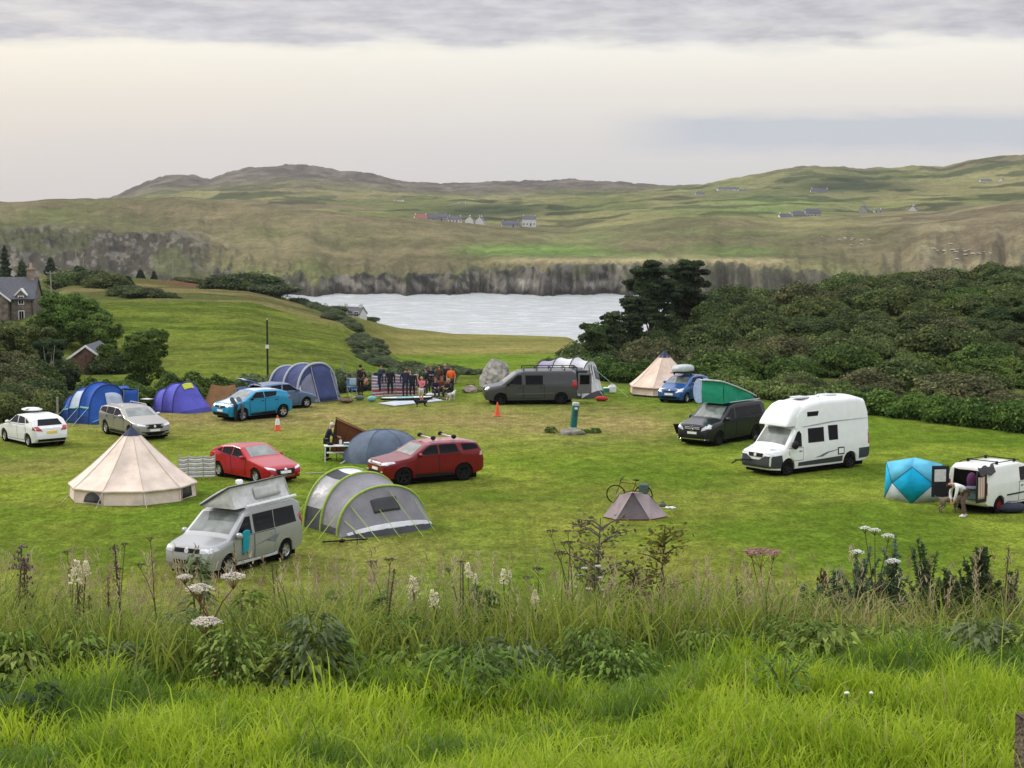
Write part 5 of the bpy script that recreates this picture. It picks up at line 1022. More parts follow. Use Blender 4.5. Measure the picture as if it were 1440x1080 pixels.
def person(label, loc, deg, pose, top, legs, hair, feet=None, skin=None, h=1.0, sleeves=True, longhair=0, shorts=False, hat=None):
    """pose: joints in the figure's frame, +X is forward, +Y its left; L joints mirrored to R unless given"""
    skin = skin or SKIN; J = dict(STAND); J.update(pose)
    for k in list(J):
        if k.endswith('L') and k[:-1]+'R' not in J: x, y, z = J[k]; J[k[:-1]+'R'] = (x, -y, z)
    J = {k: Vector(v)*h for k, v in J.items()}
    t = thing('person', label, 'person', loc, R_(deg)); V = []; E_ = []; Rr = []
    def a(p, r): V.append(Vector(p)); Rr.append(r*h); return len(V)-1
    def e(i, j): E_.append((i, j))
    tk = .72 if top else 1.0; pel = a(J['pel'], .10); wst = a(J['pel'].lerp(J['che'], .45), .115*tk); che = a(J['che'], .135*tk); nek = a(J['nek'], .055); e(pel, wst); e(wst, che); e(che, nek)
    up = (J['hed']-J['nek']).normalized(); h0 = a(J['nek']+up*.06*h, .055); h1 = a(J['hed'], .092); h2 = a(J['hed']+up*.07*h, .078); e(nek, h0); e(h0, h1); e(h1, h2)
    fw = Vector((1, 0, 0)); fd = (fw-up*fw.dot(up)).normalized()
    for s in 'LR':
        sh = a(J['sh'+s], .05 if top else .062); el = a(J['el'+s], .042); wr = a(J['ha'+s], .028); e(che, sh); e(sh, el); e(el, wr)
        d = (J['ha'+s]-J['el'+s]).normalized(); pm = a(J['ha'+s]+d*.06*h, .032); e(wr, pm); sd = d.cross(Vector((0, 1, 0)) if abs(d.y) < .8 else Vector((0, 0, 1))).normalized(); cu = d.cross(sd)
        for q, l in ((-1.4, .075), (-.5, .09), (.5, .085), (1.4, .065)):
            f0 = a(J['ha'+s]+d*.10*h+sd*q*.014*h, .010); f1_ = a(J['ha'+s]+d*(.10+l*.6)*h+sd*q*.017*h+cu*.012*h, .009); e(pm, f0); e(f0, f1_)
        th = a(J['ha'+s]+d*.07*h-sd*.05*h, .011); e(pm, th)
        hi = a(J['hi'+s], .075); kn = a(J['kn'+s], .062); an = a(J['an'+s], .040); e(pel, hi); e(hi, kn); e(kn, an); fd2 = Vector((1, 0, 0)); to = a(J['an'+s]+fd2*.14*h+Vector((0, 0, -.055*h)), .034); e(an, to)
    body = skinmesh('body', V, E_, Rr, skin, t)
    HD = J['hed']; sd = up.cross(fd)
    # face
    mb = MB(); mb.ball(HD+fd*.098*h+up*-.01*h, (.014, .014, .018), 6, 4); mb.build('nose', skin, t); mb = MB()
    for q in (-1, 1): mb.ball(HD+fd*.083*h+sd*q*.032*h+up*.02*h, .011*h, 6, 4)
    mb.build('eyes', BLK, t); mb = MB(); mb.ball(HD+fd*.085*h-up*.045*h, (.01, .025, .007), 6, 4); mb.build('mouth', mat('lips', (.3, .09, .08)), t); mb = MB()
    for q in (-1, 1): mb.ball(HD+sd*q*.092*h, (.018, .01, .026), 6, 4)
    mb.build('ears', skin, t)
    mb = MB(); n0 = HD+up*.028*h-fd*.018*h; mb.ball(n0, (.105*h, .102*h, .105*h), 14, 8); mb.v = [tuple(Vector(p) if (Vector(p)-HD).dot(fd) < .055*h or (Vector(p)-HD).dot(up) > .06*h else Vector(p)-fd*.04*h) for p in mb.v]
    if longhair: mb.tube([n0-fd*.06*h, n0-fd*.10*h-up*.12*h, n0-fd*.09*h-up*longhair*h], [.08*h, .075*h, .03*h], 8)
    mb.build('hair', hair, t)
    def cloth(name, chain, m):
        vs = []; es = []; rr = []
        for br in chain:
            pi_ = None
            for key, r in br:
                p = Vector(J[key]) if isinstance(key, str) else Vector(key); i = next((k for k, q in enumerate(vs) if (q-p).length < 1e-4), None)
                if i is None: vs.append(p); rr.append(r*h); i = len(vs)-1
                if pi_ is not None: es.append((pi_, i))
                pi_ = i
        skinmesh(name, vs, es, rr, m, t)
    mid = tuple(J['pel'].lerp(J['che'], .45)); lerp_ = lambda p, q, f: tuple(J[p].lerp(J[q], f))
    if top:
        br = [[('che', .160), (mid, .140), (lerp_('pel', 'che', .05), .148)], [('che', .152), (lerp_('nek', 'che', .25), .075)]]
        for s in 'LR': br.append([('che', .152), ('sh'+s, .075), ('el'+s, .055)]+([(lerp_('el'+s, 'ha'+s, .9), .040)] if sleeves else []))
        cloth('top', br, top)
    if legs:
        br = []
        for s in 'LR': br.append([('pel', .142), ('hi'+s, .105)]+([(lerp_('hi'+s, 'kn'+s, .55), .095)] if shorts else [('kn'+s, .076), (lerp_('kn'+s, 'an'+s, .95), .062)]))
        cloth('shorts' if shorts else 'trousers', br, legs)
    for s in 'LR':
        if feet: mb = MB(); p = J['an'+s]; mb.ball(p+Vector((.06*h, 0, -.045*h)), (.14*h, .05*h, .045*h), 10, 6); mb.build('shoe', feet, t)
    return t
DN = mat('cloth_navy', (.018, .02, .04), .9); DGY = mat('cloth_charcoal', (.03, .032, .036), .9); LAV = mat('cloth_lavender', (.27, .25, .42), .9); WHT = mat('cloth_white', (.72, .72, .74), .9); BRN = mat('cloth_brown', (.14, .09, .08), .9)
NEO = mat('neoprene', (.012, .014, .018), .7); NEO2 = mat('neoprene_blue', (.02, .028, .055), .7); BLKC = mat('cloth_black', (.01, .01, .01)); PNK = mat('cloth_pink', (.65, .16, .22), .9); HW = mat('hair_white', (.65, .62, .56), .9); HD_ = mat('hair_dark', (.02, .016, .012), .8); HB = mat('hair_blonde', (.38, .27, .14), .8); HBR = mat('hair_brown', (.12, .07, .04), .8)
person('white-haired person in a dark gilet leaning over the camping table', G(461, 647), 12, dict(pel=(-.05, 0, .93), che=(.06, 0, 1.26), nek=(.13, 0, 1.44), hed=(.20, 0, 1.57), shL=(.09, .18, 1.38), elL=(.20, .24, 1.12), haL=(.46, .16, 1.05), hiL=(-.05, .09, .88), anR=(-.14, -.11, .09), knR=(-.06, -.1, .5)), DN, DGY, HW, BLK)
person('standing man dressed in black with his back to the camera by the wetsuits', G(507, 556), 78, dict(haL=(.10, .22, .92), elR=(.06, -.28, 1.16), haR=(.22, -.2, 1.0)), mat('cloth_black', (.010, .011, .018), .9), mat('cloth_black', (.01, .01, .01)), HD_, BLK, h=1.06)
sit = dict(pel=(0, 0, .45), che=(.05, 0, .78), nek=(.08, 0, .96), hed=(.12, 0, 1.10), shL=(.06, .18, .90), elL=(.22, .24, .70), haL=(.40, .12, .66), hiL=(.05, .10, .44), knL=(.45, .12, .50), anL=(.48, .12, .09))
person('bare-shouldered person seated beside the man in black', G(516.5, 554), 200, sit, None, DGY, HD_, BLK, skin=SKIN2)
person('bare-backed person bending forward behind the striped windbreak', G(575, 553), 250, dict(pel=(0, 0, .92), che=(.16, 0, 1.22), nek=(.24, 0, 1.38), hed=(.32, 0, 1.46), shL=(.18, .18, 1.34), elL=(.3, .22, 1.1), haL=(.42, .15, .95)), None, DN, HBR, BLK, skin=SKIN2)
person('girl in a pink top and pale shorts raising one arm by the paddleboards', G(593, 566.5), 250, dict(elR=(.08, -.26, 1.62), haR=(.10, -.2, 1.86), elL=(.08, .24, 1.2), haL=(.25, .16, 1.15), knL=(.12, .10, .52), anL=(.0, .10, .09), anR=(-.18, -.1, .09)), PNK, mat('cloth_pale', (.55, .55, .62)), HB, None, h=.86, sleeves=False, longhair=.34, shorts=True)
person('dark-clothed person seated with brown hair right of the girl in pink', G(612, 560), 285, sit, DN, DGY, HBR, BLK, longhair=.2)
person('person in a rust jumper seated in the middle of the campfire circle', G(622, 558), 262, sit, mat('cloth_rust', (.14, .045, .02), .9), DGY, HBR, BLK)
person('blonde person crouching in black beside the orange lifejacket', G(632, 561), 240, sit, mat('cloth_black', (.01, .01, .01)), mat('cloth_black', (.01, .01, .01)), HB, BLK, longhair=.15)
person('person standing in an orange buoyancy vest and black top', G(634.5, 556), 255, dict(), mat('cloth_orange', (.80, .13, .02), .8), DN, HD_, BLK, sleeves=False)
person('person in a white top bending down to a dog behind the small white van', G(1352, 727), 195, dict(pel=(-.12, 0, .92), che=(.18, 0, 1.12), nek=(.36, 0, 1.17), hed=(.48, 0, 1.14), shL=(.28, .18, 1.10), elL=(.34, .2, .82), haL=(.36, .10, .58), hiL=(-.12, .09, .88), knL=(.02, .10, .50), anL=(-.05, .1, .09), anR=(-.22, -.11, .09), knR=(-.1, -.1, .5)), WHT, BRN, HD_, WHT, h=1.05)
for px, py, dg, ps, tp, hr, lb in ((599, 556, 230, dict(), NEO, HD_, 'standing figure in a black wetsuit just right of the girl in pink'), (606, 553, 280, dict(elL=(.15, .24, 1.2), haL=(.35, .1, 1.2)), DN, HBR, 'person in navy standing at the back of the campfire circle'), (618, 551, 255, dict(), mat('cloth_brown2', (.10, .05, .03), .9), HD_, 'person in brown standing behind the seated group'), (626, 550, 290, dict(), BLKC, HB, 'fair-haired person in black standing behind the seated group'), (537, 551, 250, dict(), NEO2, HD_, 'person in a dark wetsuit behind the left end of the striped windbreak')):
    person(lb, G(px, py), dg, ps, tp, DGY, hr, BLK, h=.95)
def dog(label, loc, deg, m, s=1.0, pale=None):
    t = thing('dog', label, 'dog', loc, R_(deg), None); V = []; E_ = []; Rr = []
    def a(p, r): V.append(Vector(p)*s); Rr.append(r*s); return len(V)-1
    B0 = a((0, 0, .46), .10); ch = a((.26, 0, .44), .135); hp = a((-.28, 0, .48), .105); nk = a((.42, 0, .58), .075); hd = a((.54, 0, .66), .075); mz = a((.66, 0, .62), .042); nz = a((.72, 0, .61), .028)
    tl = a((-.40, 0, .52), .03); t2 = a((-.56, 0, .62), .018); E_ += [(B0, ch), (B0, hp), (ch, nk), (nk, hd), (hd, mz), (mz, nz), (hp, tl), (tl, t2)]
    for q in (1, -1):
        s1 = a((.26, q*.09, .34), .055); k1 = a((.24, q*.10, .20), .030); p1 = a((.25, q*.10, .03), .026); f1_ = a((.30, q*.10, .02), .024); E_ += [(ch, s1), (s1, k1), (k1, p1), (p1, f1_)]
        s2 = a((-.26, q*.09, .36), .075); k2 = a((-.20, q*.10, .26), .045); hk = a((-.36, q*.10, .17), .028); p2 = a((-.32, q*.10, .03), .025); f2 = a((-.27, q*.10, .02), .024); E_ += [(hp, s2), (s2, k2), (k2, hk), (hk, p2), (p2, f2)]
    skinmesh('body', V, E_, Rr, m, t); mb = MB()
    for q in (1, -1): mb.ball(Vector((.50, q*.065, .68))*s, (.025*s, .012*s, .05*s), 6, 4)
    mb.build('ears', pale or m, t); mb = MB(); mb.ball(Vector((.745, 0, .615))*s, .018*s, 6, 4)
    for q in (1, -1): mb.ball(Vector((.60, q*.045, .69))*s, .012*s, 6, 4)
    mb.build('nose_and_eyes', BLK, t); return t
dog('grey-brown dog standing at the feet of the person in white', G(1335, 721), 8, mat('fur_grey', (.20, .15, .115), .95, var=.3, scale=5), 1.05)
dog('white dog with a dark patch standing below the orange buoyancy vest', G(634, 565), 60, mat('fur_white', (.50, .48, .45), .95, var=.2, scale=5), .95, mat('fur_dark', (.03, .025, .02), .9))
dog('black dog lying low beside the paddleboards', G(592, 572)-Vector((0, 0, .12)), 185, mat('fur_black', (.012, .012, .014), .9), .9)
# ================================================================ SMALL CAMP THINGS
def stickbox(mb, a, b, r=.018): mb.tube([a, b], r, 5)
def table(label, loc, deg, w=1.25, d=.6, h=.74, m=None):
    t = thing('camping_table', label, 'table', loc, R_(deg)); m = m or mat('table_white', (.66, .67, .68), .5); mb = MB(); mb.box(-w/2, w/2, -d/2, d/2, h-.04, h); mb.build('table_top', m, t, bev=.008)
    for x in (-1, 1):
        for y in (-1, 1): mb = MB(); mb.tube([(x*(w/2-.05), y*(d/2-.05), h-.04), (x*(w/2-.02), y*(d/2-.02), 0)], .018, 5); mb.build('leg', m, t)
    mb = MB(); mb.box(-w/2+.1, w/2-.15, -d/2+.1, d/2-.1, .40, .42); mb.build('shelf', m, t); return t
tb = table('white folding camping table in front of the brown tarp', G(476, 649), 8)
tl_ = tb.location
def clutter(name, label, cat, loc, build, rz=0, group=None): t = thing(name, label, cat, loc, rz, group); build(t); return t
def k1(t): mb = MB(); mb.lathe([(.0, 0), (.13, 0), (.14, .1), (.13, .11), (0, .11)], 14); mb.build('pan', BLK, t); mb = MB(); mb.tube([(.13, 0, .09), (.32, 0, .11)], .012, 5); mb.build('handle', BLK, t)
clutter('saucepan', 'black saucepan on the left of the white camping table', 'saucepan', tl_+Vector((-.35, 0, .745)), k1)
def k2(t): mb = MB(); mb.lathe([(.0, 0), (.06, 0), (.065, .18), (.03, .24), (.0, .24)], 12); mb.build('bottle_body', mat('bottle_pale', (.62, .6, .6)), t); mb = MB(); mb.lathe([(.022, .235), (.022, .29), (0, .29)], 8); mb.build('cap', BLU, t)
clutter('bottle', 'pale bottle standing in the middle of the white camping table', 'bottle', tl_+Vector((.1, .05, .745)), k2)
def k3(t): mb = MB(); mb.box(-.17, .17, -.11, .11, 0, .10); mb.build('tub', mat('tub_green', (.05, .25, .18), .5), t, bev=.02); mb = MB(); mb.box(-.18, .18, -.12, .12, .10, .12); mb.build('lid', WHT, t, bev=.01)
clutter('food_tub', 'green lidded tub on the right of the white camping table', 'tub', tl_+Vector((.42, 0, .745)), k3)
# traffic cones
def cone(label, loc, white, h=.75):
    t = thing('traffic_cone', label, 'traffic cone', loc); om = mat('cone_orange', (.75, .10, .035), .5); mb = MB(); mb.box(-.2*h/.75, .2*h/.75, -.2*h/.75, .2*h/.75, 0, .035); mb.build('base', mat('cone_base', (.40, .07, .04), .6), t, bev=.01)
    mb = MB(); mb.lathe([(.15*h/.75, .035), (.125*h/.75, h*.18), (.030, h), (.0, h)], 18); mb.build('cone_body', om, t)
    if white: mb = MB(); f = lambda z: .15*h/.75+( .030-.125*h/.75)*(z-h*.05)/h+.006; mb.lathe([(f(h*.38)-.004, h*.38), (f(h*.80), h*.80)], 18, cap=False); mb.build('white_sleeve', WHT, t)
    return t
cone('orange and white traffic cone beside the turquoise crossover', G(390.5, 605.5), True, .78); cone('plain orange traffic cone in front of the dark grey panel van', G(699.5, 585.5), False, .78)
# water post on its stone heap
pl = thing('water_post', 'green water tap post with a pale cap leaning on its stone heap', 'water post', G(806, 609)+Vector((0, 0, .2)), 0); gm = mat('post_green', (.012, .13, .11), .5)
mb = MB(); mb.lathe([(.17, 0), (.17, 1.2)], 18); o = mb.build('post', gm, pl); o.rotation_euler = (0, R_(6), 0)
mb = MB(); mb.lathe([(.185, 1.2), (.185, 1.32), (.15, 1.36), (0, 1.37)], 18, cap=False); o = mb.build('cap', mat('cap_grey', (.42, .46, .47), .5), pl); o.rotation_euler = (0, R_(6), 0)
mb = MB(); mb.lathe([(.178, .02), (.178, .10)], 18); mb.build('collar', mat('cap_grey', (.42, .46, .47)), pl)
mb = MB(); mb.box(.0, .08, -.24, -.15, .72, .95); mb.tube([(.1, -.2, .85), (.1, -.30, .82), (.1, -.31, .72)], .02, 6); o = mb.build('tap', mat('tap_dark', (.03, .05, .06), .4), pl); o.rotation_euler = (0, R_(6), 0)
mb = MB(); mb.box(-.05, .10, -.185, -.165, 1.02, 1.12); o = mb.build('sign_plate', WHT, pl); o.rotation_euler = (0, R_(6), 0)
def rocklump(name, label, loc, sx, sy, sz, m, seed, n=46, cat='rock', amp=.35, group=None):
    mb = MB(); rg = random.Random(seed); dirs = [(Vector((rg.gauss(0, 1), rg.gauss(0, 1), rg.gauss(0, 1))).normalized(), rg.uniform(.55, 1)) for _ in range(14)]
    def f(u, v):
        a, b = 2*PI*u, PI*v; d = Vector((math.sin(b)*math.cos(a), math.sin(b)*math.sin(a), math.cos(b))); r = 1.0
        for q, l in dirs:
            c = d.dot(q)
            if c*r > l: r = l/c
        nn = float(fbm(np.array([d.x*3+seed+d.z*2.1]), np.array([d.y*3+d.z*1.7]), 4, seed)[0])-.5; r *= 1+amp*nn*.6
        return (d.x*r*sx, d.y*r*sy, d.z*r*sz)
    mb.grid(f, n, n//2); o = mb.build(name, m, None, ang=24); o.location = loc; return tag(o, label, cat, group)
STN = mat('lichen_stone', (.33, .31, .285), .95, var=.55, scale=3.0, bump=.8, bscale=9); STN2 = mat('concrete_stone', (.19, .18, .14), .95, var=.4, scale=4, bump=.8, bscale=12)
rocklump('stone_heap', 'low weathered stone heap at the foot of the green water post', G(806, 611)+Vector((0, 0, .04)), .85, .6, .32, STN2, 5)
bp_ = G(700, 543); rocklump('boulder', 'large pale lichen-covered boulder left of the dark grey panel van', bp_+Vector((-.2, 0, .35)), 1.10, .8, 1.42, STN, 11, n=60)
rocklump('boulder', 'low pale rock slab leaning against the right side of the large boulder', bp_+Vector((1.15, .3, .2)), 1.1, .7, .68, STN, 19)
rocklump('boulder', 'small pink-grey rock in the grass left of the large boulder', G(660, 551)+Vector((0, 0, .1)), .55, .4, .32, mat('pink_stone', (.33, .26, .23), .9, var=.3, scale=4), 23)
# paddle boards, sheets, bags
def slab(t, name, pts, z, m, thick): mb = MB(); mb.prism(pts, z, z+thick, 'z'); return mb.build(name, m, t, bev=.01)
o_ = G(590, 567); t = thing('ground_sheet', 'pale blue-grey groundsheet spread under the paddleboard', 'groundsheet', o_)
P4 = [G(532, 568), G(555, 571.5), G(590, 567.5), G(624, 564), G(607, 560), G(560, 564)]; P4 = [(p-o_) for p in P4]; mb = MB()
mb.prism([(p.x, p.y) for p in P4], .02, .05, 'z'); mb.build('sheet', mat('sheet_pale', (.42, .46, .52), .6, var=.2, scale=1.5), t)
t = thing('paddleboard', 'white inflatable paddleboard lying on the pale groundsheet', 'paddleboard', G(572, 563.5)+Vector((0, 0, .08)), R_(14)); mb = MB()
ol = [(1.55*math.cos(a)*(1-.0), .38*math.copysign(abs(math.sin(a))**.75, math.sin(a))) for a in np.linspace(0, 2*PI, 28, endpoint=False)]
mb.prism(ol, .0, .12, 'z'); mb.build('side_rail', BLK, t, bev=.03); mb = MB(); mb.prism([(x*.97, y*.93) for x, y in ol], .115, .135, 'z'); mb.build('deck', mat('board_white', (.66, .70, .72), .4), t)
mb = MB(); mb.box(-.6, .4, -.25, .25, .134, .142); mb.build('grip_pad', mat('pad_teal', (.15, .40, .42)), t)
def bag(label, loc, m, sx=.4, sy=.25, sz=.28, cat='bag', name='holdall', group=None):
    t = thing(name, label, cat, loc, R_(random.Random(label).uniform(-40, 40)), group); mb = MB(); mb.ball((0, 0, sz*.9), (sx, sy, sz), 14, 8); mb.v = [(x, y, max(z, .01)+.02*math.sin(x*30)*math.cos(y*22)) for x, y, z in mb.v]; mb.build('bag_body', m, t)
    mb = MB(); mb.tube([(-sx*.5, 0, sz*1.7), (-sx*.3, 0, sz*2.15), (sx*.3, 0, sz*2.15), (sx*.5, 0, sz*1.7)], .015, 5); mb.build('handle', BLK, t); return t
bag('red holdall on the grass below the pale drive-away awning', G(846, 564), mat('bag_red', (.40, .04, .025), .7), .38, .2, .16)
bag('brown bundle of kit on the grass right of the navy tunnel tent', G(487, 566), mat('bag_brown', (.16, .09, .07), .9, var=.5, scale=8), .45, .25, .13)
bag('teal dry bag on the grass between the kit bundle and the groundsheet', G(523, 564.5), mat('bag_teal', (.18, .42, .40), .6), .28, .2, .18)
bag('small grey-green rucksack lying right of the brown kit bundle', G(506, 562.5), mat('bag_olive', (.08, .12, .10), .8, var=.5, scale=8), .3, .2, .15)
bag('dark rucksack with red straps beside the rear wheel of the small white van', G(1423, 721), mat('bag_navy', (.025, .03, .05), .8), .62, .32, .20)
bag('grey pannier resting right of the tiny backpacking tent', G(932, 713.5), mat('bag_grey', (.10, .11, .12), .8), .14, .1, .10)
bag('white carrier bag on the grass just right of the grey pannier', G(943, 716), mat('bag_white', (.62, .62, .6), .6), .22, .12, .06)
bag('pile of white towels on the grass behind the girl in pink', G(610, 558), mat('towel_white', (.55, .56, .56), .9), .5, .3, .13, 'towels', 'towel_pile')
bag('pale orange towel heap left of the seated man in black', G(499, 560), mat('towel_peach', (.45, .42, .36), .9), .18, .12, .06, 'towels', 'towel_pile')
# jerry can and cool box
t = thing('water_carrier', 'white square water carrier right of the pale drive-away awning', 'water carrier', G(861, 552), R_(15)); mb = MB(); mb.box(-.22, .22, -.16, .16, 0, .42); mb.build('tank', WHT, t, bev=.05); mb = MB(); mb.tube([(-.12, 0, .42), (-.12, 0, .50), (.12, 0, .50), (.12, 0, .42)], .02, 5); mb.lathe([(.04, .42), (.04, .47)], 8, c=(.15, 0, 0)); mb.build('handle', WHT, t)
t = thing('cool_box', 'teal cool box tucked between the awning and the white water carrier', 'cool box', G(853, 552), R_(5)); mb = MB(); mb.box(-.2, .2, -.15, .15, 0, .26); mb.build('box_body', mat('teal_box', (.02, .2, .2)), t, bev=.03); mb = MB(); mb.box(-.21, .21, -.16, .16, .26, .31); mb.build('lid', WHT, t, bev=.02)
# folding chairs
def chair(label, loc, deg, m):
    t = thing('camping_chair', label, 'chair', loc, R_(deg), 'folding chairs of the camp circle'); mb = MB(); mb.grid(lambda u, v: (-.22+.44*u, -.24+.48*v, .42-.05*math.sin(PI*v)), 5, 5); mb.build('seat', m, t, thick=.015)
    mb = MB(); mb.grid(lambda u, v: (-.22-.14*u, -.24+.48*v, .42+.48*u), 5, 5); mb.build('backrest', m, t, thick=.015)
    for x, y in ((1, 1), (1, -1), (-1, 1), (-1, -1)): mb = MB(); mb.tube([(x*.24, y*.26, 0), (-x*.2, y*.25, .44 if x > 0 else .6)], .014, 5); mb.build('leg', ALU, t)
    for y in (1, -1): mb = MB(); mb.tube([(-.28, y*.27, .62), (.22, y*.27, .60)], .02, 5); mb.build('armrest', BLK, t)
    return t
chair('blue and white folding chair at the left end of the camp circle', G(496, 557), -60, mat('chair_blue', (.03, .14, .35))); chair('black folding chair at the back of the camp circle', G(604, 553), 250, DN); chair('rust red folding chair beside the seated person in rust', G(617, 552), 262, mat('chair_red', (.25, .04, .02)))
# drying frame with towels at far left of the circle
t = thing('drying_rack', 'metal drying rack with pale blue towels left of the man in black', 'drying rack', G(494, 558)); mb = MB()
for x in (-.25, .05, .3): mb.tube([(x, 0, 0), (x, 0, 1.6)], .015, 5)
for z in (.6, 1.1): mb.tube([(-.25, 0, z), (.3, 0, z)], .012, 5)
mb.build('frame', ALU, t); mb = MB(); mb.grid(lambda u, v: (-.1+.38*u, -.03+.02*math.sin(u*9), 1.12-.45*v), 5, 4); mb.build('cloth', mat('cloth_sky', (.35, .45, .58), .9), t, thick=.02)
# ---- bicycles
def bicycle(label, loc, deg, fm, lay=0, pann=None, s=1.0):
    t = thing('bicycle', label, 'bicycle', loc, R_(deg)); t.scale = (s, s, s)
    R0 = .34
    def wl(x):
        mb = MB(); mb.M = Matrix(); pts = [(x+R0*math.cos(a), 0, R0+R0*math.sin(a)) for a in np.linspace(0, 2*PI, 29)]; mb.tube(pts, .024, 6, cap=False); w = mb.build('wheel', RUB, t); mb = MB()
        for k in range(10): a = PI*k/5; mb.tube([(x, 0, R0), (x+.32*math.cos(a), 0, R0+.32*math.sin(a))], .004, 3)
        mb.lathe([(.03, -.04), (.03, .04)], 8, 'y', (x, 0, R0)); mb.build('spokes', ALU, w); return w
    wl(-.52); wl(.52); mb = MB(); bb = (-.08, 0, .30); st = (-.24, 0, .82); hd = (.34, 0, .80); hb = (.38, 0, .66)
    for a, b in ((bb, st), (bb, hb), ((-.21, 0, .76), hd), (hd, hb), ((-.52, 0, R0), bb), ((-.52, 0, R0), (-.21, 0, .76)), (hb, (.52, 0, R0))): mb.tube([a, b], .019, 6)
    mb.build('frame', fm, t); mb = MB(); mb.ball((-.26, 0, .90), (.13, .065, .035), 10, 6); mb.tube([st, (-.26, 0, .88)], .014, 5); mb.build('saddle', BLK, t)
    mb = MB(); mb.tube([hd, (.31, 0, .95)], .016, 5); mb.tube([(.22, -.28, .97), (.31, -.12, .95), (.31, .12, .95), (.22, .28, .97)], .014, 6); mb.build('handlebar', BLK, t)
    mb = MB(); mb.lathe([(.09, -.01), (.09, .01)], 14, 'y', (bb[0], .04, bb[2])); mb.tube([(bb[0], -.06, bb[2]), (bb[0]+.1, -.06, bb[2]-.14)], .01, 4); mb.tube([(bb[0], .06, bb[2]), (bb[0]-.1, .06, bb[2]+.14)], .01, 4); mb.build('crankset', BLK, t)
    if pann: 
        for y in (1, -1): mb = MB(); mb.box(-.72, -.38, y*.05, y*.18, .42, .76); mb.build('pannier', pann, t, bev=.03)
    if lay: t.rotation_euler = (R_(lay), 0, R_(deg))
    return t
bicycle('bicycle with grey-green panniers standing behind the tiny backpacking tent', G(885, 708), 168, mat('bike_red', (.20, .05, .03), .4), pann=mat('pannier_grey', (.07, .11, .10), .7), s=1.02)
bicycle('black folding bicycle lying on the grass beside the lime-beamed awning', G(482, 762)+Vector((0, 0, .05)), 20, BLK, lay=80, s=.9)
# folded bike rack leaning at the turquoise crossover's front
t = thing('wetsuit', 'two black and grey wetsuits draped over the bonnet of the turquoise crossover', 'wetsuit', CAPT.t.location, CAPT.t.rotation_euler.z); cx = CAPT.L/2
for q, m_ in ((.35, NEO), (.75, mat('neoprene_grey', (.07, .08, .09), .7))): 
    mb = MB(); mb.tube([(cx-q-.25, .25, 1.13), (cx-q-.1, .6, 1.05), (cx-q-.05, .93, .86), (cx-q, .97, .45), (cx-q+.05, 1.0, .08)], [.12, .11, .1, .08, .05], 8); mb.build('leg', m_, t)
# blue paddleboards leaning on supermini
for k, (px, dz) in enumerate(((983, 0), (993, 0))):
    p = G(px, 567.5); t = thing('paddleboard', ('pale blue striped board leaning upright against the side of the blue supermini', 'pale blue board standing behind the first, right of the blue supermini')[k], 'paddleboard', p+Vector((.0, .3*k, 0)), R_(-8)); mb = MB()
    ol = [(.0+.34*math.copysign(abs(math.sin(a))**.8, math.sin(a)), 0.0+.72-.72*math.cos(a)) for a in np.linspace(0, 2*PI, 26, endpoint=False)]; mb.prism(ol, -.06, .06, 'y'); o = mb.build('board', mat('board_blue', (.34, .44, .68), .5), t, bev=.02); o.rotation_euler = (R_(-10), 0, 0)
    mb = MB(); 
    for x in (-.12, 0, .12): mb.box(x-.012, x+.012, -.068, -.058, .12, 1.3)
    o = mb.build('stripe', mat('board_stripe', (.62, .66, .75), .5), t); o.rotation_euler = (R_(-10), 0, 0)
# contents of the white van
vl, vr = BER.t.location, BER.t.rotation_euler.z; xr = -BER.L/2
t = thing('towel', 'red and cream striped towel hanging over the open back door of the small white van', 'towel', vl, vr); mb = MB(); mb.grid(lambda u, v: (xr-.60+.44*u, -.80-.055+.02*math.sin(u*8), 1.48-.82*v), 8, 8)
tm = bpy.data.materials.new('striped_towel'); tm.use_nodes = True; tt = tm.node_tree; tcn = N(tt, 'ShaderNodeTexCoord'); wv = N(tt, 'ShaderNodeTexWave', wave_type='BANDS', bands_direction='X'); wv.inputs['Scale'].default_value = 3.2; wv.inputs['Distortion'].default_value = .3; tt.links.new(tcn.outputs['Object'], wv.inputs[0]); tt.links.new(ramp(tt, wv.outputs[0], [(.3, (.42, .22, .18)), (.6, (.58, .50, .42))]), tt.nodes['Principled BSDF'].inputs['Base Color']); tt.nodes['Principled BSDF'].inputs['Roughness'].default_value = .9
mb.build('cloth', tm, t, thick=.02)
t = thing('jacket', 'dark grey jacket spread over the top of the small white van\'s open door', 'jacket', vl, vr); mb = MB(); mb.grid(lambda u, v: (xr-.55+1.0*u, -.78-.12*math.sin(v*2), 1.84-.30*math.sin(PI*v*.7)-.05*math.sin(u*11)), 8, 6); mb.build('cloth', mat('jacket_grey', (.06, .058, .065), .9), t, thick=.03)
t = thing('storage_crate', 'grey-green storage crate at the back sill of the small white van', 'crate', vl, vr); mb = MB(); mb.box(xr-.18, xr+.25, -.55, .05, .56, .86); mb.build('crate_body', mat('crate_green', (.07, .12, .12), .6), t, bev=.02); mb = MB(); mb.box(xr-.2, xr+.27, -.57, .07, .86, .90); mb.build('lid', mat('crate_lid', (.12, .16, .16), .6), t, bev=.01)
t = thing('duvet', 'pile of purple and grey bedding inside the small white van', 'bedding', vl, vr); mb = MB(); mb.ball((xr-.02, -.2, 1.25), (.16, .2, .3), 10, 8); mb.build('purple_cloth', mat('cloth_purple', (.08, .02, .07), .9), t); mb = MB(); mb.ball((xr-.05, -.28, .98), (.25, .32, .09), 10, 8); mb.build('grey_cloth', mat('cloth_slate', (.10, .11, .15), .9), t)
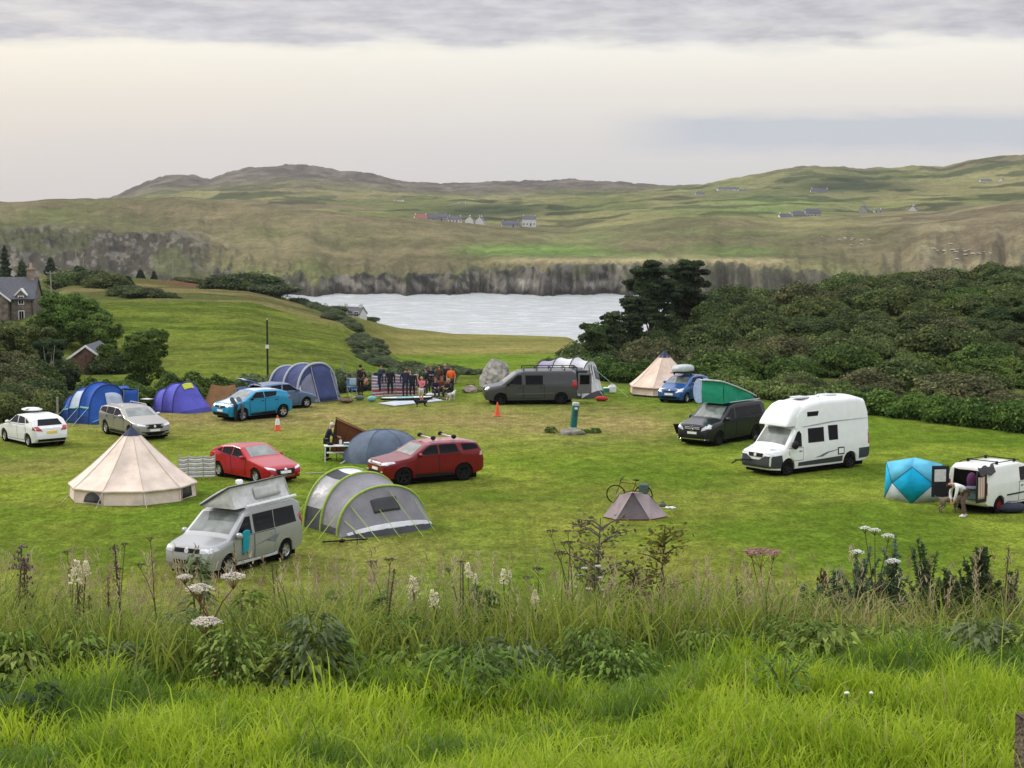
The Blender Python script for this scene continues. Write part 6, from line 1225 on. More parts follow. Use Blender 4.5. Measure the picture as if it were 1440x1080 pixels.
# cycle rack in front of black van: dark folding sign
t = thing('folding_frame', 'small black folding frame standing at the nose of the black camper van', 'frame', G(955, 617), R_(30)); mb = MB(); mb.prism([(-.35, .75), (.30, .72), (.05, .30), (-.15, .25)], -.02, .02, 'y'); mb.build('cloth', BLK, t); mb = MB(); mb.tube([(-.3, 0, .7), (.1, .1, 0)], .015, 5); mb.tube([(.25, 0, .7), (-.2, -.1, 0)], .015, 5); mb.build('leg_frame', mat('frame_grey', (.35, .4, .4)), t)
# ================================================================ PLANTS
LEAF = leafmat('foliage', .25, .7, .16); LEAFP = leafmat('foliage_steady', .35, .6, .05)
BARK = mat('bark', (.10, .08, .065), .95, var=.4, scale=8, bump=.6)
def leaf_cloud(rg, blobs, n, size, pal, shell=(.80, 1.06), clump=1.6, down=.25, drop=True, droop=0):
    """leaf-sized quads scattered through the outer volume of overlapping blobs; returns V, F, colours"""
    B = np.array(blobs, float); A = (B[:, 3]*B[:, 4]+B[:, 4]*B[:, 5]+B[:, 3]*B[:, 5]); k = rg.choice(len(B), n, p=A/A.sum())
    d = rg.normal(size=(n, 3)); d /= np.linalg.norm(d, axis=1)[:, None]; d[:, 2] = np.where((d[:, 2] < 0) & (rg.random(n) > down), -d[:, 2], d[:, 2])
    # ragged outline: every blob surface pushed in and out by direction noise
    q = d*2.3+B[k, :3]*.7; rag = 1+.34*(fbm(q[:, 0]+9, q[:, 1]+q[:, 2]*1.3, 3, 5)-.5)*2*.8
    r = rg.uniform(shell[0], shell[1], n)*rag
    P = B[k, :3]+d*B[k, 3:6]*r[:, None]; Nn = d/B[k, 3:6]; Nn /= np.linalg.norm(Nn, axis=1)[:, None]
    if drop:
        keep = np.ones(n, bool)
        for j in range(len(B)):
            e = (P-B[j, :3])/B[j, 3:6]; keep &= ~((np.linalg.norm(e, axis=1) < .74) & (k != j))
        P, Nn = P[keep], Nn[keep]
    m = len(P); Nn = Nn+rg.normal(size=(m, 3))*.55; Nn[:, 2] += .25; Nn /= np.linalg.norm(Nn, axis=1)[:, None]
    T = np.cross(Nn, rg.normal(size=(m, 3))); T /= np.linalg.norm(T, axis=1)[:, None]+1e-9; U = np.cross(Nn, T)
    s = size*rg.uniform(.6, 1.35, m)[:, None]; L_ = T*s; Wd = U*s*.55
    V = np.stack([P-L_, P-Wd-Nn*s*.12, P+L_, P+Wd+Nn*s*.1], 1).reshape(-1, 3)
    f = np.arange(m*4).reshape(-1, 4)
    g = fbm(P[:, 0]*clump+P[:, 2]*.8, P[:, 1]*clump+P[:, 2]*clump, 3, 77)+rg.normal(size=m)*.10; g = np.clip((g-.25)/.5, 0, 1)
    pal = np.array(pal); c = pal[0]*(1-g[:, None])+pal[1]*g[:, None]; c = c*rg.uniform(.8, 1.2, m)[:, None]
    if len(pal) > 2: sel = rg.random(m) < .07; c[sel] = pal[2]*rg.uniform(.7, 1.2, sel.sum())[:, None]
    return V, f, np.repeat(c, 4, 0)
def core(blobs, s=.80, n=12):
    vs = []; fs = []
    for b in blobs:
        o = len(vs)
        for j in range(n//2+1):
            for i in range(n):
                a, t = 2*PI*i/n, PI*j/(n//2); d = (math.sin(t)*math.cos(a), math.sin(t)*math.sin(a), math.cos(t)); r = s*(1+.15*math.sin(5*a+b[0]*3)*math.sin(3*t+b[1]))
                vs.append((b[0]+d[0]*b[3]*r, b[1]+d[1]*b[4]*r, b[2]+d[2]*b[5]*r))
        for j in range(n//2):
            for i in range(n): fs.append((o+j*n+i, o+j*n+(i+1) % n, o+(j+1)*n+(i+1) % n, o+(j+1)*n+i))
    return np.array(vs), np.array(fs)
def foliage(name, rg, blobs, n, size, pal, parent=None, coresc=.80, m=None, **k):
    V, f, c = leaf_cloud(rg, blobs, n, size, pal, **k)
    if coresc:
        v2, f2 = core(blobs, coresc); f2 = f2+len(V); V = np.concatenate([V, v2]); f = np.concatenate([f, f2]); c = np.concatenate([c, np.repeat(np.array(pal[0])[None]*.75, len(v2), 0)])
    return np_mesh(name, V, f, m or LEAF, c, parent)
def blobset(rg, R, H, n, flat=1.0):
    out = [(0, 0, H*.45, R*.8, R*.8, H*.5)]
    for i in range(n):
        a = rg.uniform(0, 2*PI); r = R*rg.uniform(.25, .75); s = R*rg.uniform(.20, .42); z = H*(.30+.5*rg.random()*(1-.4*r/R)); out.append((r*math.cos(a), r*math.sin(a), z, s, s, s*rg.uniform(.6, .85)*flat))
    return out
PAL = dict(dark=[(0.032, 0.053, 0.018), (0.095, 0.132, 0.039), (0.146, 0.172, 0.057)], olive=[(0.051, 0.077, 0.023), (0.140, 0.178, 0.052), (0.207, 0.224, 0.081)], green=[(0.041, 0.077, 0.016), (0.122, 0.191, 0.034), (0.183, 0.238, 0.057)],
           brown=[(0.059, 0.066, 0.028), (0.152, 0.156, 0.063), (0.207, 0.198, 0.092)], conif=[(0.020, 0.038, 0.018), (0.068, 0.098, 0.042), (0.073, 0.106, 0.046)], brack=[(0.067, 0.106, 0.028), (0.165, 0.218, 0.057), (0.256, 0.264, 0.103)], gorse=[(0.054, 0.079, 0.039), (0.152, 0.185, 0.086), (0.183, 0.198, 0.115)])
protos = {}
def bush_proto(kind, v):
    if (kind, v) in protos: return protos[(kind, v)]
    rg = np.random.default_rng(hash((len(kind), kind[0] == 'd', v)) % 9999+v*31+sum(map(ord, kind))); low = kind in ('brack',)
    bl = blobset(rg, 1.0, .9 if low else 1.15, 15 if not low else 10, .8)
    n = 9500; sz = .044 if not low else .040
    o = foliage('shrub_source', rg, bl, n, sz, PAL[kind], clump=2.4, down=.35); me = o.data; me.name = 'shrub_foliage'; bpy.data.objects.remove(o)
    tk = MB()
    for i in range(4): a = i*1.7+v; tk.tube([(0, 0, -.1), (.2*math.cos(a), .2*math.sin(a), .3), (.45*math.cos(a), .45*math.sin(a), .75)], [.05, .035, .015], 5)
    s = tk.build('stem_source', BARK); me2 = s.data; bpy.data.objects.remove(s)
    protos[(kind, v)] = (me, me2); return protos[(kind, v)]
def bush(name, label, group, px, D, R, H, kind, v, rz=None, cat='shrub', zoff=0):
    me, me2 = bush_proto(kind, v); p = GD(px, D); zoff -= .2*H
    t = thing(name, label, cat, (p.x, p.y, p.z-.15+zoff), rz if rz is not None else (px*7.13+D) % 6.28, group); t.scale = (R, R, H/1.15)
    for nm, q in (('foliage', me), ('stem', me2)): o = bpy.data.objects.new(nm, q); C.objects.link(o); o.parent = t
    return t
# ---- thicket on the right-hand slope
rw = np.random.default_rng(42); placed = []; tries = 0
XE = [800, 860, 940, 1000, 1100, 1250, 1440, 2200]; DE = [150, 122, 118, 116, 110, 104, 97, 78]
while len(placed) < 270 and tries < 60000:
    tries += 1; D = 92+110*rw.random(); x = rw.uniform(3, 82); px = 720+F*x/D
    if px > 1730: continue
    e = float(np.interp(px, XE, DE))+2.5
    if D < e or px < 806+max(0, (150-D))*.0 or D > float(np.interp(px, KX, [250, 250, 250, 240, 225, 225, 235, 260, 300, 300, 176, 180, 184, 198, 204, 200, 196, 190])): continue
    if px < 860 and D < 118: continue
    r = rw.uniform(1.3, 2.7)*(1.0 if D > e+6 else .62)
    sp = 1.02*r
    if all((x-q[0])**2+(D-q[1])**2 > (sp+.9*q[2]*.9)**2 for q in placed): placed.append((x, D, r, px, e))
for i, (x, D, r, px, e) in enumerate(placed):
    n_ = float(fbm(np.array([x/14]), np.array([D/14]), 2, 7)[0])
    near = D < e+7
    kind = 'brack' if near and rw.random() < .55 else ('green' if n_ > .62 or (near and n_ > .5) else 'olive' if n_ > .47 else 'dark' if n_ > .36 else 'brown')
    h = r*(1.25 if kind != 'brack' else .75)*rw.uniform(.85, 1.15)
    where = ('behind the distant bell tent' if px < 960 else 'above the green pop-up roof' if px < 1080 else 'above the white motorhome' if px < 1215 else 'above the turquoise shelter' if px < 1340 else 'towards the right edge' if px < 1450 else 'beyond the right edge')
    row = 'at the foot' if D < e+9 else 'on the lower slope' if D < e+32 else 'on the upper slope' if D < e+62 else 'on the skyline'
    lab = {'brack': f'pale green bracken clump {row} of the thicket, {where}', **{k_: f'{w_} shrub {row} of the thicket, {where}' for k_, w_ in (('green', 'bright green'), ('olive', 'olive green'), ('dark', 'very dark green'), ('brown', 'brownish'))}}[kind]
    bush('bracken_clump' if kind == 'brack' else 'shrub', lab, {'brack': 'bracken at the foot of the right slope', 'green': 'bright green shrubs of the thicket', 'olive': 'olive shrubs of the thicket', 'dark': 'dark shrubs of the thicket', 'brown': 'brownish shrubs of the thicket'}[kind], px, D, r*1.28, h*1.08*float(np.interp(px, [900, 1100, 1440, 1700], [1.12, 1.0, .80, .8])), kind, i % 3)
# ---- hedges (each one mass of leaves along its line)
def hedge(name, label, pts, h, w, kind, n, seed, leaf=.09, wob=.35):
    rg = np.random.default_rng(seed); bl = []; P = [Vector((p[0], p[1], zg(p[0], p[1]))) for p in pts]; o = P[0]
    for a, b in zip(P, P[1:]):
        k = max(2, int((b-a).length/(w*.55)))
        for j in range(k): q = a.lerp(b, j/k)-o; s = rg.uniform(1-wob, 1+wob); q.z = zg(q.x+o.x, q.y+o.y)-o.z; bl.append((q.x+rg.normal()*.2, q.y+rg.normal()*.25, q.z+h*.38*s, w*.62, w*.55*s, h*.62*s))
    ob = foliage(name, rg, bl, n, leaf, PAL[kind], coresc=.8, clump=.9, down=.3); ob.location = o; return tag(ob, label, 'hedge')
gd = lambda px, D: ((px-720)/F*D, D)
hedge('hedge', 'low bushy hedge along the field edge at the far left behind the white hatchback', [gd(-260, 95), gd(-60, 97.5), gd(60, 98.5), gd(120, 99.5)], 1.25, 1.6, 'olive', 30000, 3)
hedge('hedge', 'green hedge running behind the two blue tunnel tents', [gd(120, 101), gd(200, 104), gd(300, 107), gd(380, 109)], 1.5, 1.4, 'green', 24000, 4)
hedge('hedge', 'dark hedge behind the large navy tunnel tent and the wetsuits', [gd(300, 109), gd(400, 112), gd(500, 116), gd(640, 121)], 1.15, 1.4, 'gorse', 22000, 5)
hedge('hedge', 'leafy hedge bounding the field below the thicket on the right', [gd(1190, 101.5), gd(1260, 99.5), gd(1350, 96), gd(1440, 92.8), gd(1620, 86)], 1.15, 1.5, 'green', 30000, 6)
hedge('hedge', 'tangled bracken hedge behind the white motorhome', [gd(1010, 115), gd(1080, 111), gd(1150, 106), gd(1210, 102.5)], 1.1, 1.6, 'brack', 16000, 8)
hedge('hedge', 'low bramble hedge between the boulder and the distant bell tent', [gd(770, 128), gd(820, 124), gd(870, 121), gd(930, 119.5), gd(1010, 117.5)], 1.25, 1.5, 'green', 20000, 9)
# ---- gorse band running down the valley side
gz = [(424, 330, 2.8), (440, 318, 2.6), (452, 300, 2.5), (462, 285, 2.6), (473, 268, 2.6), (485, 255, 2.5), (497, 242, 2.6), (508, 232, 2.4), (518, 222, 2.6), (528, 214, 2.3), (538, 206, 2.5), (547, 199, 2.2), (556, 192, 2.3), (566, 186, 2.2), (577, 180, 2.2), (588, 175, 2.0), (600, 170, 2.0), (612, 165, 1.9), (625, 160, 1.8), (640, 156, 1.7), (655, 152, 1.5), (672, 150, 1.4), (560, 176, 2.0), (540, 186, 2.1), (520, 196, 2.2), (500, 208, 2.2), (590, 162, 1.8), (575, 168, 1.9), (610, 152, 1.6), (530, 178, 1.9), (750, 132, 1.2), (775, 134, 1.5), (735, 140, 1.0)]
rz_ = random.Random(3); gz += [(px+rz_.uniform(-14, 8), D*rz_.uniform(.95, 1.05), r*rz_.uniform(.6, 1.1)) for px, D, r in gz[:27] for _ in range(2)]
for i, (px, D, r) in enumerate(gz):
    bush('gorse_bush', ('grey-green gorse bush at the top of the band, nearest the shore cottages' if px < 478 else 'grey-green gorse bush halfway down the band beside the left meadow' if px < 542 else 'grey-green gorse bush at the foot of the band, behind the striped windbreak' if px < 605 else 'grey-green gorse bush behind the group of campers') if px < 700 else 'low gorse bush behind the dark grey panel van', 'gorse bushes of the valley side' if px < 700 else 'gorse bushes behind the panel van', px, D, r*.66, r*.60, 'gorse', i % 3, cat='gorse bush')
# ---- clumps on the rough ground, far left
for i, (px, D, r, h, kd, lb) in enumerate([(322, 335, 6.0, 4.0, 'dark', 'dark rounded clump of scrub at the right end of the rough ground'), (350, 330, 6.5, 4.4, 'dark', 'large dark clump of scrub above the left meadow, beside the bay'), (378, 328, 5.5, 3.2, 'gorse', 'grey-green end of the scrub clump nearest the bay'),
        (205, 262, 3.6, 2.1, 'dark', 'low dark bank of scrub at the top edge of the left meadow'), (178, 268, 3.6, 2.2, 'dark', 'dark scrub left of the low bank on the meadow edge'), (232, 264, 2.6, 1.5, 'olive', 'small olive scrub patch at the right of the low bank'),
        (150, 285, 4.5, 3.2, 'olive', 'olive shrub right of the conifers above the meadow'), (95, 300, 4.5, 4.0, 'olive', 'olive bush between the stone house and the conifers'), (62, 262, 3.2, 3.2, 'green', 'bright green bush beside the chimney of the stone house'), (130, 300, 4.0, 4, 'dark', 'dark bush beneath the conifers behind the pale pole'),
        (474, 425, 3.2, 2.4, 'dark', 'dark bush between the two white shore cottages'), (519, 440, 3.0, 1.6, 'dark', 'dark scrub right of the shore cottages'), (262, 385, 4.5, 2.0, 'olive', 'olive scrub on the rough ground below the far pole'), (300, 400, 5, 2.4, 'olive', 'olive scrub patch on the skyline above the bay')]):
    bush('scrub_clump', lb, None, px, D, r, h, kd, i % 3)
for i, (px, D, h) in enumerate([(905, 164, 2.6), (928, 169, 3.2), (952, 173, 3.5), (975, 177, 3.6), (998, 181, 3.9), (1020, 186, 4.0), (940, 178, 3.6), (965, 182, 3.6), (1040, 190, 3.6)]):
    bush('shrub', 'dark shrub filling the ground under and between the two big pines' if px < 985 else 'dark shrub on the crest just right of the two big pines', 'dark shrubs around the pines', px, D, 2.6, h, 'dark', i % 3)
for i, (px, D, r, h, kd, lb) in enumerate([(-40, 108, 2.2, 2.0, 'olive', 'outermost olive bush behind the far-left hedge'), (-5, 110, 2.0, 2.1, 'dark', 'dark bush behind the white hatchback'), (28, 112, 2.0, 1.9, 'brown', 'brownish bush just right of the white hatchback roof'), (52, 115, 2.1, 2.3, 'dark', 'dark bush under the dead tree'), (84, 116, 1.6, 1.3, 'dark', 'dark bush left of the hidden cottage wall'), (112, 118, 1.7, 1.15, 'dark', 'dark bush before the hidden cottage'), (140, 120, 1.6, 1.0, 'olive', 'olive bush right of the hidden cottage'), (166, 122, 1.9, 1.9, 'green', 'green bush between cottage and lone tree'), (225, 124, 1.4, 1.1, 'green', 'low green bush right of the lone tree'),
        (15, 125, 2.6, 3.0, 'brown', 'tall brownish bush at the left edge'), (45, 128, 2.4, 3.2, 'olive', 'olive bush left of the ivy-clad tree'), (88, 146, 1.6, 2.2, 'olive', 'olive bush above the hidden cottage'), (-30, 130, 3.0, 3.2, 'dark', 'dark bush outside the left edge'), (150, 150, 2.2, 2.4, 'dark', 'dark bush above and right of the hidden cottage'), (62, 180, 3.2, 4.0, 'green', 'green bush below the stone house'), (10, 190, 3.4, 4.2, 'olive', 'olive bush under the windows of the stone house'), (112, 200, 3.0, 3.4, 'green', 'green bush at the meadow edge right of the stone house')]):
    bush('shrub', lb, None, px, D, r, h, kd, i % 3)
# ---- trees
def tree(name, label, px, D, top_y, base_y, hw_px, kind, seed, shape='round', n=9000, leaf=.13, group=None, bare=.22):
    rg = np.random.default_rng(seed); p = GD(px, D); base = max(p.z, zat(base_y, D)) if base_y else p.z; base = p.z; H = float(zat(top_y, D))-base; R = hw_px*D/F
    t = thing(name, label, 'tree', (p.x, p.y, base-.1), 0, group); bl = []
    if shape == 'round':
        bl.append((0, 0, H*.58, R*.72, R*.72, H*.36))
        for i in range(38): a = rg.uniform(0, 2*PI); z = rg.uniform(bare, .94); rr = R*math.sin(PI*min(1, .22+.8*(1-z)))**.7*rg.uniform(.45, 1.08); s = R*rg.uniform(.13, .32); bl.append((rr*math.cos(a), rr*math.sin(a), H*z, s, s, s*.8))
        bl.append((rg.normal()*.1*R, 0, H*.88, R*.4, R*.4, H*.12))
    elif shape == 'cone':
        for i in range(26): z = .12+.82*i/25; rr = R*(1-z)**.8*.75; a = i*2.4; s = R*(.16+.34*(1-z)); bl.append((rr*.6*math.cos(a), rr*.6*math.sin(a), H*z, s, s, s*.55))
        bl.append((0, 0, H*.96, R*.1, R*.1, H*.06))
    elif shape == 'pine':
        bl.append((0, 0, H*.66, R*.62, R*.62, H*.24))
        for i in range(74):
            z = .34+.62*rg.random(); w = math.sin(PI*min(1, (z-.22)/.84))**.6; a = rg.uniform(0, 2*PI); rr = R*w*rg.uniform(.15, .95); s = R*rg.uniform(.14, .30); bl.append((rr*math.cos(a), rr*math.sin(a), H*z, s*1.1, s*1.1, s*.5))
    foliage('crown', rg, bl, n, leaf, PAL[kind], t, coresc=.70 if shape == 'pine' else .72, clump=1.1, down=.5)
    mb = MB(); mb.tube([(0, 0, -.3), (.04*R, 0, H*.3), (-.03*R, .02*R, H*.6), (0, 0, H*.9)], [R*.075+.06, R*.06+.04, R*.035+.03, .02], 8)
    for b in bl[1:14:2]: mb.tube([(0, 0, b[2]*.55), (b[0]*.55, b[1]*.55, b[2]*.8), (b[0], b[1], b[2])], [R*.035+.02, R*.02+.015, .012], 5)
    mb.build('trunk', BARK, t); return t
tree('pine_tree', 'tall dark pine standing above the thicket beside the bay, left of the pair', 914, 172, 361, 470, 38, 'conif', 1, 'pine', 34000, .10)
tree('pine_tree', 'second dark pine above the thicket, right of the pair', 964, 176, 362, 450, 36, 'conif', 2, 'pine', 30000, .11)
tree('pine_tree', 'small pine low on the left shoulder of the thicket', 862, 160, 436, 500, 22, 'conif', 3, 'pine', 6000, .12)
tree('pine_tree', 'short bushy pine beneath the taller left pine', 892, 166, 412, 480, 24, 'conif', 4, 'pine', 7000, .13)
tree('young_tree', 'feathery young tree at the left end of the thicket', 838, 150, 452, 520, 22, 'dark', 5, 'round', 5000, .11)
tree('leafy_tree', 'rounded soft green tree standing alone at the meadow foot on the left', 199, 132, 463, 547, 34, 'green', 6, 'round', 16000, .085, bare=.12)
tree('leafy_tree', 'broad green tree right of the stone house', 92, 175, 412, 540, 42, 'green', 7, 'round', 18000, .11, bare=.1)
tree('leafy_tree', 'green tree overhanging the hidden red-gabled cottage', 132, 172, 440, 540, 34, 'green', 8, 'round', 13000, .11, bare=.1)
tree('leafy_tree', 'yellow-green tree below the windows of the stone house', 30, 165, 455, 545, 36, 'olive', 9, 'round', 13000, .11, bare=.1)
tree('leafy_tree', 'brownish tree at the far left edge behind the white hatchback', 12, 132, 492, 570, 36, 'brown', 10, 'round', 12000, .10, bare=.1)
tree('leafy_tree', 'dark brown-green tree partly outside the left edge of the picture', -60, 140, 470, 570, 50, 'olive', 11, 'round', 12000, .11, bare=.1)
tree('ivy_tree', 'very dark blue-green ivy-clad tree left of the hidden cottage', 66, 136, 474, 562, 24, 'conif', 12, 'round', 12000, .10, bare=.1)
tree('ivy_tree', 'dark conifer-like tree in front of the hidden cottage wall', 96, 134, 515, 565, 13, 'conif', 13, 'round', 9000, .10, bare=.1)
tree('leafy_tree', 'small yellow-green tree right of the hidden cottage roof', 150, 150, 482, 545, 18, 'green', 14, 'round', 6000, .10, bare=.1)
for i, (px, D, ty, hw, lb) in enumerate([(8, 330, 346, 16, 'tall dark conifer behind the stone house at the left edge'), (32, 335, 366, 18, 'second conifer behind the chimney of the stone house'), (72, 390, 361, 12, 'small lone dark conifer on the rocky rise'), (112, 310, 374, 30, 'spreading blue-green conifer behind the pale pole'), (138, 305, 392, 20, 'short conifer right of the spreading one'), (180, 300, 388, 14, 'pale blue-green young conifer on the rough ground'), (198, 395, 379, 8, 'tiny conifer on the rough skyline, left of a pair'), (217, 400, 381, 6, 'tiny conifer on the rough skyline, right of a pair')]):
    tree('conifer_tree', lb, px, D, ty, None, hw, 'conif', 30+i, 'cone', 7000, .20)
# pale dead tree beside the ivy tree
p = GD(67, 131); t = thing('dead_tree', 'bare pale dead tree below the dark ivy-clad tree', 'tree', p); mb = MB(); rg = random.Random(4)
mb.tube([(0, 0, -.2), (0, 0, 1.2), (.1, 0, 2.0)], [.07, .05, .04], 6)
for k in range(9): a = rg.uniform(0, 6.28); z = rg.uniform(.6, 1.9); mb.tube([(.02, 0, z), (.35*math.cos(a), .2*math.sin(a), z+.7), (.5*math.cos(a), .3*math.sin(a), z+1.3+rg.random()*.5)], [.035, .02, .008], 5)
mb.build('trunk', mat('dead_wood', (.33, .30, .27), .9), t)
# ================================================================ POLES AND POSTS
def upole(name, label, px, D, top_y, r, m, cross=0, base=None, lean=0):
    p = GD(px, D); h = float(zat(top_y, D))-p.z; t = thing(name, label, 'pole', p); mb = MB(); mb.tube([(0, 0, -.3), (lean, 0, h)], [r, r*.8], 8); mb.build('post', m, t)
    if cross: mb = MB(); mb.box(-cross, cross, -.05, .05, h-.35, h-.22); mb.build('crossarm', m, t)
    mb = MB()
    for x in ((-cross*.8, cross*.8) if cross else (0,)): mb.lathe([(.05, 0), (.07, .06), (.03, .14)], 8, 'z', (x+lean, 0, h-.22 if cross else h))
    mb.build('insulator', mat('insulator', (.4, .4, .38)), t); return t
DK = mat('tarred_wood', (.02, .018, .016), .8); PW = mat('weathered_wood', (.26, .25, .22), .9)
pp = upole('utility_pole', 'black utility pole standing on the meadow behind the turquoise crossover', 375, 148, 450, .085, DK)
mb = MB(); mb.box(-.13, .13, -.14, -.10, 2.2, 2.5); mb.build('warning_plate', WHT, pp)
upole('utility_pole', 'pale utility pole beside the stone house', 73, 250, 381, .10, PW, .7, lean=-.15)
upole('utility_pole', 'distant pale pole on the rough ground above the meadow', 244, 390, 359, .13, PW)
upole('utility_pole', 'faint pole on the rocky rise, left of two', 108, 430, 352, .10, PW); upole('utility_pole', 'faint pole on the rocky rise, right of two', 118, 430, 366, .10, PW); upole('utility_pole', 'thin dark pole on the shore headland above the bay', 420, 440, 417, .10, DK)
def fpost(label, px, D, h, m=PW): t = thing('fence_post', label, 'post', GD(px, D)); mb = MB(); mb.box(-.05, .05, -.05, .05, -.2, h); mb.build('post', m, t, bev=.01); mb = MB(); mb.tube([(-.06, 0, h*.8), (.06, 0, h*.8)], .01, 4); mb.build('staple', BLK, t)
fpost('weathered grey fence post in the hedge left of the blue tunnel tent', 77, 96.8, 1.35); fpost('thin pale marker post in the meadow right of the navy tunnel tent', 481, 130, 1.9); fpost('short pale post at the meadow foot above the navy tunnel tent', 447, 128, 1.0)
# ================================================================ HOUSES
STONE = mat('house_stone', (.16, .135, .11), .95, var=.45, scale=2.2, bump=.5, bscale=5); SLATE = mat('slate_roof', (.085, .088, .105), .7, var=.15, scale=3); RENDER = mat('white_render', (.62, .62, .6), .9); GREYR = mat('grey_render', (.33, .32, .31), .9); TRIMW = mat('white_trim', (.75, .75, .74), .6); REDR = mat('red_roof', (.40, .08, .06), .8)
def house(name, label, loc, rz, w, d, hw, hr, wallm, roofm, chim=((-.5, 1), (.5, 1)), wins=3, door=True, group=None, back=0):
    t = thing(name, label, 'house', loc, R_(rz), group); mb = MB(); mb.prism([(-d/2, -1.5), (d/2, -1.5), (d/2, hw), (0, hw+hr-.04), (-d/2, hw)], -w/2, w/2, 'x'); mb.build('wall', wallm, t, smooth=False)
    mb = MB()
    for s in (1, -1): a = [(s*(d/2+.25), hw-.25*hr/(d/2)+.02), (0, hw+hr+.02), (0, hw+hr+.20), (s*(d/2+.25), hw-.25*hr/(d/2)+.20)]; mb.prism(a if s > 0 else a[::-1], -w/2-.15, w/2+.15, 'x')
    rf = mb.build('roof', roofm, t, smooth=False)
    for f, k in chim: mb = MB(); mb.box(f*(w-.7)-.38, f*(w-.7)+.38, -.3, .3, hw+hr-.4, hw+hr+.85*k); mb.box(f*(w-.7)-.15, f*(w-.7)+.15, -.13, .13, hw+hr+.85*k, hw+hr+1.1*k); mb.build('chimney', wallm, rf, smooth=False)
    for i in range(wins):
        x = -w/2+w*(i+.5)/wins
        if door and i == wins//2: mb = MB(); mb.box(x-.5, x+.5, -d/2-.04, -d/2+.05, 0, 2.0); mb.build('door', mat('door_dark', (.06, .05, .05)), t, smooth=False); continue
        mb = MB(); mb.box(x-.62, x+.62, -d/2-.035, -d/2+.05, .75, 2.05); o = mb.build('window', TRIMW, t, smooth=False); mb = MB()
        for q in (-1, 1): mb.box(x+q*.28-.22, x+q*.28+.22, -d/2-.05, -d/2-.02, .87, 1.93)
        mb.build('pane', GLASS, o, smooth=False)
    return t
def hpos(px, py, D): p = Vector(((px-720)/F*D, D, float(zat(py, D)))); return p
# near stone house, left edge
hs = hpos(-8, 457, 250); t = thing('stone_house', 'dark stone house with slate roof, chimney and white-edged gable at the left edge', 'house', hs, R_(4)); hwid = 10.4
mb = MB(); mb.prism([(0, -2), (6, -2), (6, 3.6), (3, 6.15), (0, 3.6)], -5.2, 5.2, 'x'); mb.build('wall', STONE, t, smooth=False)
mb = MB()
for a in ([(-.35, 3.32), (3, 6.2), (3, 6.38), (-.35, 3.50)], [(6.35, 3.32), (6.35, 3.50), (3, 6.38), (3, 6.2)]): mb.prism(a, -5.4, 5.4, 'x')
rf = mb.build('roof', SLATE, t, smooth=False)
mb = MB(); mb.box(3.9, 4.9, 2.5, 3.5, 5.6, 7.35); mb.box(3.8, 5.0, 2.4, 3.6, 7.35, 7.55); ch = mb.build('chimney', mat('chimney_stone', (.26, .20, .16), .9, var=.4, scale=3), rf, smooth=False); mb = MB(); mb.lathe([(.2, 7.55), (.16, 8.3), (0, 8.3)], 10, c=(4.4, 3, 0)); mb.build('chimney_pot', mat('clay_pot', (.42, .30, .22)), ch)
mb = MB(); mb.prism([(-4.6, -2), (2.0, -2), (2.0, 3.5), (-1.3, 6.1), (-4.6, 3.5)], -1.2, .3, 'y'); mb.prism([(-4.6, 3.4), (2.0, 3.4), (-1.3, 6.1)], .3, 3.2, 'y'); mb.build('gable_wing', STONE, t, smooth=False)
mb = MB()
for s in (1, -1): a = [(-1.3, 6.12), (-1.3, 6.3), (-1.3+s*3.65, 3.42), (-1.3+s*3.65, 3.24)]; mb.prism(a, -1.36, 3.0, 'y')
mb.build('gable_roof', SLATE, rf, smooth=False); mb = MB()
for s in (1, -1): mb.prism([(-1.3, 6.10), (-1.3, 6.36), (-1.3+s*3.75, 3.44), (-1.3+s*3.75, 3.16)], -1.46, -1.37, 'y')
mb.build('bargeboard', TRIMW, rf, smooth=False)
mb = MB(); mb.prism([(2.95, 2.8), (4.15, 2.8), (4.15, 4.1), (3.55, 4.75), (2.95, 4.1)], -.06, 1.6, 'y'); dm = mb.build('dormer', STONE, rf, smooth=False); mb = MB()
for s in (1, -1): mb.prism([(3.55, 4.72), (3.55, 4.95), (3.55+s*.85, 4.08), (3.55+s*.85, 3.88)], -.2, 1.7, 'y')
mb.build('dormer_trim', TRIMW, dm, smooth=False)
for x0, z0, z1, y, hh in ((3.15, 2.75, 3.95, -.10, .4), (3.15, .6, 1.95, -.05, .4), (-1.0, 2.6, 3.7, -1.25, .4), (-1.9, .4, 2.0, -1.25, .5)):
    mb = MB(); mb.box(x0, x0+.8, y-.03, y+.06, z0, z1); w_ = mb.build('window', TRIMW, t, smooth=False); mb = MB(); mb.box(x0+.1, x0+.38, y-.05, y-.02, z0+.1, z1-.1); mb.box(x0+.42, x0+.7, y-.05, y-.02, z0+.1, z1-.1); mb.build('pane', GLASS, w_, smooth=False)
mb = MB(); mb.tube([(2.15, -.1, 3.5), (2.15, -.1, -1)], .05, 6); mb.tube([(5.0, -.1, 3.5), (5.0, -.1, -1)], .05, 6); mb.tube([(2.0, -.35, 3.45), (5.3, -.35, 3.45)], .06, 6); mb.build('gutter', BLK, t)
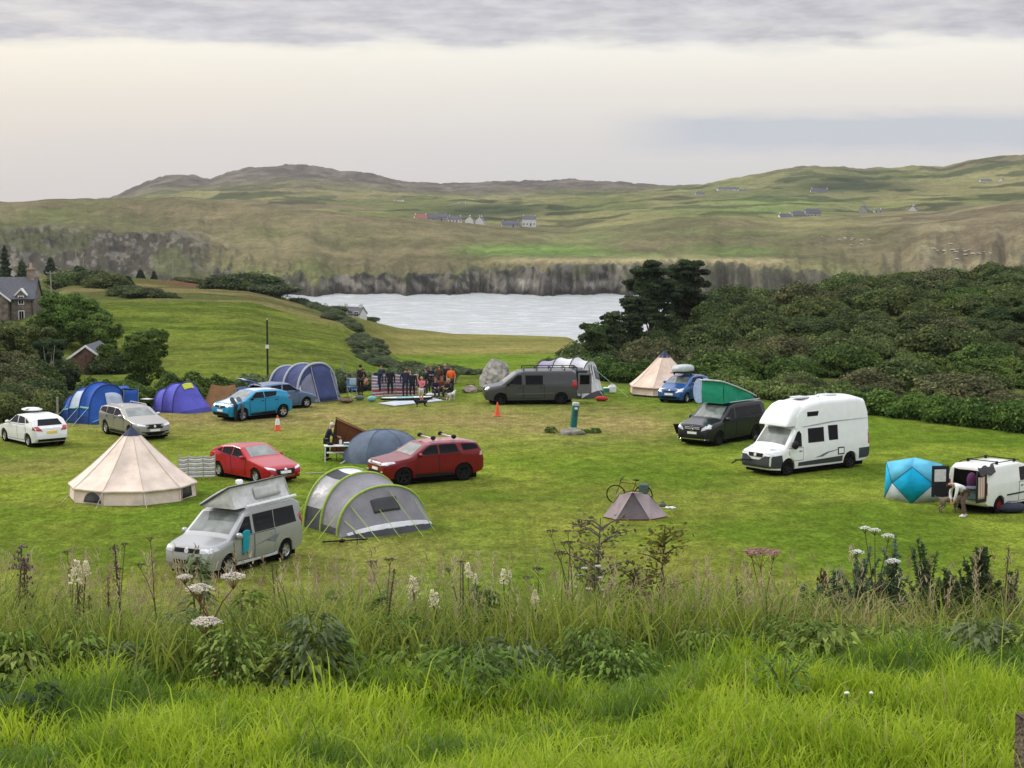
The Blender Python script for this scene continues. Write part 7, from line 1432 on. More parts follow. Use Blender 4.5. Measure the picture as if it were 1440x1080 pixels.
# hidden cottage with red gable
t = thing('cottage', 'half-hidden cottage with a red-brown gable and white edging among the left trees', 'house', hpos(117, 545, 150), R_(0)); mb = MB(); mb.prism([(-2.0, -1), (2.0, -1), (2.0, 1.9), (.1, 3.3), (-2.0, 1.9)], 0, 5, 'y'); mb.build('wall', mat('red_brown_stone', (.13, .07, .055), .95, var=.4, scale=3, bump=.4), t, smooth=False)
mb = MB()
for s in (1, -1): mb.prism([(.1, 3.33), (.1, 3.48), (.1+s*2.3, 1.82), (.1+s*2.3, 1.67)], -.1, 5.1, 'y')
rf = mb.build('roof', SLATE, t, smooth=False); mb = MB()
for s in (1, -1): mb.prism([(.1, 3.30), (.1, 3.50), (.1+s*2.35, 1.82), (.1+s*2.35, 1.62)], -.18, -.11, 'y')
mb.build('bargeboard', TRIMW, rf, smooth=False); mb = MB(); mb.box(1.5, 1.62, -.08, -.02, -.8, 1.5); mb.build('downpipe', TRIMW, t)
# shore cottages
house('cottage', 'white shore cottage with a tall gable, left of the dark bush', hpos(447, 446, 440), 20, 4.6, 3.2, 1.4, 1.3, RENDER, SLATE, ((.45, .8),), 3); house('cottage', 'low white shore cottage with slate roof, right of the dark bush', hpos(497, 449, 436), -25, 5.2, 3.4, 1.4, 1.4, RENDER, SLATE, ((-.45, .9), (.45, .9)), 3)
# crofts across the bay
far = [(592, 313.5, 1330, 12, 9, 2.6, 2.2, RENDER, mat('faded_red_roof', (.26, .09, .08), .8), 'red-roofed building at the left end of the far hamlet'), (607, 313.5, 1332, 5, 10, 2.6, 2.4, GREYR, SLATE, 'grey building second from the left in the far hamlet'), (620, 313, 1336, -8, 10, 2.8, 2.6, GREYR, SLATE, 'taller grey building in the middle of the far hamlet'),
       (640, 313.5, 1330, 4, 9.5, 2.6, 2.2, RENDER, SLATE, 'long white cottage in the far hamlet'), (661, 314.5, 1330, 85, 8, 2.8, 2.6, RENDER, SLATE, 'white gabled cottage in the far hamlet, left of two gables'), (676, 315.5, 1332, 80, 9, 3.0, 3.0, RENDER, SLATE, 'white gabled cottage in the far hamlet, right of two gables'),
       (718, 314.5, 1345, 5, 13, 2.5, 2.2, GREYR, SLATE, 'low pale building left of the far two-storey house'), (744, 312, 1352, -2, 10, 5.0, 2.2, RENDER, SLATE, 'white two-storey house with two end chimneys across the bay'),
       (1102, 313, 1310, 16, 9, 2.6, 2.6, RENDER, SLATE, 'first cottage of the stepped grey-roofed row on the right hills'), (1120, 310.5, 1314, 16, 9, 2.8, 2.6, GREYR, SLATE, 'middle cottage of the stepped grey-roofed row'), (1140, 307.5, 1318, 16, 11, 3.0, 2.8, GREYR, SLATE, 'last cottage of the stepped grey-roofed row, with chimneys'),
       (1150, 275.5, 1900, 0, 18, 3.2, 3.0, RENDER, SLATE, 'long white bungalow below the dark plantation'), (1213, 303, 1400, 65, 9, 3, 3.2, GREYR, SLATE, 'grey stone gabled house on the right hill shoulder'), (1232, 302.5, 1400, 0, 6, 2, 1.2, RENDER, SLATE, 'tiny white shed right of the grey gabled house'), (1282, 302, 1395, 70, 8, 2.6, 3, RENDER, SLATE, 'white gable poking over the brown slope on the right'),
       (1022, 270.5, 2050, 3, 24, 2.6, 2, RENDER, SLATE, 'long low pale shed on the far right ridge'), (983, 277, 1950, 0, 9, 2.4, 2, RENDER, SLATE, 'tiny white cottage left of the long low shed'), (1052, 274.5, 2000, 4, 16, 2.8, 2.2, GREYR, SLATE, 'grey farm building right of the long low shed'),
       (1404, 262, 1950, 70, 11, 4, 4, RENDER, SLATE, 'white gabled house high on the far right hill'), (1382, 259, 1960, 0, 12, 2.6, 1.6, RENDER, SLATE, 'low white outbuilding left of the high gabled house'), (650, 293.5, 2000, 0, 9, 2.6, 2, RENDER, SLATE, 'tiny white cottage on the moor above the far hamlet'), (561, 289, 2050, 0, 12, 2.4, 1.8, RENDER, GREYR, 'faint white croft on the moor left of the others')]
for px, py, D, rz, w, hw_, hr_, wm, rm, lb in far:
    X_ = np.array([(px-720)/F*D]); zz = float(hills_z(X_, np.array([float(D)]))[0][0]); zz = min(max(zz, float(zat(py, D))-3), float(zat(py, D))+1.0)
    house('croft_house', lb, (X_[0], D, zz), rz, w, 6.0, hw_, hr_, wm, rm, ((-.45, 1), (.45, 1)), 4 if w > 7 else 2, group=None)
# pale rocks and sheep scattered on the brown flank across the bay
rg = random.Random(9)
for i in range(34):
    px, py = (rg.gauss(1355, 30), rg.gauss(357, 5)) if i < 22 else (rg.gauss(1190, 18), rg.gauss(338, 3)); D = 1010+rg.uniform(0, 60)
    for dd in range(900, 1320, 6):
        zz = float(hills_z(np.array([(px-720)/F*dd]), np.array([float(dd)]))[0][0])
        if zz > float(zat(py, dd)): D = dd; break
    s = rg.uniform(.7, 1.5); rocklump('hillside_rock', 'pale rock scattered on the brown hillside across the bay', ((px-720)/F*D, D, zz+.2), s*1.2, s*.8, s*.4, mat('pale_rock', (.36, .335, .29), .9), 100+i, n=14, group='pale rocks on the brown hillside')
# ================================================================ GRASS AND WAYSIDE PLANTS
BLADE = leafmat('grass_blade', .45, .5, .0)
def blades(name, rg, P, h, w, lean, cols, label_kind='stuff', tipc=None, bend=.5):
    n = len(P); a = rg.uniform(0, 2*PI, n); d = np.stack([np.cos(a), np.sin(a), np.zeros(n)], 1); s = np.stack([-d[:, 1], d[:, 0], np.zeros(n)], 1)
    L_ = (h*lean)[:, None]; up = np.array([0, 0, 1.0])[None]
    # face the side vector loosely at random so blades read from anywhere
    a2 = rg.uniform(0, 2*PI, n); s = np.stack([np.cos(a2), np.sin(a2), np.zeros(n)], 1)
    p0 = P; p1 = P+up*(h*.42)[:, None]+d*L_*.22; p2 = P+up*(h*.80)[:, None]+d*L_*.62; p3 = P+up*(h*(1-.25*lean*bend))[:, None]+d*L_*1.15
    W_ = w[:, None]; V = np.stack([p0-s*W_*.5, p0+s*W_*.5, p1+s*W_*.5, p1-s*W_*.5, p2+s*W_*.36, p2-s*W_*.36, p3+s*W_*.04, p3-s*W_*.04], 1).reshape(-1, 3)
    b = np.arange(n)[:, None]*8; f = np.concatenate([b+[0, 1, 2, 3], b+[3, 2, 4, 5], b+[5, 4, 6, 7]], 1).reshape(-1, 4)
    c = np.repeat(cols, 8, 0)
    return tag(np_mesh(name, V, f, BLADE, c), kind=label_kind)
def scatter(rg, n, D0, D1, amax=.40, pw=1.0):
    D = D0+(D1-D0)*rg.random(n)**pw; x = rg.uniform(-amax, amax, n)*(D+1.0); return x, D
rg = np.random.default_rng(5)
# lawn in the foreground
x, D = scatter(rg, 105000, 4.1, 7.6, .42); px = 720+F*x/D
crest = np.interp(px, [-700, 300, 900, 1440, 2200], [6.05, 6.15, 6.6, 7.4, 7.6]); k = D < crest+rg.normal(0, .12, len(D)); x, D, px = x[k], D[k], px[k]; z = land_z(x, D)
cl = fbm(x/.35, D/.30, 3, 101); c2 = fbm(x/.12, D/.12, 2, 103); h = (.035+.085*np.clip((cl-.3)/.45, 0, 1)**1.2)*rg.uniform(.6, 1.35, len(x)); tall = rg.random(len(x)) < .03; h[tall] *= 1.9
col = lerp(np.array([.19, .28, .016]), (.47, .55, .045), np.clip(c2+rg.normal(0, .2, len(x)), 0, 1)); st = rg.random(len(x)) < .05; col[st] = (.36, .34, .12); dk = sst(.50, .68, fbm(x/.45, D/.35, 3, 105)); col = lerp(col, col*np.array([.42, .52, 1.0]), dk)
x2 = np.concatenate([rg.uniform(-7, -2.4, 26000), rg.uniform(2.4, 7, 26000)]); D2 = rg.uniform(2.2, 7.4, 52000); k = np.abs(x2) > .42*(D2+1)-.1; x2, D2 = x2[k], D2[k]; x3 = rg.uniform(-2.2, 2.2, 12000); D3 = rg.uniform(1.2, 4.1, 12000); x2 = np.concatenate([x2, x3]); D2 = np.concatenate([D2, D3])
x = np.concatenate([x, x2]); D = np.concatenate([D, D2]); z = land_z(x, D); h = np.concatenate([h, rg.uniform(.04, .13, len(x2))]); col = np.concatenate([col, lerp(np.array([.20, .27, .010]), (.43, .48, .025), rg.random(len(x2)))])
blades('lawn_grass', rg, np.stack([x, D, z-.01], 1), h, rg.uniform(.0028, .0062, len(x)), rg.uniform(.15, .95, len(x)), col)
# long unmown grass along the crest
x, D = scatter(rg, 52000, 5.95, 9.4, .46, 1.5); px = 720+F*x/D; k = D > np.interp(px, [-700, 300, 900, 1440], [6.1, 6.2, 6.65, 7.2])+rg.normal(0, .10, len(D)); x, D, px = x[k], D[k], px[k]; z = land_z(x, D)
cl = fbm(x/.6, D/.6, 3, 111); gap = np.interp(px, [0, 250, 420, 700, 1000, 1100, 1300, 1440], [1.15, .9, .95, .9, .95, .85, .8, .95])
h = (.18+.48*np.clip((cl-.2)/.55, 0, 1))*rg.uniform(.55, 1.25, len(x))*gap
h = np.minimum(h, np.maximum(.10, (zat(np.interp(px, [-100, 0, 240, 420, 600, 760, 900, 1100, 1250, 1440], [800, 805, 868, 820, 840, 812, 820, 815, 822, 815]), D)-z)*rg.uniform(.7, 1.12, len(x))))
straw = np.clip(np.exp(-((px-1240)/130)**2)*.6+.05, 0, 1); sel = rg.random(len(x)) < straw*.8
col = lerp(np.array([.075, .12, .022]), (.33, .38, .06), np.clip(fbm(x/.25, D/.3, 3, 113)*1.1-.2+rg.normal(.12, .28, len(x)), 0, 1)); col[sel] = lerp(np.array([.24, .20, .08]), (.46, .40, .20), rg.random(sel.sum()))
x2 = np.concatenate([rg.uniform(-9, -3, 9000), rg.uniform(3, 9, 9000)]); D2 = rg.uniform(6.3, 9.4, 18000); k = np.abs(x2) > .46*(D2+1)-.1; x2, D2 = x2[k], D2[k]
x = np.concatenate([x, x2]); D = np.concatenate([D, D2]); z = land_z(x, D); h = np.concatenate([h, rg.uniform(.2, .55, len(x2))]); col = np.concatenate([col, lerp(np.array([.075, .12, .022]), (.33, .38, .06), rg.random(len(x2)))])
blades('long_grass', rg, np.stack([x, D, z-.01], 1), h, rg.uniform(.003, .0075, len(x)), rg.uniform(.1, 1.1, len(x)), col)
# seed stalks standing above it
n = 1250; x, D = scatter(rg, n, 6.4, 9.4, .44); px = 720+F*x/D; k = (px < 1110) | (rg.random(n) < .4); x, D, px = x[k], D[k], px[k]; n = len(x); z = land_z(x, D); top = zat(rg.uniform(770, 880, n), D); h = np.clip(top-z, .3, 1.0); col = lerp(np.array([.12, .16, .045]), (.36, .34, .16), rg.random(n)); P = np.stack([x, D, z], 1)
blades('grass_stalks', rg, P, h, np.full(n, .0026), rg.uniform(.02, .35, n), col)
tp = P+np.stack([rg.normal(0, .02, n), rg.normal(0, .02, n), h*.97], 1); m = 14; q = np.repeat(tp, m, 0)+np.stack([rg.normal(0, .006, n*m), rg.normal(0, .006, n*m), rg.uniform(-.10, .02, n*m)], 1)
blades('grass_seed_heads', rg, q, rg.uniform(.012, .03, n*m), rg.uniform(.003, .005, n*m), rg.uniform(.3, 1, n*m), np.repeat(lerp(np.array([.22, .17, .09]), (.50, .43, .27), rg.random(n)), m, 0))
# rough grass down the bank and a turf nap over the field
x, D = scatter(rg, 26000, 9.4, 46, .5, 1.3); z = land_z(x, D); col = lerp(np.array([.07, .11, .018]), (.18, .23, .04), rg.random(len(x)))
blades('bank_grass', rg, np.stack([x, D, z], 1), rg.uniform(.15, .45, len(x)), rg.uniform(.008, .018, len(x)), rg.uniform(.2, 1, len(x)), col)
n = 190000; t_ = rg.random(n); D = 1/((1/46)*(1-t_)+(1/112)*t_); x = rg.uniform(-.34, .34, n)*D; px = 720+F*x/D; be = np.interp(px, KX, CAMZ/(-row_tan(np.array([680, 612, 604, 600, 582, 572, 562, 553, 547, 545, 547, 550, 556, 570, 588, 612, 640, 720.])))); k = D < be-.5; x, D, px = x[k], D[k], px[k]
g1 = fbm(x/1.1, D/1.1, 4, 121); k = rg.random(len(x)) < np.clip((g1-.25)*2.2, .15, 1); x, D = x[k], D[k]; z = land_z(x, D); g1 = g1[k]
_, py = proj(x, D, z); wn_ = np.exp(-((py-590)/24)**2)*.7+.35*(fbm(x/5, D/5, 3, 122) > .55); col = lerp(np.array([.115, .152, .024]), (.20, .228, .040), rg.random(len(x))); col = lerp(col, (.25, .205, .09), np.clip(wn_*1.2*rg.random(len(x)), 0, 1))
blades('field_turf', rg, np.stack([x, D, z-.01], 1), rg.uniform(.02, .055, len(x)), rg.uniform(.012, .03, len(x)), rg.uniform(.8, 2.2, len(x)), col)
# ---- broad-leaved undergrowth: one leafy plant after another
STEMG = mat('stem_green', (.10, .14, .04), .8); STEMB = mat('stem_brown', (.07, .045, .03), .85); STEMR = mat('stem_red', (.13, .045, .035), .8)
def leafy(name, label, px, D, top_y, w, col, seed, group, n=70, lf=.05, stemm=None, cat='wild plant', tiers=True):
    rg = np.random.default_rng(seed); p = GD(px, D); H = max(.12, float(zat(top_y, D))-p.z); t = thing(name, label, cat, p, 0, group); V = []; Fc = []; Cc = []
    for i in range(n):
        z = H*rg.uniform(.15, 1.0); a = rg.uniform(0, 2*PI); r = w*(1.05-.65*z/H)*rg.uniform(.3, 1); o = np.array([r*math.cos(a), r*math.sin(a), z]); dr_ = np.array([math.cos(a), math.sin(a), -.25+rg.normal()*.2]); sd = np.array([-math.sin(a), math.cos(a), rg.normal()*.25]); l = lf*rg.uniform(.6, 1.4)
        q = [o, o+dr_*l*.4+sd*l*.3+[0, 0, .2*l], o+dr_*l*1.25-[0, 0, .25*l], o+dr_*l*.4-sd*l*.3+[0, 0, .16*l]]; k = len(V); V += q; Fc.append((k, k+1, k+2, k+3)); Cc += [np.array(col)*rg.uniform(.6, 1.35)]*4
    np_mesh('leaves', np.array(V), np.array(Fc), LEAFP, np.array(Cc), t); mb = MB()
    for i in range(5): a = i*1.3; mb.tube([(0, 0, -.03), (.25*w*math.cos(a), .25*w*math.sin(a), H*.5), (.5*w*math.cos(a), .5*w*math.sin(a), H*.9)], [.004, .003, .002], 4)
    mb.build('stem', stemm or STEMG, t); return t
rq = np.random.default_rng(77)
for i in range(70):
    px = -120+i*24+rq.uniform(-10, 10); D = rq.uniform(6.0, 7.0)+(0.55 if px > 900 else 0); ty = rq.uniform(862, 925) if px < 1000 else rq.uniform(868, 905)
    c = [(.12, .20, .04), (.17, .27, .05), (.22, .29, .06), (.14, .18, .08)][i % 4]
    leafy('leafy_plant', ['fresh green', 'mid green', 'yellow-green', 'grey-green'][i % 4]+' broad-leaved weed in the bank edge '+('left of the cream-headed umbel' if px < 250 else 'below the silver camper van' if px < 430 else 'below the grey awning' if px < 640 else 'below the middle plumes' if px < 820 else 'below the tiny tent' if px < 960 else 'in the straw grass on the right' if px < 1180 else 'below the spiky shrubs'), px, D, ty, rq.uniform(.16, .30), c, 200+i, 'broad-leaved weeds of the bank edge', n=300, lf=rq.uniform(.016, .034))
for i, (px, tp_, w_) in enumerate([(775, 600, .35), (795, 612, .3), (822, 604, .4), (838, 602, .35), (662, 540, .5), (676, 548, .4), (690, 552, .35)]):
    leafy('weed_tuft', ('leafy weeds at the foot of the stone heap, ' if i < 4 else 'leafy weeds at the foot of the large boulder, ')+['far left', 'left of centre', 'right of centre', 'far right', 'left', 'middle', 'right'][i], px, 92.0 if i < 4 else 113.0, tp_, w_, (.10, .16, .03), 700+i, None, 220, .10)
# ---- umbels
FLW = mat('umbel_cream', (.55, .50, .42), .9, var=.25, scale=40); FLP = mat('umbel_pinkbrown', (.26, .15, .12), .9, var=.3, scale=40); FLD = mat('umbel_dark', (.05, .035, .028), .9); FLC = mat('meadowsweet_cream', (.72, .68, .46), .9, var=.15, scale=60); FLX = mat('yarrow_white', (.75, .74, .70), .9)
def umbel(t, c, r, m, stemm, flat=.35, k=34, seed=0, fl=.18):
    g = random.Random(seed); mb = MB(); sb = MB(); b = Vector(c)-Vector((0, 0, r*1.0))
    for i in range(k):
        rr = r*math.sqrt((i+.5)/k); a = i*2.39996; q = Vector(c)+Vector((rr*math.cos(a), rr*math.sin(a), r*flat*(1-(rr/r)**2)-.0+g.uniform(-.04, .04)*r)); (sb.tube([b, q], .0007, 3, cap=False) if i % 3 == 0 else None); s = r*fl
        for j in range(5): w = q+Vector((g.gauss(0, s*.5), g.gauss(0, s*.5), g.gauss(0, s*.25))); mb.ball(w, (s*.42, s*.42, s*.25), 5, 3)
    o = mb.build('flower_head', m, t); sb.build('rays', stemm, o)
def stalkplant(name, label, px, D, heads, m, stemm, seed=1, group=None, base_r=.0055, cat='wild flower', flat=.35, leaves=0, k=34, fl=.18):
    p = GD(px, D); t = thing(name, label, cat, p, 0, group); g = random.Random(seed); hub = None; mb = MB(); hs_ = []
    for (hx, hy, hr) in heads: dd = D+g.uniform(-.08, .08); hs_.append((Vector(((hx-720)/F*dd, dd, float(zat(hy, dd))))-p, hr*dd/F))
    top = max(h[0].z for h in hs_); cx = sum(h[0].x for h in hs_)/len(hs_); mid = Vector((cx*.35, 0, top*.52)); mb.tube([(0, 0, -.03), mid*.5+Vector((.006, 0, 0)), mid], [base_r, base_r*.85, base_r*.7], 6)
    for c, r in hs_: e = c-Vector((0, 0, r*.9)); q = mid if e.z > mid.z+.03 else mid*.55; mb.tube([q, q.lerp(e, .5)+Vector((0, 0, .015)), e], [base_r*.6, base_r*.45, base_r*.3], 5)
    mb.build('stem', stemm, t)
    for i, (c, r) in enumerate(hs_): umbel(t, c, r, m, stemm, flat, k, seed*10+i, fl)
    return t
stalkplant('angelica_plant', 'tall umbel plant with four cream-pink flower heads in front of the silver camper van', 293, 6.15, [(253, 812, 11), (274, 829, 19), (322, 812, 17), (283, 876, 21)], FLW, STEMR, 1, k=60)
stalkplant('umbel_plant', 'small pale umbel right of the tall cream-headed plant', 325, 6.5, [(333, 893, 14), (318, 888, 8)], FLW, STEMB, 2); stalkplant('umbel_plant', 'tall umbel with a flat pink-brown head left of the blue-green shrubs', 1081, 7.9, [(1075, 777, 24), (1062, 774, 12), (1093, 776, 12)], FLP, STEMR, 3, flat=.12)
stalkplant('umbel_plant', 'short stout umbel with a pink-brown head right of centre', 982, 7.3, [(980, 856, 17)], FLP, STEMR, 4, flat=.2)
stalkplant('umbel_plant', 'white-flowered umbel plant rising between the spiky shrubs on the right', 1238, 7.9, [(1223, 743, 8), (1237, 746, 8), (1256, 754, 9), (1212, 777, 10), (1264, 790, 11)], FLX, STEMB, 5)
for i, (bx, hd, lb) in enumerate([(800, [(790, 778, 11), (803, 762, 8)], 'dark dried umbel left of the bare sapling'), (765, [(742, 812, 8), (757, 800, 9)], 'small dark dried umbel right of the pale plumes'), (818, [(776, 747, 9), (800, 747, 7)], 'highest dark dried umbel left of the bare sapling'), (545, [(519, 790, 8), (546, 787, 9)], 'dark dried umbel below the grey awning, left of the plumes'), (850, [(794, 763, 6), (838, 780, 7)], 'thin dark umbel touching the bare sapling'), (935, [(912, 802, 8), (925, 778, 8)], 'thin dark umbel between the two saplings'), (215, [(190, 794, 7), (205, 757, 6)], 'tall dark seed umbel left of the silver camper van'), (160, [(152, 772, 7), (168, 765, 6), (160, 800, 6)], 'dark-stemmed seeding plant left of the cream-headed one'), (90, [(86, 776, 6), (93, 800, 6)], 'dark thin seeding plant near the left edge'), (650, [(630, 800, 6), (647, 790, 7)], 'thin dark umbel between two cream plumes')]):
    stalkplant('dried_umbel', lb, bx, 7.2+(i % 3)*.3, hd, FLD, STEMB, 20+i, base_r=.004, flat=.1, k=16, fl=.22)
stalkplant('yarrow_plant', 'yarrow with several small white heads beneath the bare sapling', 845, 7.5, [(823, 799, 5), (816, 808, 4), (843, 796, 5), (830, 828, 5), (812, 825, 4), (850, 829, 5), (846, 812, 4)], FLX, STEMG, 40, base_r=.004, flat=.15, k=16, fl=.25)
stalkplant('yarrow_plant', 'low yarrow with white heads right of the bare sapling', 868, 7.3, [(855, 863, 6), (866, 858, 5)], FLX, STEMG, 41, base_r=.004, flat=.15, k=16, fl=.25)
def plume(label, px, D, heads, seed):
    p = GD(px, D); t = thing('meadowsweet', label, 'wild flower', p, 0, 'cream meadowsweet plumes along the bank'); g = random.Random(seed); sb = MB()
    for hx, hy, r in heads:
        c = Vector(((hx-720)/F*D, D, float(zat(hy, D))))-p; rr = r*D/F; sb.tube([(0, 0, -.02), (c.x*.4, 0, c.z*.6), c], [.004, .003, .002], 4); mb = MB()
        for i in range(90): a, z = g.uniform(0, 6.28), g.uniform(-1, 1.3); w = rr*(.62-.28*z)*math.sqrt(g.random()); q = c+Vector((w*math.cos(a), w*math.sin(a), z*rr)); mb.ball(q, rr*.13, 4, 3)
        mb.build('flower_head', FLC, t)
    sb.build('stem', STEMB, t)
for i, (px, hd, lb) in enumerate([(104, [(98, 807, 15), (112, 800, 9)], 'cream plume nearest the left edge'), (136, [(134, 885, 10)], 'low cream plume beneath the leftmost one'), (588, [(580, 828, 12), (577, 820, 8)], 'large cream plume below the grey awning'), (616, [(611, 846, 10), (606, 838, 7)], 'cream plume just right of the large one'), (662, [(657, 803, 9), (668, 815, 6)], 'cream plume above the ferns, left of centre'), (712, [(708, 812, 9), (717, 808, 5)], 'cream plume at the middle of the bank'), (757, [(753, 840, 8), (752, 851, 5)], 'cream plume right of the middle one'), (775, [(778, 846, 7)], 'small cream plume left of the bare sapling'), (768, [(768, 866, 7)], 'lowest cream plume left of the bare sapling'), (645, [(640, 933, 8)], 'cream flower low in the grass left of centre')]):
    plume(lb, px, 6.9+(i % 3)*.25, hd, 60+i)
# ---- docks, thistles and dark stems
def dock(label, px, D, top_y, base_y, r, m, seed, lean=0):
    p = GD(px, D); t = thing('dock_plant', label, 'wild plant', p, 0, 'dark dock and thistle stems'); H = float(zat(top_y, D))-p.z; h0 = float(zat(base_y, D))-p.z; g = random.Random(seed); mb = MB(); mb.tube([(0, 0, -.02), (lean*.5, 0, H*.5), (lean, 0, H)], [.006, .004, .002], 5); mb.build('stem', STEMB, t); mb = MB(); rr = r*D/F
    for i in range(75): f = g.random()**1.3; z = h0+(H-h0)*f; a = g.uniform(0, 6.28); w = rr*(1-.6*f)*g.uniform(.1, 1.25); mb.ball((lean*z/H+w*math.cos(a), w*math.sin(a), z), (rr*.13, rr*.13, rr*.18), 4, 3)
    mb.build('seed_head', m, t)
SD = mat('dock_seed', (.085, .05, .035), .9, var=.4, scale=50); SD2 = mat('thistle_seed', (.16, .13, .10), .9, var=.4, scale=50)
for i, a in enumerate([(24, 7.0, 785, 842, 12, SD, 'tall brown dock spike at the left edge'), (10, 7.2, 768, 800, 14, SD2, 'pale seeding thistle at the very left edge'), (165, 6.7, 765, 830, 6, SD, 'dark leaning stem left of the camper van', ), (84, 6.8, 822, 872, 8, SD, 'short dark dock near the left edge'), (143, 6.9, 812, 860, 6, SD, 'dark stem between dock and umbel on the left'), (105, 7.1, 838, 880, 7, SD, 'small dark dock under the leftmost plume'), (395, 6.9, 800, 860, 5, SD2, 'thin brown stem right of the camper van'), (533, 6.7, 800, 862, 5, SD, 'tall thin dark stem below the grey awning'), (650, 7.0, 792, 850, 5, SD2, 'brown thistle stem near the middle plumes'), (990, 7.4, 845, 890, 7, SD, 'dark dock right of the yellow-leaved sapling'), (1050, 7.8, 810, 860, 8, SD2, 'brown sorrel right of centre'), (1030, 7.7, 825, 865, 9, SD, 'reddish dock near the flat-headed umbel'), (1165, 7.9, 800, 840, 12, SD, 'reddish-brown dock at the left of the spiky shrubs'), (1418, 7.7, 770, 850, 8, SD2, 'pale thistle at the right edge'), (388, 7.3, 790, 850, 5, SD2, 'feathery brown stem beside the camper van'), (1425, 7.5, 800, 860, 10, SD2, 'second pale thistle at the right edge')]):
    dock(a[6], a[0], a[1], a[2], a[3], a[4], a[5], 300+i, lean=[0, .03, -.03, .05][i % 4])
leafy('thistle_plant', 'pale green creeping thistle in front of the camper van bumper', 272, 6.9, 778, .07, (.14, .19, .09), 501, None, 160, .028); leafy('nettle_plant', 'green nettle rising in the middle of the bank', 680, 7.0, 825, .08, (.07, .13, .03), 502, None, 150, .034); leafy('leafy_weed', 'bright green weed at the left edge of the camper van view', 345, 6.9, 830, .09, (.12, .2, .03), 503, None, 160, .03)
leafy('butterbur_plant', 'large pale green leaf clump in the straw grass on the right', 1265, 7.1, 893, .16, (.12, .22, .07), 504, None, 14, .13); leafy('leafy_weed', 'dark low weed patch in the lawn at the lower left', 20, 5.5, 1022, .18, (.05, .09, .03), 505, None, 90, .03); leafy('leafy_weed', 'low weed patch in the lawn right of centre', 1110, 5.9, 1010, .16, (.12, .19, .05), 506, None, 120, .018)
# ---- saplings
def sapling(label, px, D, top_y, w, col, seed, n, stemm, spread=1.0):
    rg_ = random.Random(seed); p = GD(px, D); H = float(zat(top_y, D))-p.z; t = thing('sapling', label, 'young tree', p, 0); mb = MB(); V = []; Fc = []; Cc = []
    mb.tube([(0, 0, -.05), (.012, 0, H*.35), (-.01, .01, H*.7), (.0, 0, H)], [.009, .007, .005, .002], 6)
    for i in range(n):
        z = H*rg_.uniform(.35, .95); a = rg_.uniform(0, 6.28); l = w*rg_.uniform(.3, 1)*(1.2-z/H*.7); tip = Vector((l*math.cos(a), l*math.sin(a)*.8, z+l*.45)); b0 = Vector((0, 0, z)); md = b0.lerp(tip, .5)+Vector((0, 0, .012)); mb.tube([b0, md, tip], [.0035, .0025, .0012], 4)
        for j in range(12):
            f = rg_.uniform(.35, 1.05); q = np.array(b0.lerp(tip, f))+np.array([rg_.gauss(0, .012)]*3)*1.0+np.array([rg_.gauss(0, .018), rg_.gauss(0, .018), rg_.gauss(0, .018)]); s = rg_.uniform(.008, .017); u = np.array([rg_.gauss(0, 1), rg_.gauss(0, 1), rg_.gauss(0, .5)]); u /= np.linalg.norm(u); v = np.cross(u, [rg_.gauss(0, 1), rg_.gauss(0, 1), 1]); v /= np.linalg.norm(v); k = len(V); V += [q-u*s, q+v*s*.55, q+u*s, q-v*s*.55]; Fc.append((k, k+1, k+2, k+3)); c = np.array(col[rg_.randrange(len(col))])*rg_.uniform(.7, 1.2); Cc += [c]*4
    mb.build('trunk', stemm, t); np_mesh('leaves', np.array(V), np.array(Fc), LEAFP, np.array(Cc), t)
sapling('sparse grey-barked sapling rising above the weeds left of the tiny tent', 846, 7.6, 728, .26, [(.12, .14, .05), (.16, .12, .06), (.10, .10, .05)], 1, 40, mat('grey_bark', (.14, .12, .11), .9)); sapling('sapling with yellowing leaves right of the grey-barked one', 938, 7.6, 738, .17, [(.20, .20, .03), (.24, .15, .02), (.10, .12, .03)], 2, 26, STEMB); sapling('low twiggy bramble between the two saplings', 895, 7.5, 800, .22, [(.09, .10, .03), (.13, .10, .05)], 3, 30, STEMB)
# ---- ferns
def fern(label, px, D, top_y, n, seed, w=.25):
    p = GD(px, D); H = float(zat(top_y, D))-p.z; t = thing('fern', label, 'fern', p, 0, None); rg_ = random.Random(seed); V = []; Fc = []; Cc = []
    for i in range(n):
        a = rg_.uniform(0, 6.28); L_ = w*rg_.uniform(.6, 1.1)
        for j in range(22):
            f = j/21; c = np.array([math.cos(a)*L_*f, math.sin(a)*L_*f, H*(1-(1-f)**2*.9)*1.0*rg_.uniform(.97, 1.0)-.25*H*f*f]); s = .055*(1-f)+.006; sd = np.array([-math.sin(a), math.cos(a), -.2]); dr_ = np.array([math.cos(a), math.sin(a), .2])
            for g in (1, -1): k = len(V); V += [c, c+sd*s*g*.5+dr_*.007, c+sd*s*g-[0, 0, .006], c+sd*s*g*.5-dr_*.005]; Fc.append((k, k+1, k+2, k+3)); Cc += [np.array([(.08, .13, .03), (.16, .13, .05)][rg_.random() < .25])*rg_.uniform(.8, 1.2)]*4
    np_mesh('fronds', np.array(V), np.array(Fc), LEAFP, np.array(Cc), t); mb = MB(); mb.tube([(0, 0, -.03), (0, 0, H*.25)], .008, 5); mb.build('stem', STEMB, t)
fern('fern with browning fronds below the grey awning', 503, 7.0, 812, 9, 1, .16); fern('low green fern right of the browning fern', 562, 6.8, 868, 8, 2, .18); fern('green fern at the left end of the bank', 455, 6.9, 862, 7, 3)
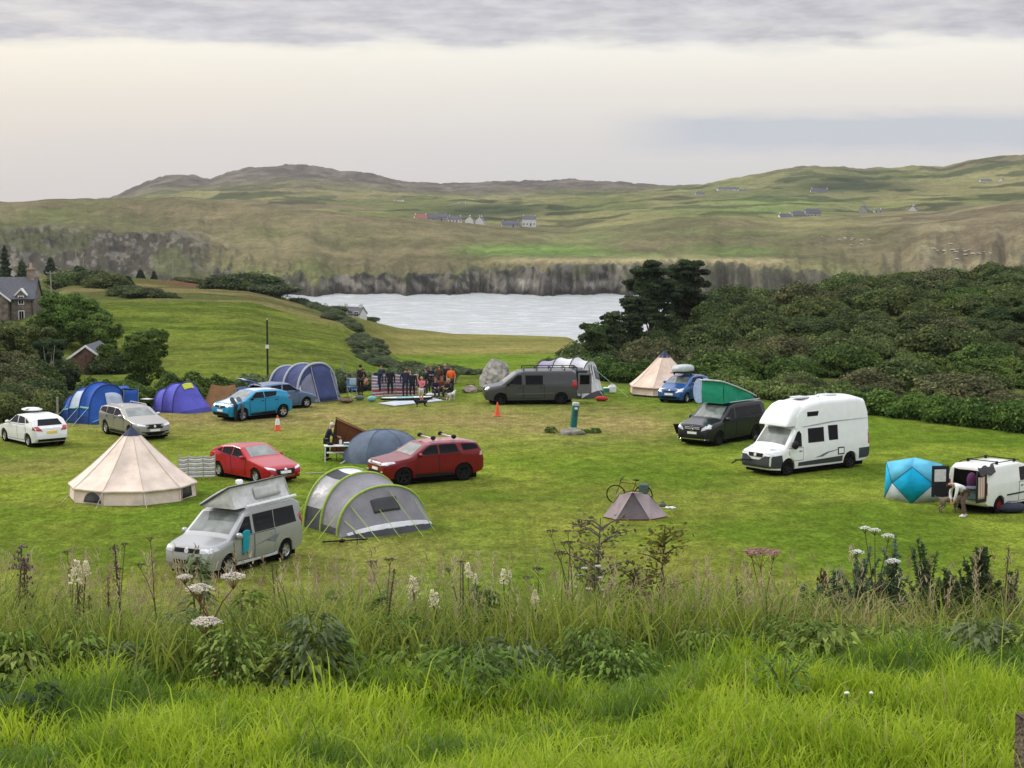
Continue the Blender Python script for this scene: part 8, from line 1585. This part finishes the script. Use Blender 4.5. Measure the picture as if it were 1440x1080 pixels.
# ---- spiky blue-green shrubs on the right
def spiky(name, label, px, D, top_y, w_px, seed, n, col, twig=.16, up=1.0):
    p = GD(px, D); H = float(zat(top_y, D))-p.z; w = w_px*D/F; t = thing(name, label, 'shrub', p, 0); rg_ = random.Random(seed); V = []; Fc = []; Cc = []; mb = MB()
    for i in range(n):
        a = rg_.uniform(0, 6.28); f = rg_.random(); b0 = Vector((w*.5*f*math.cos(a)*.85, w*.5*f*math.sin(a)*.85, H*rg_.uniform(.15, .78-.35*f))); l = twig*rg_.uniform(.6, 1.1); d = Vector((math.cos(a)*f*1.1+rg_.gauss(0, .12), math.sin(a)*f*.9+rg_.gauss(0, .12), up)).normalized(); e = b0+d*l; 
        if e.z > H: e.z = H; 
        mb.tube([(b0.x*.4, b0.y*.4, b0.z*.5), b0, e], [.004, .003, .0015], 4)
        for j in range(95):
            q = np.array(b0.lerp(e, rg_.random())); u = np.array([rg_.gauss(0, 1), rg_.gauss(0, 1), rg_.gauss(.5, .6)]); u /= np.linalg.norm(u); s = rg_.uniform(.012, .024); v = np.cross(u, np.array([.3, .5, .8])); v /= np.linalg.norm(v)+1e-6; k = len(V); V += [q, q+u*s*.5+v*.0055, q+u*s, q+u*s*.5-v*.0055]; Fc.append((k, k+1, k+2, k+3)); Cc += [np.array(col)*rg_.uniform(.6, 1.4)]*4
    mb.build('branches', STEMB, t); np_mesh('needles', np.array(V), np.array(Fc), LEAFP, np.array(Cc), t)
GZ = (.17, .26, .165)
spiky('gorse_shrub', 'spiky blue-green shrub, leftmost and lowest of the group on the right', 1142, 7.9, 808, 40, 1, 42, GZ); spiky('gorse_shrub', 'spiky blue-green shrub with a reddish plant before it', 1178, 8.0, 790, 42, 2, 48, GZ); spiky('gorse_shrub', 'broad spiky blue-green shrub under the white umbel heads', 1216, 8.0, 758, 58, 3, 85, GZ); spiky('gorse_shrub', 'narrow upright spiky shrub right of the white umbels', 1264, 8.0, 750, 38, 4, 60, GZ); spiky('gorse_shrub', 'open branching conifer-like shrub, second from the right', 1311, 8.0, 757, 52, 5, 70, (.09, .145, .07), .20)
spiky('broom_shrub', 'dense dark rounded broom bush at the right end of the group', 1385, 8.0, 746, 82, 6, 330, (.09, .14, .07), .12); spiky('gorse_shrub', 'dark spiky growth low between the shrubs on the right', 1345, 7.9, 800, 130, 7, 170, (.11, .17, .08), .14); spiky('gorse_shrub', 'dark spiky growth low at the right edge', 1430, 7.9, 800, 80, 8, 110, (.11, .17, .08), .14)
# ---- small lawn flowers
for i, (px, py, m_, lb) in enumerate([(1200, 1005, FLX, 'white clover head in the lawn, lower right'), (1202, 1017, FLX, 'second white clover head just below the first'), (1236, 1043, FLX, 'lone white clover head near the bottom right'), (413, 995, FLX, 'white clover head in the lawn left of centre'), (1427, 923, FLX, 'white clover head at the right edge')]):
    D = 5.6 if py > 990 else 6.9; p = GD(px, D); t = thing('clover_flower', lb, 'flower', p); z = max(.05, float(zat(py, D))-p.z); mb = MB(); mb.ball((0, 0, z), (.0065, .0065, .005), 8, 5); mb.build('flower_head', m_, t); mb = MB(); mb.tube([(0, 0, 0), (0, 0, z)], .0015, 4); mb.build('stem', STEMG, t)
for i in range(16):
    px, py = (rq.uniform(918, 948), rq.uniform(942, 972)) if i < 9 else (rq.uniform(380, 470), rq.uniform(880, 950)); D = 6.75; p = GD(px, D); t = thing('buttercup', 'tiny yellow buttercup in the dark patch right of centre' if i < 9 else 'tiny yellow buttercup in the weeds left of centre', 'flower', p, 0, 'buttercups right of centre' if i < 9 else 'buttercups left of centre'); z = max(.04, float(zat(py, D-.25))-p.z); mb = MB(); mb.ball((0, -.25, z), (.008, .008, .004), 6, 4); mb.build('flower_head', mat('buttercup_yellow', (.75, .60, .03), .6), t); mb = MB(); mb.tube([(0, 0, 0), (0, -.25, z)], .0014, 4); mb.build('stem', STEMG, t)
# ---- the sawn post at the bottom right
D = 4.75; p = GD(1484, D); t = thing('wooden_post', 'square weathered wooden post cut by the bottom right corner', 'post', (p.x, p.y, p.z-.1), R_(8)); ht = float(zat(1020, D-.06))-p.z+.1
mb = MB(); mb.grid(lambda u, v: ((-.055, -.055, ht*v) if u < .01 else (.055, -.055, ht*v) if u < .26 else (.055, .055, ht*v) if u < .51 else (-.055, .055, ht*v) if u < .76 else (-.055, -.055, ht*v)), 4, 10); mb.add([(-.055, -.055, ht), (.055, -.055, ht-.004), (.055, .055, ht), (-.055, .055, ht+.004)], [(0, 1, 2, 3)]); mb.build('post', mat('old_post', (.14, .105, .075), .95, var=.5, scale=9, bump=.8, bscale=60), t, bev=.006)
mb = MB(); mb.lathe([(.008, 0), (.010, .004), (0, .006)], 8, 'y', (.01, -.062, ht-.03)); mb.build('nail', mat('rust', (.12, .05, .03), .8), t)
# ================================================================ HAZE
def build_haze():
    mb = MB(); mb.box(-3500, 3500, -60, 6800, -62, 210)
    m = bpy.data.materials.new('haze_air'); m.use_nodes = True; t = m.node_tree; t.nodes.remove(t.nodes['Principled BSDF'])
    v = N(t, 'ShaderNodeVolumePrincipled'); v.inputs['Color'].default_value = (.86, .88, .95, 1); v.inputs['Density'].default_value = .000048; v.inputs['Anisotropy'].default_value = .2
    t.links.new(v.outputs[0], t.nodes['Material Output'].inputs['Volume'])
    o = mb.build('haze', m, smooth=False); tag(o, kind='stuff')
build_haze()
